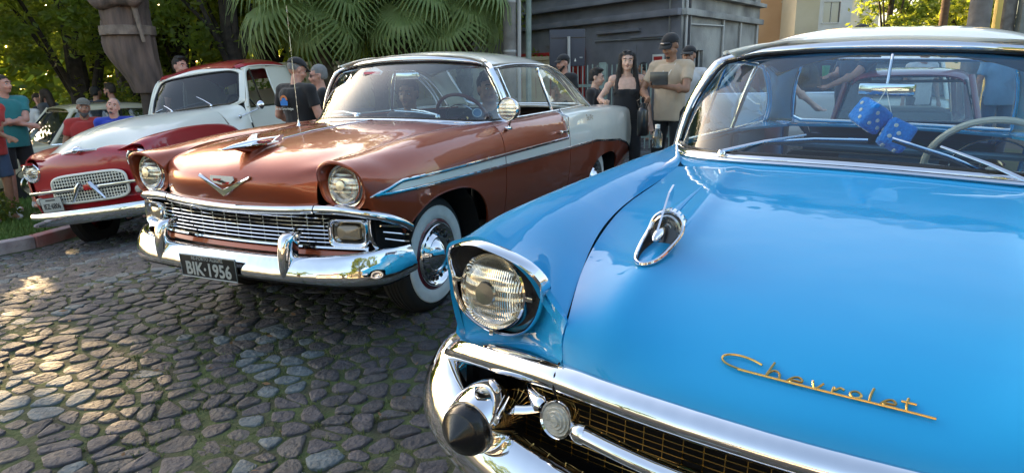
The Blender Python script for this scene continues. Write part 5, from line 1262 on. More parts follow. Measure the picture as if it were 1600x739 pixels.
def tree(name,label,x,y,H,R,trunk_h,n,leafm='leaf_dark',size=.075,group='trees behind the pickup',base=None,squash=.8,seed=1,lean=(0,0),low=None,gaps=True,limbs=7,cat='tree'):
    rg=random.Random(seed); zb=(gz(x,y) if base is None else base)
    e=empty(name,(x,y,zb),label=label,cat=cat,group=group)
    top=Vector((lean[0],lean[1],H*.62)); mb=MB(); cc=Vector((lean[0],lean[1],(H+trunk_h)/2+.3)); hh=(H-trunk_h)/2
    mb.tube(curve([(0,0,-.1),(lean[0]*.2+.06,lean[1]*.2,trunk_h*.5),(lean[0]*.6-.05,lean[1]*.6,trunk_h),tuple(top)],14),[R*.12-.006*i*R*.12/.12*.8 if R*.12-.006*i*R*.12/.12*.8>.03 else .03 for i in range(14)],10)
    cl=[]
    for k in range(limbs):
        a=2*PI*k/limbs+rg.uniform(-.4,.4); st_=Vector((lean[0]*.6,lean[1]*.6,trunk_h*rg.uniform(.75,1.1))); en=cc+Vector((cos(a)*R*.75,sin(a)*R*.75,rg.uniform(-.45,.55)*hh)); md=(st_+en)/2+Vector((0,0,rg.uniform(.1,.5)))
        mb.tube(curve([tuple(st_),tuple(md),tuple(en)],9),[.075,.065,.055,.047,.04,.033,.026,.02,.012],7)
        for _ in range(3):
            q=md+(en-md)*rg.uniform(.1,.9); e2=q+Vector((rg.uniform(-1,1),rg.uniform(-1,1),rg.uniform(-.4,.8)))*R*.3; mb.tube([q,(q+e2)/2+Vector((0,0,.08)),e2],[.025,.016,.006],5); cl.append(e2)
    mb.build('trunk','bark',e)
    # leaf clumps spread through the crown
    for _ in range(int(26+R*12)):
        while 1:
            v=Vector((rg.uniform(-1,1),rg.uniform(-1,1),rg.uniform(-1,1)))
            if .3<v.length<1: break
        cl.append(cc+Vector((v.x*R,v.y*R,v.z*hh*squash/.8)))
    if low:
        for _ in range(low): cl.append(Vector((rg.uniform(-1,1)*R,rg.uniform(-1,1)*R,rg.uniform(.2,trunk_h+.3))))
    V=[];F=[]; loc=Vector((x,y,zb))
    per=max(6,n//len(cl))
    for c in cl:
        cr=rg.uniform(.28,.62)*(.5+R*.18)
        for _ in range(per):
            v=Vector((rg.gauss(0,1),rg.gauss(0,1),rg.gauss(0,.75)))*cr*.52; p=c+v
            if p.z<.05: continue
            if gaps and in_gap(p+loc): continue
            s=size*rg.uniform(.6,1.3); u=Vector((rg.gauss(0,1),rg.gauss(0,1),rg.gauss(0,.7)-.25)).normalized(); w=u.cross(Vector((rg.gauss(0,1),rg.gauss(0,1),rg.gauss(0,1)))).normalized()
            k=len(V); V+=[p-u*s,p+w*s*.42-u*s*.1,p+u*s,p-w*s*.42-u*s*.1]; F.append((k,k+1,k+2,k+3))
    MB().add(V,F).build('crown',leafm,e,smooth=False,sharp=None,kind=None)
    return e
TL=[(-11.2,12.6,6.5,2.3,1.3,'leaf_olive','broad tree with yellow backlit leaves at the far left edge'),(-9.6,15.2,7.5,2.6,1.0,'leaf_dark','dark leafy tree behind the cream saloon'),
    (-8.0,16.6,8,2.5,1.5,'leaf_olive','leafy tree directly behind the carved statue'),(-6.0,15.0,8.5,2.5,2.0,'leaf_dark','dense dark tree with thick limbs between the statue and the palms'),
    (-4.3,17.0,8.0,2.6,1.6,'leaf_olive','tall green tree rising behind the red pickup roof'),(-13.8,16.5,9,3.2,1.6,'leaf_dark','tall dark tree behind the people on the lawn'),(-7.0,20.0,11,3.6,2.2,'leaf_dark','tallest tree, half hidden at the back behind the others'),
    (-2.0,19.5,9,3.0,2.2,'leaf_dark','dark tree rising behind the fan palms'),(-11.5,20.5,11,3.8,2,'leaf_olive','big tree deepest in the corner behind the lawn')]
for i,(x,y,H,R,th,lm,lab) in enumerate(TL):
    tree('broadleaf_tree',lab,x,y,H,R,th,24000,lm,size=.078,seed=20+i,low=12 if i in(0,1,2,5) else 5)
def far_wood():
    rg=random.Random(77); V=[];F=[]
    for _ in range(34000):
        a=rg.random(); x=-34+38*a; y=23+rg.uniform(0,5)+6*abs(a-.5); hh=9+1.5*noise.noise(Vector((x*.25,0,1))); z=-.6+hh*(rg.random()**.9)
        s=rg.uniform(.16,.34); u=Vector((rg.gauss(0,1),rg.gauss(0,1),rg.gauss(0,1))).normalized(); w=u.orthogonal().normalized(); p=Vector((x,y,z))
        if in_gap(p): continue
        k=len(V); V+=[p-u*s,p+w*s*.6,p+u*s,p-w*s*.6]; F.append((k,k+1,k+2,k+3))
    MB().add(V,F).build('distant_wood','leaf_dark',None,smooth=False,sharp=None,kind='stuff')
far_wood()
# hedge of undergrowth under the trees
def bush(label,x,y,w,hh,n,seed,leafm='leaf_bush',group='bushes under the trees',size=.06,base=None,name='bush'):
    rg=random.Random(seed); zb=gz(x,y) if base is None else base; e=empty(name,(x,y,zb),label=label,cat='bush',group=group); V=[];F=[]
    mb=MB()
    for k in range(6):
        a=rg.uniform(0,6.3); mb.tube([(0,0,0),(cos(a)*w*.2,sin(a)*w*.2,hh*.4),(cos(a)*w*.4,sin(a)*w*.4,hh*.8)],[.02,.014,.006],5)
    mb.build('stems','bark',e)
    for _ in range(n):
        a=rg.uniform(0,6.3); r=rg.random()**.5; q=noise.noise(Vector((cos(a)*2+seed,sin(a)*2,0)))*.3+1; p=Vector((cos(a)*r*w*q*.5,sin(a)*r*w*q*.5,hh*(rg.random()**.8)*(1-r*r*.6)*q))
        if in_gap(p+Vector((x,y,zb))): continue
        s=size*rg.uniform(.6,1.3); u=Vector((rg.gauss(0,1),rg.gauss(0,1),rg.gauss(0,1))).normalized(); w_=u.orthogonal().normalized()
        k=len(V); V+=[p-u*s,p+w_*s*.45,p+u*s,p-w_*s*.45]; F.append((k,k+1,k+2,k+3))
    MB().add(V,F).build('foliage',leafm,e,smooth=False,sharp=None); return e
for i,(x,y,w,hh,l) in enumerate([(-10.6,13.8,3.2,1.9,'dark bush left of the grey shirted woman'),(-8.6,15.0,3.0,1.7,'bush behind the bearded man in glasses'),(-6.6,14.2,2.8,1.6,'bush at the foot of the wooden post of the statue'),(-12.6,13.2,3,2.2,'bush at the far left behind the lawn'),(-4.9,14.0,2.4,1.9,'bush right of the statue behind the pickup windshield')]):
    bush(l,x,y,w,hh,3600,50+i)
bush('low leafy shrub on the grass at the left edge by the men in shorts',-6.9,8.25,1.0,.55,1500,70,group='shrub on the lawn',size=.035,base=-.40)

# ================================================================ fan palms
def palm_frond_mesh(seed):
    rg=random.Random(seed); V=[];F=[];n=30; L=rg.uniform(.85,1.0)
    for k in range(n):
        a=RAD(-128+256*k/(n-1)); d=Vector((cos(a),sin(a),0)); side=Vector((-sin(a),cos(a),0)); ll=L*(.72+.28*cos(a*.55))*rg.uniform(.92,1.05); pts=[]
        for t in (0.02,.25,.5,.7,.85,1.0):
            droop=-.05*t-.62*max(0,t-.42)**1.7*(1.25+rg.uniform(-.3,.3))*ll*1.6
            side_w=.036*ll*(1-.0*t) if t<.55 else .036*ll*(1-(t-.55)/.45)*.9+.0015
            p=d*ll*(t if t<.6 else .6+(t-.6)*.72)+Vector((0,0,droop+.10*t*(1-t))); pts.append((p,side_w*(.15+min(t,.5)*1.9)))
        b=len(V)
        for p,w in pts: V+=[p+side*w+Vector((0,0,-.012)),p,p-side*w+Vector((0,0,-.012))] if True else []
        for i in range(len(pts)-1):
            o=b+i*3; F+=[(o,o+1,o+4,o+3),(o+1,o+2,o+5,o+4)]
    me=bpy.data.meshes.new('frond'); me.from_pydata([tuple(v) for v in V],[],F); me.materials.append(M('palm_leaf')); return me
FR=[palm_frond_mesh(s) for s in (1,2,3,4)]
_pet=MB().tube([(0,0,0),(.5,0,.02),(1.0,0,0)],[.022,.014,.009],6); PET=None
def palm(label,x,y,zc,n,seed,rmin=.45,rmax=.95,sc=1.0,base=None,group='fan palms in front of the pale fence'):
    rg=random.Random(seed); zb=gz(x,y) if base is None else base; e=empty('fan_palm',(x,y,zb),label=label,cat='palm tree',group=group)
    hz=zc-zb
    mb=MB(); prof=[]; 
    for i in range(22): prof.append((.13+.02*(i%2)+(.05 if i>17 else 0),hz*i/21-.05))
    mb.lathe(prof,axis='z',n=14)
    for k in range(60):
        a=rg.uniform(0,6.3); z=hz*rg.uniform(.35,1); mb.tube([(cos(a)*.12,sin(a)*.12,z),(cos(a)*.2,sin(a)*.2,z+.10)],[.03,.008],4)
    mb.build('trunk','palm_bark',e)
    for k in range(n):
        az=2*PI*k*.381966+rg.uniform(-.2,.2); el=RAD(75-118*(k/(n-1))+rg.uniform(-8,8)); r=rg.uniform(rmin,rmax)*sc
        d=Vector((cos(az)*cos(el),sin(az)*cos(el),sin(el))); c=Vector((0,0,hz))+d*r-Vector((0,0,.12*r*(1+cos(el))))
        X=Vector((d.x,d.y,d.z-.45)).normalized(); Yv=Vector((0,0,1)).cross(X).normalized(); Z=X.cross(Yv); Rm=Matrix((X,Yv,Z)).transposed()
        Rm=Rm@Matrix.Rotation(rg.uniform(-.35,.35),3,'X')
        o=bpy.data.objects.new('frond',rg.choice(FR)); link(o,e); o.location=c; o.rotation_euler=Rm.to_euler(); s=sc*rg.uniform(.8,1.05); o.scale=(s,s,s)
        MB().tube([Vector((0,0,hz)),Vector((0,0,hz))*.5+c*.5+Vector((0,0,.05)),c],[.02,.013,.009],5).build('leaf_stalk','palm_leaf',e)
    return e
palm('leftmost fan palm with fronds over the black capped man',-3.15,11.6,2.75,30,1)
palm('middle fan palm rising above the copper car windshield',-1.85,11.9,2.80,30,2)
palm('rightmost fan palm beside the utility pole',-.80,12.2,2.85,30,3)
palm('fan palm set further back, showing between the nearer palms',-2.5,13.1,3.2,26,4)
palm('tall fan palm high behind the roof of the copper car',-.9,13.4,3.4,26,5,sc=1.05)
# ================================================================ buildings, walls, poles
def wall_mat(name,c,c2,sc=1.5,bump=.25,streak=False):
    m=mat(name,c,rough=.85,col2=c2,noise_scale=sc,bump=bump,bump_scale=18)
    if streak:
        nt=m.node_tree; 
        for n in nt.nodes:
            if n.type=='TEX_NOISE' and n.inputs['Scale'].default_value==sc:
                mp=nt.nodes.new('ShaderNodeMapping'); mp.inputs['Scale'].default_value=(1.6,1.6,.45); tc=[q for q in nt.nodes if q.type=='TEX_COORD'][0]
                nt.links.new(tc.outputs['Object'],mp.inputs['Vector']); nt.links.new(mp.outputs['Vector'],n.inputs['Vector']); n.inputs['Detail'].default_value=9; break
    return m
wall_mat('slate_render',(.23,.23,.25),(.17,.17,.19),2); wall_mat('worn_render',(.36,.36,.34),(.15,.15,.15),1.1,.5,True); wall_mat('orange_render',(.55,.33,.18),(.50,.29,.15),1); wall_mat('cream_render',(.62,.54,.40),(.56,.48,.34),1); wall_mat('white_render',(.62,.62,.60),(.5,.5,.48),1); wall_mat('concrete_wall',(.33,.34,.32),(.20,.22,.20),1.2,.4,True)
wall_mat('beige_boards',(.42,.35,.22),(.34,.28,.17),3); wall_mat('grey_plinth',(.20,.21,.22),(.14,.15,.16),2)
mat('rust_red',(.30,.014,.016),rough=.6); mat('bright_red',(.48,.03,.03),rough=.55); mat('steel_grey',(.36,.37,.38),rough=.45,metal=.4); mat('pole_grey',(.22,.21,.20),rough=.8,col2=(.14,.13,.12),noise_scale=6,bump=.3); mat('board_navy',(.05,.055,.075),rough=.55,rough_var=.1)
mat('fence_green',(.24,.30,.27),rough=.7,col2=(.17,.22,.19),noise_scale=6); mat('window_dark',(.03,.035,.04),rough=.12,coat=1); mat('roof_tile',(.22,.09,.05),rough=.85,col2=(.14,.06,.035),noise_scale=4); mat('wood_pole',(.12,.075,.045),rough=.9,col2=(.07,.045,.03),noise_scale=8,bump=.4); mat('yellow_paint',(.60,.42,.10),rough=.6)
mat('glass_blue',(.10,.13,.16),rough=.08,coat=1)
def facade(parent,A,B,z0,z1,t,m,wins=(),ledges=(),wname='window',bars=True,wm='window_dark'):
    """a wall from A to B (xy) with recessed windows (u0,u1,z0,z1 in metres along the wall) and ledges (z, height, depth)"""
    A=Vector((*A,0));B=Vector((*B,0));L=(B-A).length;u=(B-A)/L; n=Vector((u.y,-u.x,0)); 
    P=lambda a,z,d=0: A+u*a+Vector((0,0,z))+n*d
    us=sorted({0,L,*[w[0] for w in wins],*[w[1] for w in wins]}); zs=sorted({z0,z1,*[w[2] for w in wins],*[w[3] for w in wins]})
    mb=MB()
    for i in range(len(us)-1):
        for j in range(len(zs)-1):
            cu,cz=(us[i]+us[i+1])/2,(zs[j]+zs[j+1])/2
            if any(w[0]<cu<w[1] and w[2]<cz<w[3] for w in wins): continue
            mb.add([P(us[i],zs[j]),P(us[i+1],zs[j]),P(us[i+1],zs[j+1]),P(us[i],zs[j+1])],[(0,1,2,3)])
    for w in wins:
        a,b,c,d=w[:4]; q=[(a,c),(b,c),(b,d),(a,d)]
        for k in range(4):
            p,r=q[k],q[(k+1)%4]; mb.add([P(*p),P(*r),P(*r,-t),P(*p,-t)],[(0,1,2,3)])
    mb.add([P(0,z0,-.3),P(L,z0,-.3),P(L,z1,-.3),P(0,z1,-.3),P(0,z1),P(L,z1)],[(0,1,2,3),(3,2,5,4)])
    mb.build('wall',m,parent,smooth=False)
    for w in wins:
        a,b,c,d=w[:4]; wf=MB()
        for (p,q) in (((a,c),(b,c)),((b,c),(b,d)),((b,d),(a,d)),((a,d),(a,c))): wf.tube([P(*p,-t*.7),P(*q,-t*.7)],.025,4)
        if bars: wf.tube([P((a+b)/2,c,-t*.7),P((a+b)/2,d,-t*.7)],.018,4)
        f=wf.build(wname,'steel_grey',parent,smooth=False)
        MB().add([P(a,c,-t),P(b,c,-t),P(b,d,-t),P(a,d,-t)],[(0,1,2,3)]).build('pane',wm,f,smooth=False)
        MB().add([P(a-.06,c-.07,.0),P(b+.06,c-.07,.0),P(b+.06,c-.003,.0),P(a-.06,c-.003,.0),P(a-.06,c-.07,.06),P(b+.06,c-.07,.06),P(b+.06,c-.003,.06),P(a-.06,c-.003,.06)],[(4,5,6,7),(3,2,6,7),(0,1,5,4),(0,3,7,4),(1,2,6,5)]).build('sill',m,f,smooth=False)
    for (z,hh,dp) in ledges:
        Rm=Matrix((u,n,Vector((0,0,1)))).transposed(); MB().box(tuple(P(L/2,z,dp/2-.01)),(L,dp,hh),Rm,bev=.015).build('ledge',m,parent)
    return P,u,n,L
# --- the slate grey warehouse with its red doorway; the far side is bare render
W=empty('warehouse',(3.82,15.0,-.2),label='slate grey warehouse with bare render side wall, red doorway and ledges',cat='building')
def inW(fn):
    before=set(bpy.data.objects); r=fn(); 
    for o in set(bpy.data.objects)-before:
        if o.parent is W: o.location=o.location-W.location
    return r
def _a():
    P,u,n,L=facade(W,(-2.2,24.0),(3.82,15.0),-.6,11,.12,'slate_render',wins=(),ledges=[(2.55,.14,.14),(2.95,.10,.22),(3.4,.2,.12),(6.9,.25,.3),(10.8,.3,.35)])
    for (a,b,z,hh,d) in ((6.0,7.4,2.05,.07,.08),(8.1,9.6,2.25,.07,.08),(9.3,10.4,2.08,.05,.06),(6.1,6.9,2.32,.05,.06)):
        Rm=Matrix((u,n,Vector((0,0,1)))).transposed(); MB().box(tuple(P((a+b)/2,z,d/2)),(b-a,d,hh),Rm,bev=.01).build('ledge','slate_render',W)
    Rm=Matrix((u,n,Vector((0,0,1)))).transposed()
    MB().box(tuple(P(9.05,.75,-.01)),(.85,.06,2.3),Rm).build('shutter_panel','slate_render',W,smooth=False)
    MB().tube([P(8.0,2.06,.03),P(10.6,2.02,.03)],.015,5).build('cable','steel_grey',W)
    # doorway with red lintel, red lettering and dark red doors
    MB().box(tuple(P(6.0,.52,.02)),(2.8,.05,2.2),Rm).build('door','rust_red',W,smooth=False)
    for k in range(9): MB().box(tuple(P(4.7+k*.33,.52,.05)),(.03,.03,2.2),Rm).build('door_rib','rust_red',W,smooth=False)
    MB().box(tuple(P(5.75,1.80,.06)),(2.7,.08,.10),Rm,bev=.01).build('lintel','bright_red',W)
    MB().tube([P(6.9,1.86,.10),P(7.62,1.86,.10)],.055,6).build('pipe','bright_red',W); MB().tube([P(7.62,1.91,.10),P(7.62,.3,.10)],.055,6).build('pipe','bright_red',W)
    MB().box(tuple(P(5.6,1.53,.05)),(2.5,.03,.42),Rm).build('sign_board','slate_render',W,smooth=False)
    widths=[.22,.20,.09,.11,.20,.17,.15,.09]; a=4.62
    for k,w in enumerate(widths):
        c_=P(a+w/2,1.53,.075); MB().box(tuple(c_),(w*.82,.02,.24),Rm,bev=.03 if w>.12 else .01).build('letter','bright_red',W); a+=w+.045
    for a_ in (8.0,): pass
inW(_a)
def _b():
    wn=[(.85,1.35,.95,1.75),(2.75,3.2,.95,1.75),(3.95,4.4,.95,1.75)]
    P,u,n,L=facade(W,(3.82,15.0),(7.15,19.4),-.6,11,.14,'worn_render',wins=wn,ledges=[(2.55,.14,.14),(2.98,.10,.2),(4.0,.15,.12),(10.8,.3,.35)])
    for a in (.16,.34,2.5,3.8,5.2): MB().tube([P(a,-.5,.05),P(a,2.5 if a>.3 else 3.4,.05)],.033,8).build('conduit','steel_grey',W)
    MB().tube([P(.34,2.30,.06),P(2.5,2.34,.06)],.02,6).build('conduit','steel_grey',W)
    for k in range(6): 
        Rm=Matrix((u,n,Vector((0,0,1)))).transposed(); MB().box(tuple(P(1.2+k*.72,3.4,.05)),(.05,.08,.7),Rm).build('pilaster','worn_render',W,smooth=False)
inW(_b)
# small red and white notice on the corner
e=empty('notice',(3.45,15.45,1.47),(0,0,RAD(-56)),label='small red and white notice on the warehouse wall by the corner',cat='sign')
MB().box((0,-.02,0),(.36,.02,.40),bev=.01).build('plate','white_enamel',e); MB().box((0,-.032,.05),(.26,.004,.20)).build('picture','bright_red',e,smooth=False); MB().box((0,-.032,-.12),(.26,.004,.05)).build('text_bar','black_enamel',e,smooth=False)
# rest of the warehouse volume
MB().box((2.5,22.5,3.2),(6.5,9,7.4),Matrix.Rotation(RAD(-35),3,'Z')).build('warehouse_core','slate_render',None,smooth=False,label='plain grey rear block of the warehouse',cat='building') if False else None
# --- boundary: pale board fence on a grey plinth behind the palms
F_=empty('board_fence',(-2.6,14.6,0),label='pale beige board fence on a grey plinth behind the palms',cat='fence')
MB().box((0,0,-.02),(7.0,.18,1.35)).build('plinth','grey_plinth',F_,smooth=False)
for k in range(46): MB().box((-3.42+k*.152,-.02+.004*(k%2),1.16),(.143,.03,1.0),bev=.006).build('board','beige_boards',F_)
for z in (.75,1.62): MB().box((0,-.055,z),(7.0,.04,.07)).build('rail','beige_boards',F_,smooth=False)
# --- utility pole, sign board on its post, picket fence
def pole(label,x,y,r,hh,m='pole_grey',cat='utility pole',extras=True,tilt=(0,0)):
    e=empty('utility_pole',(x,y,gz(x,y)),(tilt[0],tilt[1],0),label=label,cat=cat); MB().lathe([(r*1.15,-.1),(r*1.05,hh*.3),(r*.9,hh)],axis='z',n=20).build('shaft',m,e)
    if extras:
        MB().tube([(r+.05,-.02,0),(r+.045,-.02,hh*.9)],.035,10).build('conduit','steel_grey',e); MB().tube([(r+.22,.1,0),(r+.20,.1,hh*.75)],.05,10).build('side_pipe','fence_green',e)
        for z in (1.2,2.0,2.8,3.6): MB().lathe([(r*1.08,-.02),(r*1.12,0),(r*1.08,.02)],c=(0,0,z),axis='z',n=20).build('band','steel_grey',e)
        for z in (hh-.5,hh-1.2): MB().box((0,0,z),(1.6,.08,.10)).build('crossarm','wood_pole',e,smooth=False)
    return e
pole('grey utility pole with conduits between the palms and the warehouse',.0,11.6,.11,7.5,tilt=(0,RAD(1.0)))
e=empty('sign_post',(1.06,11.9,gz(1.06,11.9)),label='dark navy sign board on a thin white post before the red doorway',cat='sign')
MB().tube([(.02,-.09,0),(.0,-.09,2.12)],.028,8).build('post','steel_grey',e)
MB().box((-.02,0,1.93),(.62,.10,.62),bev=.012).build('board','board_navy',e); MB().box((.0,-.053,2.10),(.60,.006,.012)).build('board_seam','black_enamel',e,smooth=False)
MB().prism([(.10,-.056,1.70),(.135,-.056,1.70),(.118,-.056,1.76)],(0,-.004,0)).build('triangle_sticker','white_enamel',e,smooth=False); MB().box((.22,-.056,1.765),(.05,.004,.022)).build('label_sticker','steel_grey',e,smooth=False)
# picket fence
e=empty('picket_fence',(1.0,11.9,gz(1.3,11.9)),(0,0,RAD(-7)),label='pale green picket fence in front of the white van',cat='fence')
for k in range(24):
    x=.06+k*.085; 
    if x>2.0: break
    MB().box((x,0,.82),(.022,.014,1.55+.02*((k*7)%3)),bev=.003).build('picket','fence_green',e)
for z in (.35,1.25): MB().box((1.0,.02,z),(2.0,.03,.05)).build('rail','fence_green',e,smooth=False)
for x in (.66,1.16): MB().box((x,-.03,.83),(.13,.06,1.62),bev=.01).build('fence_post','fence_green',e)
# --- right background
def block(name,label,cx,cy,w,d,hh,rot,m,wins=2,floors=3,roof=None,wm='glass_blue',cat='building',base=-.5,group=None):
    e=empty(name,(cx,cy,base),(0,0,rot),label=label,cat=cat,group=group)
    pts=[(-w/2,-d/2),(w/2,-d/2),(w/2,d/2),(-w/2,d/2)]
    for k in range(4):
        a,b=pts[k],pts[(k+1)%4]; L=math.dist(a,b); n=max(1,int(L/3.0)) if wins else 0; wl=[]
        for f in range(floors if wins else 0):
            for i in range(n):
                c=(i+.5)*L/n; z=1.0+f*(hh-.6)/floors; wl.append((c-.55,c+.55,z,z+min(1.3,(hh-.6)/floors-.8)))
        facade(e,a,b,0,hh,.12,m,wins=wl,ledges=[(hh-.12,.22,.18)],wm=wm)
    if roof:
        MB().add([(-w/2-.4,-d/2-.4,hh),(w/2+.4,-d/2-.4,hh),(w/2+.4,d/2+.4,hh),(-w/2-.4,d/2+.4,hh),(-w*.2,0,hh+w*.22),(w*.2,0,hh+w*.22)],[(0,1,5,4),(1,2,5),(2,3,4,5),(3,0,4),(0,3,2,1)]).build('roof',roof,e,smooth=False)
    else: MB().box((0,0,hh-.3),(w-.1,d-.1,.1)).build('roof',m,e,smooth=False)
    return e
block('apartment_block','orange rendered house right of the warehouse corner',15.1,43,4.2,6,8.5,0,'orange_render',wins=0)
block('apartment_block','cream rendered block between the orange house and the white flats',16.65,40.5,1.3,5,9.5,0,'cream_render',floors=2,wm='window_dark')
block('apartment_block','pale block of flats with flat projecting eaves',21.3,48,2.6,6,7.6,0,'white_render',floors=2)
block('apartment_tower','tall cream tower with a column of small windows',31.3,63,2.6,6,22,0,'cream_render',floors=7)
for i,(x,y,H,R,l) in enumerate([(17.4,31,9.5,1.7,'dark leafy tree seen over the blue car roof'),(19.6,31.5,4.9,2.0,'rounded green tree above the roof beside the brown pole'),(22.3,35,12,2.8,'yellow green sunlit tree at the right'),(19.2,28,4.2,1.5,'small tree before the concrete wall')]):
    tree('broadleaf_tree',l,x,y,H,R,1.2,4200,'leaf_dark' if i<2 else 'leaf_olive',size=.15,group='trees beyond the blue car',seed=90+i,base=-.3,gaps=False)
pole('brown wooden pole among the trees above the blue roof',16.6,26,.14,7,m='wood_pole',extras=False)
pole('grey concrete pole with a yellow strip at the right',13.15,18,.19,7,extras=False)
e=empty('yellow_post',(12.75,17.8,-.2),label='sunlit yellow post standing against the concrete pole',cat='post'); MB().box((0,0,3),(.14,.14,6.2),bev=.02).build('shaft','yellow_paint',e)
e=empty('concrete_wall',(15.4,17.2,-.3),(0,0,RAD(-14)),label='tall weathered concrete side wall at the right edge',cat='wall')
MB().box((1.2,0,4.4),(6.8,.3,9.4),bev=.02).build('wall_panel','concrete_wall',e); MB().box((-1.75,-.17,1.9),(.35,.06,1.5)).build('doorway','window_dark',e,smooth=False)
pole('pale pole seen through the blue car rear window',6.35,9.2,.13,3.6,extras=False)
# --- across the road, behind the photographer: low houses, street trees and two palms (they show in the chrome and paint)
block('house','low white house with a tiled roof across the road',-9,-17,9,7,3.4,0,'white_render',floors=1,roof='roof_tile',base=0,group='houses across the road')
block('house','cream two storey house across the road',2.5,-19,8,7,6.0,0,'cream_render',floors=2,roof='roof_tile',base=0,group='houses across the road')
block('house','grey house with a tiled roof across the road, on the right',13.5,-16,8,7,3.6,RAD(8),'worn_render',floors=1,roof='roof_tile',base=0,group='houses across the road')
block('house','long low warehouse down the road on the right',24,-2,7,18,4.5,0,'concrete_wall',floors=1,roof='roof_tile',base=0,group='houses across the road')
for i,(x,y,H,R) in enumerate([(-16,-10,7,2.8),(-3.5,-14,6,2.2),(8.5,-13,6.5,2.4),(19,-12,8,3)]):
    tree('street_tree',['street tree across the road left of the tiled white house','street tree across the road between the white and the cream house','street tree across the road between the cream and the grey house','street tree across the road at the right end of the houses'][i],x,y,H,R,1.8,2000,'leaf_dark',size=.2,group='street trees across the road',seed=130+i,base=0,gaps=False)
tree('street_tree','unseen big tree added behind the camera to mirror dark in the blue hood',9.5,-8.5,11,3.6,3.2,9000,'leaf_dark',size=.16,group='street trees across the road',seed=171,base=0,gaps=False)  # added out of view so its dark crown mirrors in the blue paint
tree('street_tree','unseen tree with a high round crown, added behind the camera for the hood reflection',2.6,-8.5,10.5,3.0,3.6,8000,'leaf_dark',size=.16,group='street trees across the road',seed=175,base=0,gaps=False)  # unseen tree put in to give the hood nose a dark reflection
palm('slender fan palm across the road, left of a pair',-1.2,-11.5,4.6,16,31,base=0,group='palms across the road',sc=1.2); palm('slender fan palm across the road, right of a pair',.8,-11.8,4.6,16,32,base=0,group='palms across the road',sc=1.2)
# --- carved wooden statue on a post
def noisy(mb,amp,fr): mb.V=[tuple(Vector(v)+Vector(v).normalized()*noise.noise(Vector(v)*fr)*amp) for v in mb.V]; return mb
# ================================================================ people
def cap_geo(a,b,ra,rb,n=12,flat_a=False,flat_b=False):
    a,b=Vector(a),Vector(b); t=(b-a); L=t.length; t=t/L if L>1e-6 else Vector((0,0,1)); u=t.orthogonal().normalized(); w=t.cross(u); rings=[]
    m=4
    if flat_a: rings.append((a,ra))
    else:
        for i in range(m): th=PI/2*(1-i/m); rings.append((a-t*ra*sin(th),max(ra*cos(th),1e-4)))
        rings.append((a,ra))
    if flat_b: rings.append((b,rb))
    else:
        rings.append((b,rb))
        for i in range(1,m+1): th=PI/2*i/m; rings.append((b+t*rb*sin(th),max(rb*cos(th),1e-4)))
    V=[];F=[]
    for c,r in rings:
        for j in range(n): an=2*PI*j/n; V.append(c+(u*cos(an)+w*sin(an))*r)
    for i in range(len(rings)-1):
        for j in range(n): F.append((i*n+j,i*n+(j+1)%n,(i+1)*n+(j+1)%n,(i+1)*n+j))
    F.append(tuple(range(n))[::-1]); F.append(tuple((len(rings)-1)*n+j for j in range(n))); return V,F
def ell_geo(c,r,R=None,n=14,m=9):
    V=[];F=[]; c=Vector(c)
    for i in range(m+1):
        th=PI*i/m; 
        for j in range(n):
            a=2*PI*j/n; v=Vector((r[0]*sin(th)*cos(a) if 0<i<m else r[0]*1e-3*cos(a),r[1]*sin(th)*sin(a) if 0<i<m else r[1]*1e-3*sin(a),r[2]*cos(th)))
            if R is not None: v=R@v
            V.append(v+c)
    for i in range(m):
        for j in range(n): F.append((i*n+j,(i+1)*n+j,(i+1)*n+(j+1)%n,i*n+(j+1)%n))
    F.append(tuple(range(n))); F.append(tuple(m*n+j for j in range(n))[::-1]); return V,F
def stack_geo(rows,n=20):
    # rows: (centre, rx, ry)
    V=[];F=[]
    P=np.array([[c[0],c[1],c[2],rx,ry] for c,rx,ry in rows]); t=chord(P[:,:3]); Q=smat(t,np.linspace(0,t[-1],len(rows)*4))@P
    for q in Q:
        for j in range(n):
            a=2*PI*j/n; ca,sa=cos(a),sin(a); k_=2.3; V.append((q[0]+math.copysign(abs(ca)**(2/k_),ca)*q[3],q[1]+math.copysign(abs(sa)**(2/k_),sa)*q[4],q[2]))
    m=len(Q)
    for i in range(m-1):
        for j in range(n): F.append((i*n+j,i*n+(j+1)%n,(i+1)*n+(j+1)%n,(i+1)*n+j))
    F.append(tuple(range(n))[::-1]); F.append(tuple((m-1)*n+j for j in range(n))); return V,F
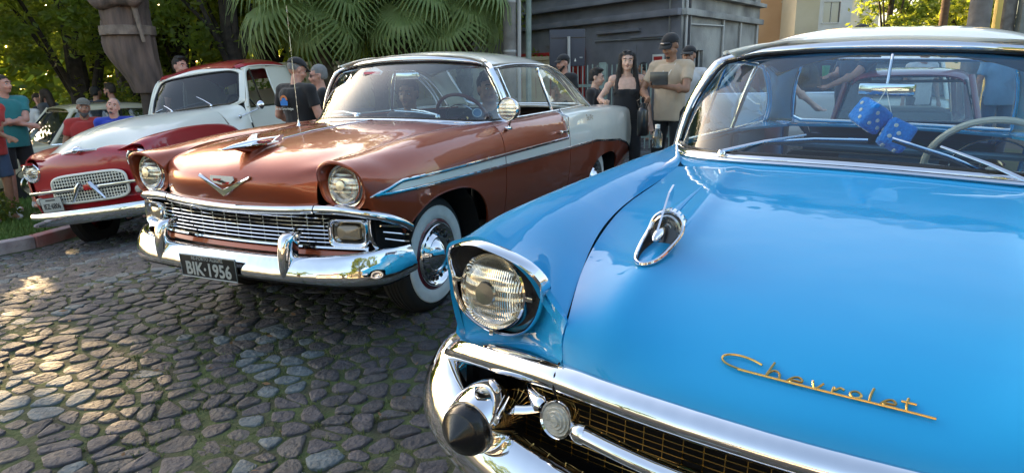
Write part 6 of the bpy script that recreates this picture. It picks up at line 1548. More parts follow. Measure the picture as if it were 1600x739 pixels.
class Blob:
    """solids fused into one skin by a voxel remesh"""
    def __init__(s): s.mb=MB()
    def cap(s,a,b,ra,rb,**k): s.mb.add(*cap_geo(a,b,ra,rb,**k)); return s
    def ell(s,c,r,R=None): s.mb.add(*ell_geo(c,r,R)); return s
    def stack(s,rows): s.mb.add(*stack_geo(rows)); return s
    def chain(s,pts,rs): 
        for i in range(len(pts)-1): s.cap(pts[i],pts[i+1],rs[i],rs[i+1])
        return s
    def build(s,name,m,parent,vox=.012,smooth=4,wr=0.,wrs=9.,fac=.5):
        me=bpy.data.meshes.new('b'); me.from_pydata([tuple(v) for v in s.mb.V],[],s.mb.F); me.update()
        bm=bmesh.new(); bm.from_mesh(me); bmesh.ops.recalc_face_normals(bm,faces=bm.faces); bm.to_mesh(me); bm.free()
        o=bpy.data.objects.new('b',me); C.objects.link(o)
        r=o.modifiers.new('r','REMESH'); r.mode='VOXEL'; r.voxel_size=vox; r.use_smooth_shade=True
        if smooth: q=o.modifiers.new('s','SMOOTH'); q.factor=fac; q.iterations=smooth
        dg=bpy.context.evaluated_depsgraph_get(); dg.update(); m2=bpy.data.meshes.new_from_object(o.evaluated_get(dg)); bpy.data.objects.remove(o); bpy.data.meshes.remove(me)
        if wr:
            n=len(m2.vertices); co=np.zeros(n*3); m2.vertices.foreach_get('co',co); nn=np.zeros(n*3); m2.vertices.foreach_get('normal',nn); co=co.reshape(-1,3); nn=nn.reshape(-1,3)
            d=np.array([noise.noise(Vector((c[0]*wrs*1.3,c[1]*wrs*1.3,c[2]*wrs*.7+c[0]*3)))+.5*noise.noise(Vector((c[0]*wrs*2.5,c[1]*wrs*2.5,c[2]*wrs*1.4))) for c in co]); co+=nn*(d*wr)[:,None]; m2.vertices.foreach_set('co',co.ravel())
        m2.name=name; m2.materials.clear(); m2.materials.append(M(m)); m2.polygons.foreach_set('use_smooth',[True]*len(m2.polygons)); m2.update()
        ob=bpy.data.objects.new(name,m2); link(ob,parent); return ob
def skin(n,c): mat(n,c,rough=.5,sss=.15,noise_amt=.08,noise_scale=30,bump=.05,bump_scale=200)
skin('skin_light',(.60,.37,.28)); skin('skin_tan',(.36,.185,.12)); skin('skin_pink',(.55,.28,.21)); skin('skin_brown',(.33,.17,.105))
def cloth(n,c,v=.12): mat(n,c,rough=.9,noise_amt=v,noise_scale=5,bump=.15,bump_scale=160,sheen=.2)
for n,c in dict(cloth_black=(.012,.012,.014),cloth_navy=(.014,.018,.035),cloth_red=(.42,.035,.03),cloth_blue=(.015,.045,.36),cloth_teal=(.02,.19,.20),cloth_sand=(.50,.39,.28),cloth_white=(.60,.60,.60),cloth_grey=(.075,.085,.095),cloth_denim=(.035,.065,.12),cloth_dark=(.018,.018,.022),cloth_skyblue=(.12,.26,.42),cloth_cap_grey=(.13,.12,.10)).items(): cloth(n,c)
mat('hair_black',(.010,.008,.007),rough=.45,bump=.8,bump_scale=120); mat('hair_brown',(.030,.018,.010),rough=.5,bump=.8,bump_scale=120); mat('hair_grey',(.22,.22,.22),rough=.55,bump=.8,bump_scale=120); mat('beard_grey',(.10,.095,.09),rough=.7,bump=.9,bump_scale=140)
mat('lip',(.30,.10,.085),rough=.4); mat('eye_white',(.60,.58,.55),rough=.25,coat=1); mat('iris',(.012,.008,.005),rough=.2,coat=1); mat('tattoo_ink',(.10,.085,.085),rough=.7)
PG=dict(n=0)
def person(label,loc,yaw,H=1.72,skin='skin_tan',shirt='cloth_black',pants='cloth_dark',hair='hair_black',hairstyle='short',build=1.0,female=False,shorts=False,sleeve='short',cap=None,beard=None,head=(0,0,0),lean=(0,0),lh=None,rh=None,le=None,re=None,vox=.011,seated=False,glasses=None,strapless=False,group=None,fingers=True,hunch=0.,cat='person',legs=(0,0),smile=False):
    """local frame: +x the way the body faces, +y its left; hands lh/rh and elbows le/re may be given in metres for a 1.75 m figure"""
    k=H/1.75; e=empty('person',loc,(0,0,yaw),label=label,cat=cat,group=group)
    e.scale=(k,k,k)
    B=build; sw=(.185 if not female else .160)*(.6+.4*B)
    hipz=.93 if not seated else .12
    def sp(z,x=0,y=0):   # spine: leans from the hips
        t=(z-hipz)/(1.50-.93); return Vector((x+lean[0]*t+hunch*max(0,t-.5)**1.5,y+lean[1]*t,z))
    dz=0 if not seated else hipz-.93
    Z=lambda z: z+dz
    neck=sp(Z(1.475)); hc=neck+Vector((.02+hunch*.2,0,.155))+Vector((sin(head[1])*.05,sin(head[2])*-.05,0)); HR=Euler((head[2],head[1],head[0]),'XYZ').to_matrix()
    Hd=lambda x,y,z: hc+HR@Vector((x,y,z))
    sh={s:sp(Z(1.415),-.005,s*sw) for s in (1,-1)}
    # arms by two-bone reach
    arms={}
    for s,hd,el in ((1,lh,le),(-1,rh,re)):
        tgt=Vector(hd)+Vector((0,0,dz)) if hd is not None else sp(Z(.86),.06,s*(sw+.10)); a=sh[s]; L1,L2=.285,.255; d=tgt-a; D=min(d.length,L1+L2-.005); dn=d.normalized(); tgt=a+dn*D
        x=(L1*L1-L2*L2+D*D)/(2*D); hh=math.sqrt(max(0,L1*L1-x*x)); pole_=Vector(el) if el is not None else Vector((-.8,s*.5,-.5)); q=pole_-dn*pole_.dot(dn); q.normalize(); arms[s]=(a,a+dn*x+q*hh,tgt)
    hip={s:Vector((0,s*.092,hipz-.01)) for s in (1,-1)}
    knee={};ank={}
    for s in (1,-1):
        st_=legs[0 if s>0 else 1]
        if seated: knee[s]=Vector((.44,s*.13,hipz-.02)); ank[s]=Vector((.50,s*.14,hipz-.42))
        else: ank[s]=Vector((st_*.5,s*.115,.085)); knee[s]=(hip[s]+ank[s])/2+Vector((.035,s*.008,.02))
    b=Blob()
    # trunk
    def trunk(b,g=0.,top=True,lo=None,flatb=False):
        fem=female; wB=.55+.45*B; dB=.35+.65*B; bel=max(0,(B-1))*.13
        zs=[(Z(.90),.150,.100,0),(Z(.97),.158 if fem else .155,.108,0),(Z(1.06),.140 if fem else .150,.100,bel*.8),(Z(1.13),.126 if fem else .150,.096,bel),(Z(1.22),.138 if fem else .158,.104,bel*.5),(Z(1.31),.150 if fem else .172,.108,.008),(Z(1.385),.142 if fem else .165,.098,0),(Z(1.44),.115,.075,-.005)]
        b.stack([(sp(z,ox),(wx+g)*dB,(wy+g)*wB) for z,wy,wx,ox in zs])
        if fem:
            for s in (1,-1): b.ell(sp(Z(1.27),.075,s*.068),(.058+g,.064+g,.064+g))
        for s in (1,-1): b.cap(sp(Z(1.43),-.01,s*.05),sh[s],.05+g,.058+g)
    trunk(b)
    b.cap(sp(Z(1.40),-.01),neck+Vector((.015,0,.07)),.062 if not female else .05,.055 if not female else .046)
    for s in (1,-1):
        a,el,wr=arms[s]; tk=(.82 if female else 1.0)*(.7+.3*B); b.cap(a,el,.050*tk,.040*tk); b.cap(el,wr,.040*tk,.026*tk); b.ell(a+(el-a)*.45,(.046*tk,.044*tk,.075))
        b.ell(el+(wr-el)*.28,(.038*tk,.038*tk,.055))
        if not (seated): b.cap(hip[s],knee[s],.088*B**.5,.058); b.cap(knee[s],ank[s],.056,.038); b.ell(knee[s]*.62+ank[s]*.38+Vector((-.022,0,0)),(.05,.048,.10))
        else: b.cap(hip[s],knee[s],.085,.06); b.cap(knee[s],ank[s],.055,.04)
        b.ell(ank[s]+Vector((.065,0,-.045)),(.12,.045,.038))
    # head: skull, face, jaw, features
    b.ell(Hd(-.012,0,.030),(.097,.078,.090),HR); b.ell(Hd(.025,0,-.020),(.072,.064,.085),HR); b.ell(Hd(.048,0,-.078),(.040,.040,.034),HR); b.cap(Hd(.0,.045,-.055),Hd(.055,.015,-.085),.026,.022); b.cap(Hd(.0,-.045,-.055),Hd(.055,-.015,-.085),.026,.022)
    b.cap(Hd(.088,0,.015),Hd(.112,0,-.022),.010,.016); b.ell(Hd(.100,.012,-.028),(.012,.010,.008),HR); b.ell(Hd(.100,-.012,-.028),(.012,.010,.008),HR)
    b.cap(Hd(.082,.042,.034),Hd(.090,.014,.032),.012,.012); b.cap(Hd(.082,-.042,.034),Hd(.090,-.014,.032),.012,.012)
    for s in (1,-1): b.ell(Hd(-.004,s*.081,-.002),(.018,.010,.032),HR); b.ell(Hd(.064,s*.042,-.028),(.028,.022,.024),HR)
    b.cap(Hd(.088,.020,-.052),Hd(.088,-.020,-.052),.012,.012); b.ell(Hd(.080,0,-.082),(.020,.024,.018),HR)
    # hands: palm and five unequal, bent fingers
    for s in (1,-1):
        a,el,wr=arms[s]; f=(wr-el).normalized(); side=f.cross(Vector((1,0,0)) if abs(f.x)<.8 else Vector((0,0,1))).normalized(); nrm=side.cross(f)*(1 if s>0 else 1)
        pc=wr+f*.045; b.cap(wr,wr+f*.075,.026,.030); b.cap(wr+f*.02+side*.018,wr+f*.082+side*.026,.017,.014); b.cap(wr+f*.02-side*.018,wr+f*.080-side*.026,.017,.014)
        if fingers:
            inn=nrm*(1 if nrm.x>0 or nrm.z<0 else -1)
            for q,(o_,ll) in enumerate(((.030,.058),(.011,.072),(-.009,.066),(-.028,.050))):
                p0=wr+f*.080+side*o_; p1=p0+(f*.9+inn*.35).normalized()*ll*.5; p2=p1+(f*.55+inn*.8).normalized()*ll*.55; b.cap(p0,p1,.0092,.0085); b.cap(p1,p2,.0085,.0072)
            p0=wr+f*.02+side*.030; p1=p0+(f*.6+side*.7+inn*.3).normalized()*.042; p2=p1+(f*.9+side*.15+inn*.3).normalized()*.034; b.cap(p0,p1,.0125,.0105); b.cap(p1,p2,.0105,.0085)
    b.build('body',skin,e,vox=vox,smooth=3,fac=.45)
    # eyes, brows, lips
    for s in (1,-1):
        if glasses!='dark':
            MB().add(*ell_geo(Hd(.0805,s*.0315,.010),(.0085,.0145,.0085),HR)).build('eye','eye_white',e,sharp=None); MB().add(*ell_geo(Hd(.0875,s*.031,.010),(.0035,.0062,.0068),HR)).build('iris','iris',e,sharp=None)
        MB().tube([Hd(.086,s*.052,.033),Hd(.096,s*.034,.040),Hd(.100,s*.015,.036)],[.0028,.0052,.0045],6).build('eyebrow',hair if hair!='hair_grey' else 'beard_grey',e)
    MB().tube([Hd(.090,.026,-.052+(.006 if smile else 0)),Hd(.1005,.010,-.053),Hd(.1015,0,-.0545),Hd(.1005,-.010,-.053),Hd(.090,-.026,-.052+(.006 if smile else 0))],[.002,.0055,.006,.0055,.002],7).build('lips','lip',e)
    if smile: MB().tube([Hd(.096,.018,-.0495),Hd(.1035,0,-.0525),Hd(.096,-.018,-.0495)],[.001,.0028,.001],6).build('teeth','white_enamel',e)
    if glasses:
        gm='black_enamel'
        for s in (1,-1):
            MB().add(*ell_geo(Hd(.096 if glasses!='top' else .03,s*.032,.010 if glasses!='top' else .118),(.004,.026,.019) if glasses!='top' else (.016,.026,.006),HR)).build('sunglass_lens',gm if glasses!='clear' else 'dark_glass',e)
            if glasses!='top': MB().tube([Hd(.09,s*.055,.014),Hd(.0,s*.088,.014)],.0025,5).build('temple',gm,e)
    # hair
    if hairstyle!='bald' :
        hb=Blob()
        if hairstyle in ('short','quiff','long','curly'):
            hb.ell(Hd(-.022,0,.048),(.100,.086,.086),HR); hb.ell(Hd(-.045,0,.005),(.072,.080,.080),HR)
            if hairstyle=='quiff': hb.ell(Hd(.045,0,.115),(.050,.062,.026),HR); hb.ell(Hd(.0,0,.118),(.07,.07,.03),HR)
            if hairstyle=='curly': 
                for i in range(16): a=i*2.4; hb.ell(Hd(.055*cos(a)-.01,.065*sin(a),.105+.014*(i%3)),(.024,.024,.02),HR)
            if hairstyle=='long':
                for s in (1,-1): 
                    pts=[Hd(.0,s*.066,.07),Hd(.0,s*.086,-.03),sp(Z(1.43),.03,s*.105),sp(Z(1.28),.085,s*.125),sp(Z(1.08) if s>0 else Z(1.25),.10,s*.15)] ; hb.chain(pts,[.036,.030,.036,.034,.018]); 
                hb.chain([Hd(-.07,0,.02),Hd(-.085,0,-.10),sp(Z(1.36),-.11,0),sp(Z(1.22),-.12,0)],[.07,.07,.075,.03])
            # hairline: nothing in front of the face
            V=hb.mb.V
        elif hairstyle=='shaved': hb.ell(Hd(-.020,0,.036),(.094,.0805,.088),HR)
        o=hb.build('hair',hair,e,vox=max(vox*.9,.007),smooth=2,wr=.004 if hairstyle!='shaved' else .0,wrs=30)
        me=o.data; inv=HR.inverted(); bm=bmesh.new(); bm.from_mesh(me)
        kill=[v for v in bm.verts if (lambda q:(q.x>.035 and q.z<.075-abs(q.y)*.3 and abs(q.y)<.070 and q.z>-.14) or (hairstyle!='long' and q.z<-.055) or (hairstyle!='long' and q.x>.012 and q.z<-.005))(inv@(v.co-hc))]
        bmesh.ops.delete(bm,geom=kill,context='VERTS'); bm.to_mesh(me); bm.free()
    if beard:
        bb=Blob(); bb.cap(Hd(.030,.056,-.045),Hd(.072,.022,-.092),.020,.021); bb.cap(Hd(.030,-.056,-.045),Hd(.072,-.022,-.092),.020,.021); bb.ell(Hd(.076,0,-.095),(.028,.032,.026 if beard!='full' else .045),HR); bb.cap(Hd(.098,.020,-.042),Hd(.098,-.020,-.042),.0075,.0075)
        if beard=='goatee': bb=Blob(); bb.ell(Hd(.084,0,-.092),(.020,.024,.018),HR); bb.cap(Hd(.099,.022,-.043),Hd(.099,-.022,-.043),.006,.006)
        bb.build('beard','hair_black' if hair!='hair_grey' and beard!='full' else 'beard_grey',e,vox=.007,smooth=1,wr=.002,wrs=60)
    if cap:
        cb=MB(); V,F=ell_geo(Hd(-.010,0,.052),(.108,.090,.088),HR,n=24,m=14); inv=HR.inverted(); keep=[i for i,v in enumerate(V) if (inv@(v-hc)).z>.040]; ks=set(keep)
        cb.V=[tuple(v) for v in V]; cb.F=[f for f in F if all(i in ks for i in f)]; cb.mi=[0]*len(cb.F); c_=cb.build('cap',cap,e,sharp=None); sf=c_.modifiers.new('t','SOLIDIFY'); sf.thickness=.004
        if cap!='cloth_cap_grey':
            G=np.array([[tuple(Hd(.075+u_*.085*(1-(abs(v_)*.75)**2.2),v_*.078,.052-.030*u_*1.2+.012*(1-v_*v_))) for v_ in np.linspace(-1,1,11)] for u_ in np.linspace(0,1,6)])
        else: G=np.array([[tuple(Hd(.070+u_*.050*(1-(abs(v_)*.75)**2.2),v_*.080,.058-.010*u_+.012*(1-v_*v_))) for v_ in np.linspace(-1,1,11)] for u_ in np.linspace(0,1,6)])
        v_=MB().grid(G).build('cap_peak',cap,e,sharp=None); sf=v_.modifiers.new('t','SOLIDIFY'); sf.thickness=.005
    # shirt
    tb=Blob()
    if strapless:
        wB=.55+.45*B; dB=.35+.65*B
        tb.stack([(sp(z),wx*dB,wy*wB) for z,wy,wx in ((Z(.93),.178,.130),(Z(1.0),.174,.130),(Z(1.08),.160,.128),(Z(1.15),.150,.124),(Z(1.24),.158,.122),(Z(1.33),.166,.118))])
        for s in (1,-1): tb.ell(sp(Z(1.268),.080,s*.068),(.068,.072,.064))
    else:
        trunk(tb,g=.016); wB=.55+.45*B; dB=.35+.65*B; bel=max(0,B-1)*.13; fw=.95 if female else 1
        tb.stack([(sp(z,ox),wx*dB,wy*wB*fw) for z,wy,wx,ox in ((Z(.84),.172,.132,bel*.3),(Z(.92),.172,.130,bel*.5),(Z(1.02),.168,.124,bel),(Z(1.12),.166,.118,bel),(Z(1.24),.174,.122,bel*.6),(Z(1.34),.182,.122,0))])
        for s in (1,-1):
            a,el,wr=arms[s]; f=.62 if sleeve=='short' else 1.0
            tb.cap(a+Vector((0,0,.0)),a+(el-a)*f,.062*(.75+.25*B),.060*(.75+.25*B),flat_b=True)
            if sleeve=='long': tb.cap(el,el+(wr-el)*.92,.052,.036,flat_b=True)
        tb.cap(sp(Z(1.40),-.01),neck+Vector((-.005,0,.0)),.080,.066,flat_b=True)
    o=tb.build('shirt' if not strapless else 'strapless_top',shirt,e,vox=max(vox,.011),smooth=4,wr=.006 if not strapless else .002,wrs=8)
    if strapless:
        bm=bmesh.new(); bm.from_mesh(o.data); bmesh.ops.delete(bm,geom=[v for v in bm.verts if v.co.z>Z(1.305)],context='VERTS'); bm.to_mesh(o.data); bm.free()
    pb=Blob()
    pb.ell(Vector((0,0,hipz+.0)),(.125*B,.165*(.5+.5*B),.10))
    for s in (1,-1):
        if seated: pb.cap(hip[s],knee[s],.10,.075); pb.cap(knee[s],ank[s],.070,.060,flat_b=True)
        elif shorts: pb.cap(hip[s]+Vector((0,0,.02)),knee[s]+(hip[s]-knee[s])*.08,.105,.092,flat_b=True)
        else: pb.cap(hip[s]+Vector((0,0,.02)),knee[s],.102,.074); pb.cap(knee[s],ank[s]+Vector((0,0,-.01)),.074,.062,flat_b=True)
    pb.build('shorts' if shorts else 'trousers',pants,e,vox=max(vox,.013),smooth=3,wr=.006,wrs=7)
    for s in (1,-1):
        fb=Blob(); fb.cap(ank[s]+Vector((-.03,0,-.045)),ank[s]+Vector((.14,s*.01,-.052)),.046,.040); fb.ell(ank[s]+Vector((-.005,0,-.01)),(.055,.045,.045))
        fb.build('shoe','cloth_white' if shorts else 'cloth_dark',e,vox=.014,smooth=2)
    return e,Hd,sp,arms,k
def face_cam(x,y,off=0): return math.atan2(-y,-x)+off
T_=lambda d: RAD(d)
LZ=lambda x,y: gz(x,y)+.13
# lawn edge pair at the far left
person('man in a teal t-shirt and black shorts with folded arms at the left edge',(-6.82,9.05,LZ(-7,9)),T_(-35),H=1.84,skin='skin_pink',shirt='cloth_teal',pants='cloth_black',hairstyle='short',hair='hair_brown',shorts=True,build=1.15,lh=(.24,-.10,1.16),rh=(.22,.12,1.12),le=(.1,.8,-.5),re=(.1,-.8,-.5),head=(.6,0,0),vox=.012,group='onlookers on the lawn')
person('man in a red t-shirt and denim shorts cut off by the left edge',(-6.62,8.35,LZ(-7,8.4)),T_(-30),H=1.76,skin='skin_brown',shirt='cloth_red',pants='cloth_denim',shorts=True,build=1.2,lh=(.30,-.02,1.16),rh=(.26,.14,1.05),vox=.014,group='onlookers on the lawn')
person('person in a white t-shirt half hidden behind the teal shirted man',(-9.0,12.4,LZ(-9,12.4)-.1),T_(100),H=1.60,skin='skin_tan',shirt='cloth_white',pants='cloth_navy',vox=.016,group='onlookers on the lawn',fingers=False)
person('person with long dark hair in a grey shirt behind the cream saloon',(-9.05,13.1,-.50),T_(170),H=1.73,skin='skin_pink',shirt='cloth_grey',hairstyle='long',hair='hair_brown',female=True,vox=.014,rh=(.22,.02,1.5),head=(.1,.1,0),group='onlookers on the lawn',fingers=False)
person('person in dark blue beyond the grey shirted one, one hand up at the face',(-9.65,13.7,-.50),T_(20),H=1.64,skin='skin_tan',shirt='cloth_navy',hair='hair_brown',vox=.016,lh=(.18,.03,1.48),group='onlookers on the lawn',fingers=False)
person('dark haired man seen from behind beside the bearded man in glasses',(-8.08,13.1,-.50),T_(75),H=1.76,skin='skin_tan',shirt='cloth_navy',hairstyle='short',vox=.014,group='onlookers on the lawn',fingers=False)
person('bearded man in glasses and a black t-shirt looking left behind the saloon',(-7.70,13.0,-.50),T_(-150),H=1.80,skin='skin_pink',shirt='cloth_black',beard='short',glasses='clear',hairstyle='curly',hair='hair_brown',vox=.013,head=(-.5,.1,0),group='onlookers on the lawn',fingers=False)
person('distant figure in grey at the foot of the statue',(-9.2,16.0,-.50),T_(-90),H=1.52,skin='skin_tan',shirt='cloth_grey',hair='hair_grey',vox=.018,group='onlookers on the lawn',fingers=False)
person('bearded man in a grey cap and red shirt leaning over behind the pickup hood',(-5.80,9.0,-.50),T_(-62),H=1.63,skin='skin_tan',shirt='cloth_red',hair='hair_grey',beard='full',cap='cloth_cap_grey',hairstyle='shaved',build=1.15,vox=.009,lean=(.02,.05),head=(.15,.05,-.12),group='two men posing behind the pickup')
person('smiling grey stubbled man in a royal blue t-shirt tilting his head behind the pickup',(-5.22,8.95,-.50),T_(-68),H=1.64,skin='skin_pink',shirt='cloth_blue',hair='hair_grey',hairstyle='shaved',build=1.3,beard='goatee',vox=.009,lean=(.02,-.10),head=(.0,-.15,-.28),smile=True,group='two men posing behind the pickup')
person('dark haired head looking over the roof of the red pickup',(-5.15,10.6,-.39),T_(-30),H=2.08,skin='skin_pink',hairstyle='quiff',shirt='cloth_dark',vox=.013,group='onlookers by the pickup',fingers=False)
e,Hd,sp,arms,k=person('man in a black cap and black t-shirt with an orange and blue back print',(-2.33,7.35,-.19),T_(62),H=1.74,skin='skin_pink',hair='hair_grey',shirt='cloth_black',pants='cloth_black',cap='cloth_black',hairstyle='shaved',build=1.35,lh=(.22,.24,1.04),rh=(.24,-.22,1.02),head=(-.35,.32,0),vox=.010,group='onlookers by the pickup')
# back print: orange sun arch over a blue car shape with two lines of script
def back_print(e,sp):
    def P(u,z): return Vector((sp(z).x-.178+.10*u*u*4-.012*(z-1.2)*0,u,z))
    mb=MB(); N=14
    for i in range(N):
        a0,a1=PI*i/N,PI*(i+1)/N
        mb.poly([P(.055*cos(a0)+.02,1.315+.055*sin(a0)),P(.055*cos(a1)+.02,1.315+.055*sin(a1)),P(.032*cos(a1)+.02,1.315+.032*sin(a1)),P(.032*cos(a0)+.02,1.315+.032*sin(a0))])
    mat('print_orange',(.60,.20,.07),rough=.8); mat('print_blue',(.02,.18,.55),rough=.8); mb.build('print_sun','print_orange',e,smooth=False)
    mb=MB(); mb.poly([P(-.035,1.26),P(.075,1.26),P(.075,1.305),P(.055,1.31),P(.045,1.338),P(-.005,1.338),P(-.015,1.31),P(-.035,1.305)]); mb.build('print_car','print_blue',e,smooth=False)
    T=frame_T(P(.02,1.225)+Vector((-.008,0,0)),(0,-1,0),(0,0,1)); text_on('print_script','Club de Carros Antigos',.036,T,'white_enamel',e,ext=.001,sx=.8); T=frame_T(P(.02,1.195)+Vector((-.008,0,0)),(0,-1,0),(0,0,1)); text_on('print_line','VALE DO PARANHANA',.018,T,'white_enamel',e,ext=.001) if False else None
back_print(e,sp)
person('grey haired person in sunglasses and black holding a phone beside the capped man',(-2.33,8.35,-.30),T_(-165),H=1.79,skin='skin_pink',hair='hair_grey',hairstyle='short',shirt='cloth_black',glasses='dark',rh=(.20,-.02,1.25),lh=(.24,.05,1.2),vox=.012,head=(.1,.15,0),group='onlookers by the pickup')
# people in the copper car
BM=Matrix.Translation((-1.149,4.042,-.0102))@Euler((0,-.0007,RAD(-115.66))).to_matrix().to_4x4()
p=BM@Vector((-1.42,.43,.44)); person('smiling driver in a black t-shirt and dark cap at the wheel of the copper car',p,RAD(-115.66),H=1.72,skin='skin_tan',shirt='cloth_black',hairstyle='quiff',seated=True,vox=.010,lh=(.38,.10,1.25),rh=(.40,-.15,1.22),head=(.75,0,0),smile=True,group='people in the copper car')
p=BM@Vector((-1.42,-.30,.44)); person('passenger in dark clothes seen faintly through the copper car windshield',p,RAD(-115.66),H=1.66,skin='skin_tan',shirt='cloth_navy',seated=True,vox=.012,head=(.2,.1,0),group='people in the copper car',fingers=False)
# group in the middle
person('man in a black cap and black t-shirt behind the tail of the copper car',(.80,9.6,-.05),T_(-140),H=1.62,skin='skin_pink',shirt='cloth_black',cap='cloth_black',beard='short',hairstyle='shaved',vox=.012,head=(-.2,.1,0),group='people chatting behind the copper car',fingers=False)
person('boy in a black t-shirt smiling to the right beside the woman',(.97,7.55,0),T_(-25),H=1.37,skin='skin_light',shirt='cloth_black',hairstyle='quiff',vox=.009,smile=True,head=(.1,.12,0),group='people chatting behind the copper car',build=.85)
e,Hd,sp,arms,k=person('woman with long dark hair in a black strapless top',(1.29,7.3,0),T_(-98),H=1.55,skin='skin_light',shirt='cloth_black',pants='cloth_dark',hair='hair_black',hairstyle='long',female=True,strapless=True,build=1.12,rh=(.24,-.27,1.16),re=(-.3,-.6,-.7),lh=(.12,.30,.88),le=(-.5,.5,-.2),vox=.0085,head=(0,.05,0),glasses='top',smile=True,group='people chatting behind the copper car')
e,Hd,sp,arms,k=person('tall man in a sand coloured t-shirt and black cap holding a case and a bottle',(1.72,7.1,0),T_(-128),H=1.70,skin='skin_brown',shirt='cloth_sand',pants='cloth_black',cap='cloth_black',beard='goatee',hairstyle='shaved',build=1.08,lh=(.27,.02,1.22),rh=(.25,-.16,1.10),le=(-.2,.9,-.5),re=(-.3,-.8,-.6),head=(-.12,.38,0),vox=.0085,group='people chatting behind the copper car')
MB().tube([sp(1.47,.03,.075),sp(1.36,.135,.045),sp(1.27,.155,.01),sp(1.36,.135,-.03),sp(1.47,.03,-.075)],.004,6).build('necklace','white_enamel',e)
MB().tube([Hd(.085,.055,.062),Hd(.108,0,.066),Hd(.085,-.055,.062)],[.012,.016,.012],8,flat=.7).build('sunglasses','black_enamel',e)
def held(name,label,cat,e,loc,rot,fn,group=None):
    bpy.context.view_layer.update(); o=empty(name,e.matrix_world@Vector(loc),(0,0,e.rotation_euler[2]+rot),label=label,cat=cat,group=group); fn(o); return o
held('open_case','small dark open case held up at the chest by the man in the sand t-shirt','case',e,(.34,.02,1.30),0,lambda o:(MB().box((0,0,0),(.012,.20,.13),bev=.005).build('lid','black_enamel',o),MB().box((-.010,0,0),(.01,.17,.10),bev=.003).build('lining','brown_plastic',o)))
held('thermos_bottle','black thermos bottle hanging from the hand of the man in the sand t-shirt','bottle',e,(.31,-.17,.86),0,lambda o:(MB().lathe([(.001,-.16),(.05,-.16),(.056,-.15),(.056,.10),(.045,.125),(.030,.135),(.030,.175),(.025,.18),(.001,.18)],axis='z',n=24).build('flask','black_enamel',o),MB().tube([(0,.04,.13),(0,.07,.2),(0,.0,.24),(0,-.07,.2),(0,-.04,.13)],.006,6).build('strap','black_rubber',o)))
person('man in a dark and white t-shirt, black shorts and white trainers further back',(2.98,14.8,-.23),T_(150),H=1.72,skin='skin_tan',shirt='cloth_navy',pants='cloth_black',shorts=True,vox=.014,legs=(.35,-.35),group='people chatting behind the copper car',fingers=False)
person('person in a black cap just showing over the edge of the blue car roof',(2.12,7.9,0),T_(-120),H=1.60,skin='skin_tan',shirt='cloth_white',cap='cloth_black',hairstyle='shaved',vox=.012,group='people chatting behind the copper car',fingers=False)
# seen through the blue car
person('woman in a black top reaching out, seen through the blue rear window',(2.95,7.2,0),T_(-20),H=1.62,skin='skin_light',shirt='cloth_black',female=True,hairstyle='long',build=1.2,rh=(.36,-.1,1.02),lh=(.36,.1,1.0),vox=.011,group='people beyond the blue car')
e,Hd,sp,arms,k=person('man in a navy t-shirt holding a green cup, seen through the blue rear window',(3.95,7.6,0),T_(-165),H=1.78,skin='skin_tan',shirt='cloth_navy',build=1.35,rh=(.38,.02,1.22),lh=(.42,.10,1.12),vox=.011,group='people beyond the blue car')
mat('cup_green',(.03,.28,.10),rough=.4,coat=.5)
held('paper_cup','green cup in the hand of the navy shirted man beyond the blue car','cup',e,(.46,.05,1.27),0,lambda o:(MB().lathe([(.001,-.06),(.03,-.06),(.042,.06),(.039,.06),(.028,-.055)],axis='z',n=20).build('cup_wall','cup_green',o),))
person('person in a light blue shirt right of the pale pole, through the blue car',(6.4,8.7,0),T_(-100),H=1.66,skin='skin_tan',shirt='cloth_skyblue',pants='cloth_denim',build=1.2,vox=.013,group='people beyond the blue car',fingers=False)
person('person in a white shirt between the cars beyond the blue windows',(6.35,10.3,-.1),T_(-90),H=1.72,skin='skin_tan',shirt='cloth_white',pants='cloth_dark',vox=.015,group='people beyond the blue car',fingers=False)
# small clear bottle standing behind the blue fender
def bottle():
    q=Matrix.Translation((.925,1.7734,-.0158))@Euler((-.035,-.0235,RAD(-121.38))).to_matrix().to_4x4()@Vector((-.76,-.845,1.035))
    o=empty('water_bottle',q,label='small clear plastic bottle standing on the rear of the blue fender',cat='bottle')
    MB().lathe([(.001,0),(.020,.0),(.022,.006),(.021,.03),(.022,.035),(.021,.055),(.010,.078),(.009,.085)],axis='z',n=20).build('flask','clear_glass',o); MB().lathe([(.011,.082),(.011,.098),(.001,.10)],axis='z',n=16).build('bottle_cap','white_enamel',o)
bottle()
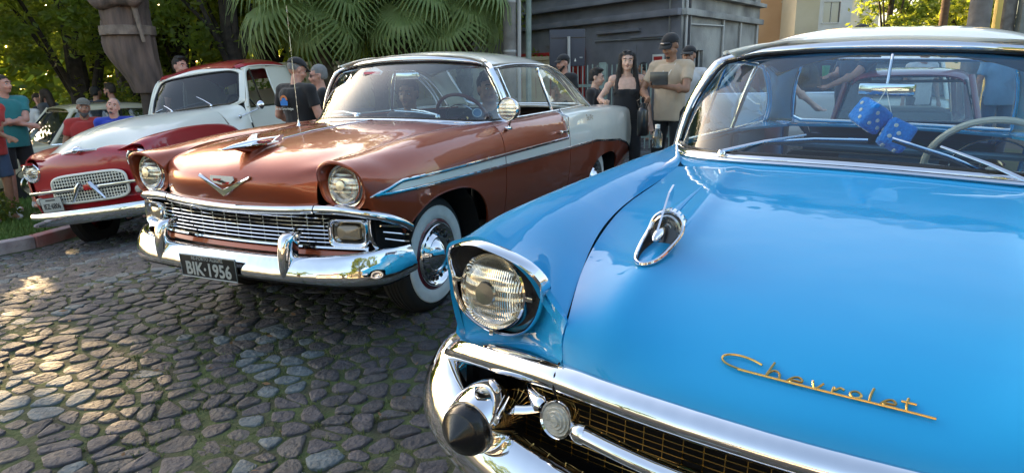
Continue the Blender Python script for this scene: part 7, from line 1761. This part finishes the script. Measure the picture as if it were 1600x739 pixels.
# ---- carved wooden statue on a post
def statue():
    mat('carved_wood',(.17,.115,.095),rough=.8,col2=(.075,.055,.048),noise_scale=3.0,bump=.9,bump_scale=9)
    mat('post_wood',(.075,.055,.045),rough=.85,col2=(.045,.032,.026),noise_scale=6,bump=.7,bump_scale=14); mat('pale_band',(.26,.20,.16),rough=.7,col2=(.15,.11,.09),noise_scale=8,bump=.5)
    nt=MATS['carved_wood'].node_tree
    for n in nt.nodes:
        if n.type=='TEX_NOISE':
            mp=nt.nodes.new('ShaderNodeMapping'); mp.inputs['Scale'].default_value=(2.4,2.4,.5); nt.links.new([q for q in nt.nodes if q.type=='TEX_COORD'][0].outputs['Object'],mp.inputs['Vector']); nt.links.new(mp.outputs['Vector'],n.inputs['Vector']); n.inputs['Detail'].default_value=9
    e=empty('statue',(-6.15,11.2,-.50),(0,0,RAD(0)),label='tall carved wooden gaucho figure with belt and wide trousers on a post',cat='statue')
    b=Blob(); b.ell((.0,0,3.12),(.44,.34,.50)); b.ell((0,0,3.6),(.42,.32,.42)); b.cap((-.0,0,2.72),(.0,0,2.95),.40,.42)
    b.build('torso','carved_wood',e,vox=.03,smooth=4,wr=.015,wrs=3)
    b=Blob(); b.cap((-.52,-.1,3.36),(-.20,-.40,3.08),.17,.15); b.cap((-.20,-.40,3.08),(.22,-.42,3.14),.15,.13); b.cap((.52,-.1,3.4),(.42,-.40,3.1),.16,.14); b.ell((.28,-.42,3.12),(.16,.13,.13)); b.build('folded_arms','carved_wood',e,vox=.03,smooth=4,wr=.012,wrs=4)
    MB().lathe([(.43,-.075),(.455,-.07),(.458,.07),(.43,.075)],c=(-.0,0,2.64),axis='z',n=40).build('belt','pale_band',e)
    MB().box((-.06,-.43,2.64),(.20,.05,.13),bev=.03).build('belt_buckle','pale_band',e)
    mb=MB(); V=[];F=[];n=64; prof=[(2.80,.40,.0),(2.58,.425,.0),(2.46,.44,.0),(2.32,.43,.01),(2.18,.40,.05),(2.04,.36,.11),(1.92,.325,.16),(1.80,.30,.20),(1.71,.29,.22),(1.655,.27,.225),(1.64,.10,.225)]
    for z,r,cx in prof:
        for j in range(n):
            a=2*PI*j/n; fold=1+.045*cos(a*11+z*1.2)+.02*cos(a*5-z*2)+.012*cos(a*17+z*5); V.append((cx+r*cos(a)*fold,r*.84*sin(a)*fold,z))
    for i in range(len(prof)-1):
        for j in range(n): F.append((i*n+j,i*n+(j+1)%n,(i+1)*n+(j+1)%n,(i+1)*n+j))
    mb.add(V,F).build('carved_trousers','carved_wood',e)
    MB().tube([(.34,-.34,3.1),(.38,-.34,2.85),(.42,-.30,2.45)],[.05,.045,.03],8).build('sash','pale_band',e)
    b=Blob(); b.ell((0,-.05,4.25),(.24,.24,.32)); b.build('head','carved_wood',e,vox=.03); MB().lathe([(.001,.22),(.22,.2),(.25,.03),(.55,.0),(.55,-.03),(.2,-.02)],c=(0,0,4.45),axis='z',n=36).build('hat','carved_wood',e)
    MB().lathe([(.165,-.1),(.16,1.70)],c=(.225,0,0),axis='z',n=20).build('post','post_wood',e)
    e.scale=(.90,.90,1.0); e.location.x=-6.20
statue()
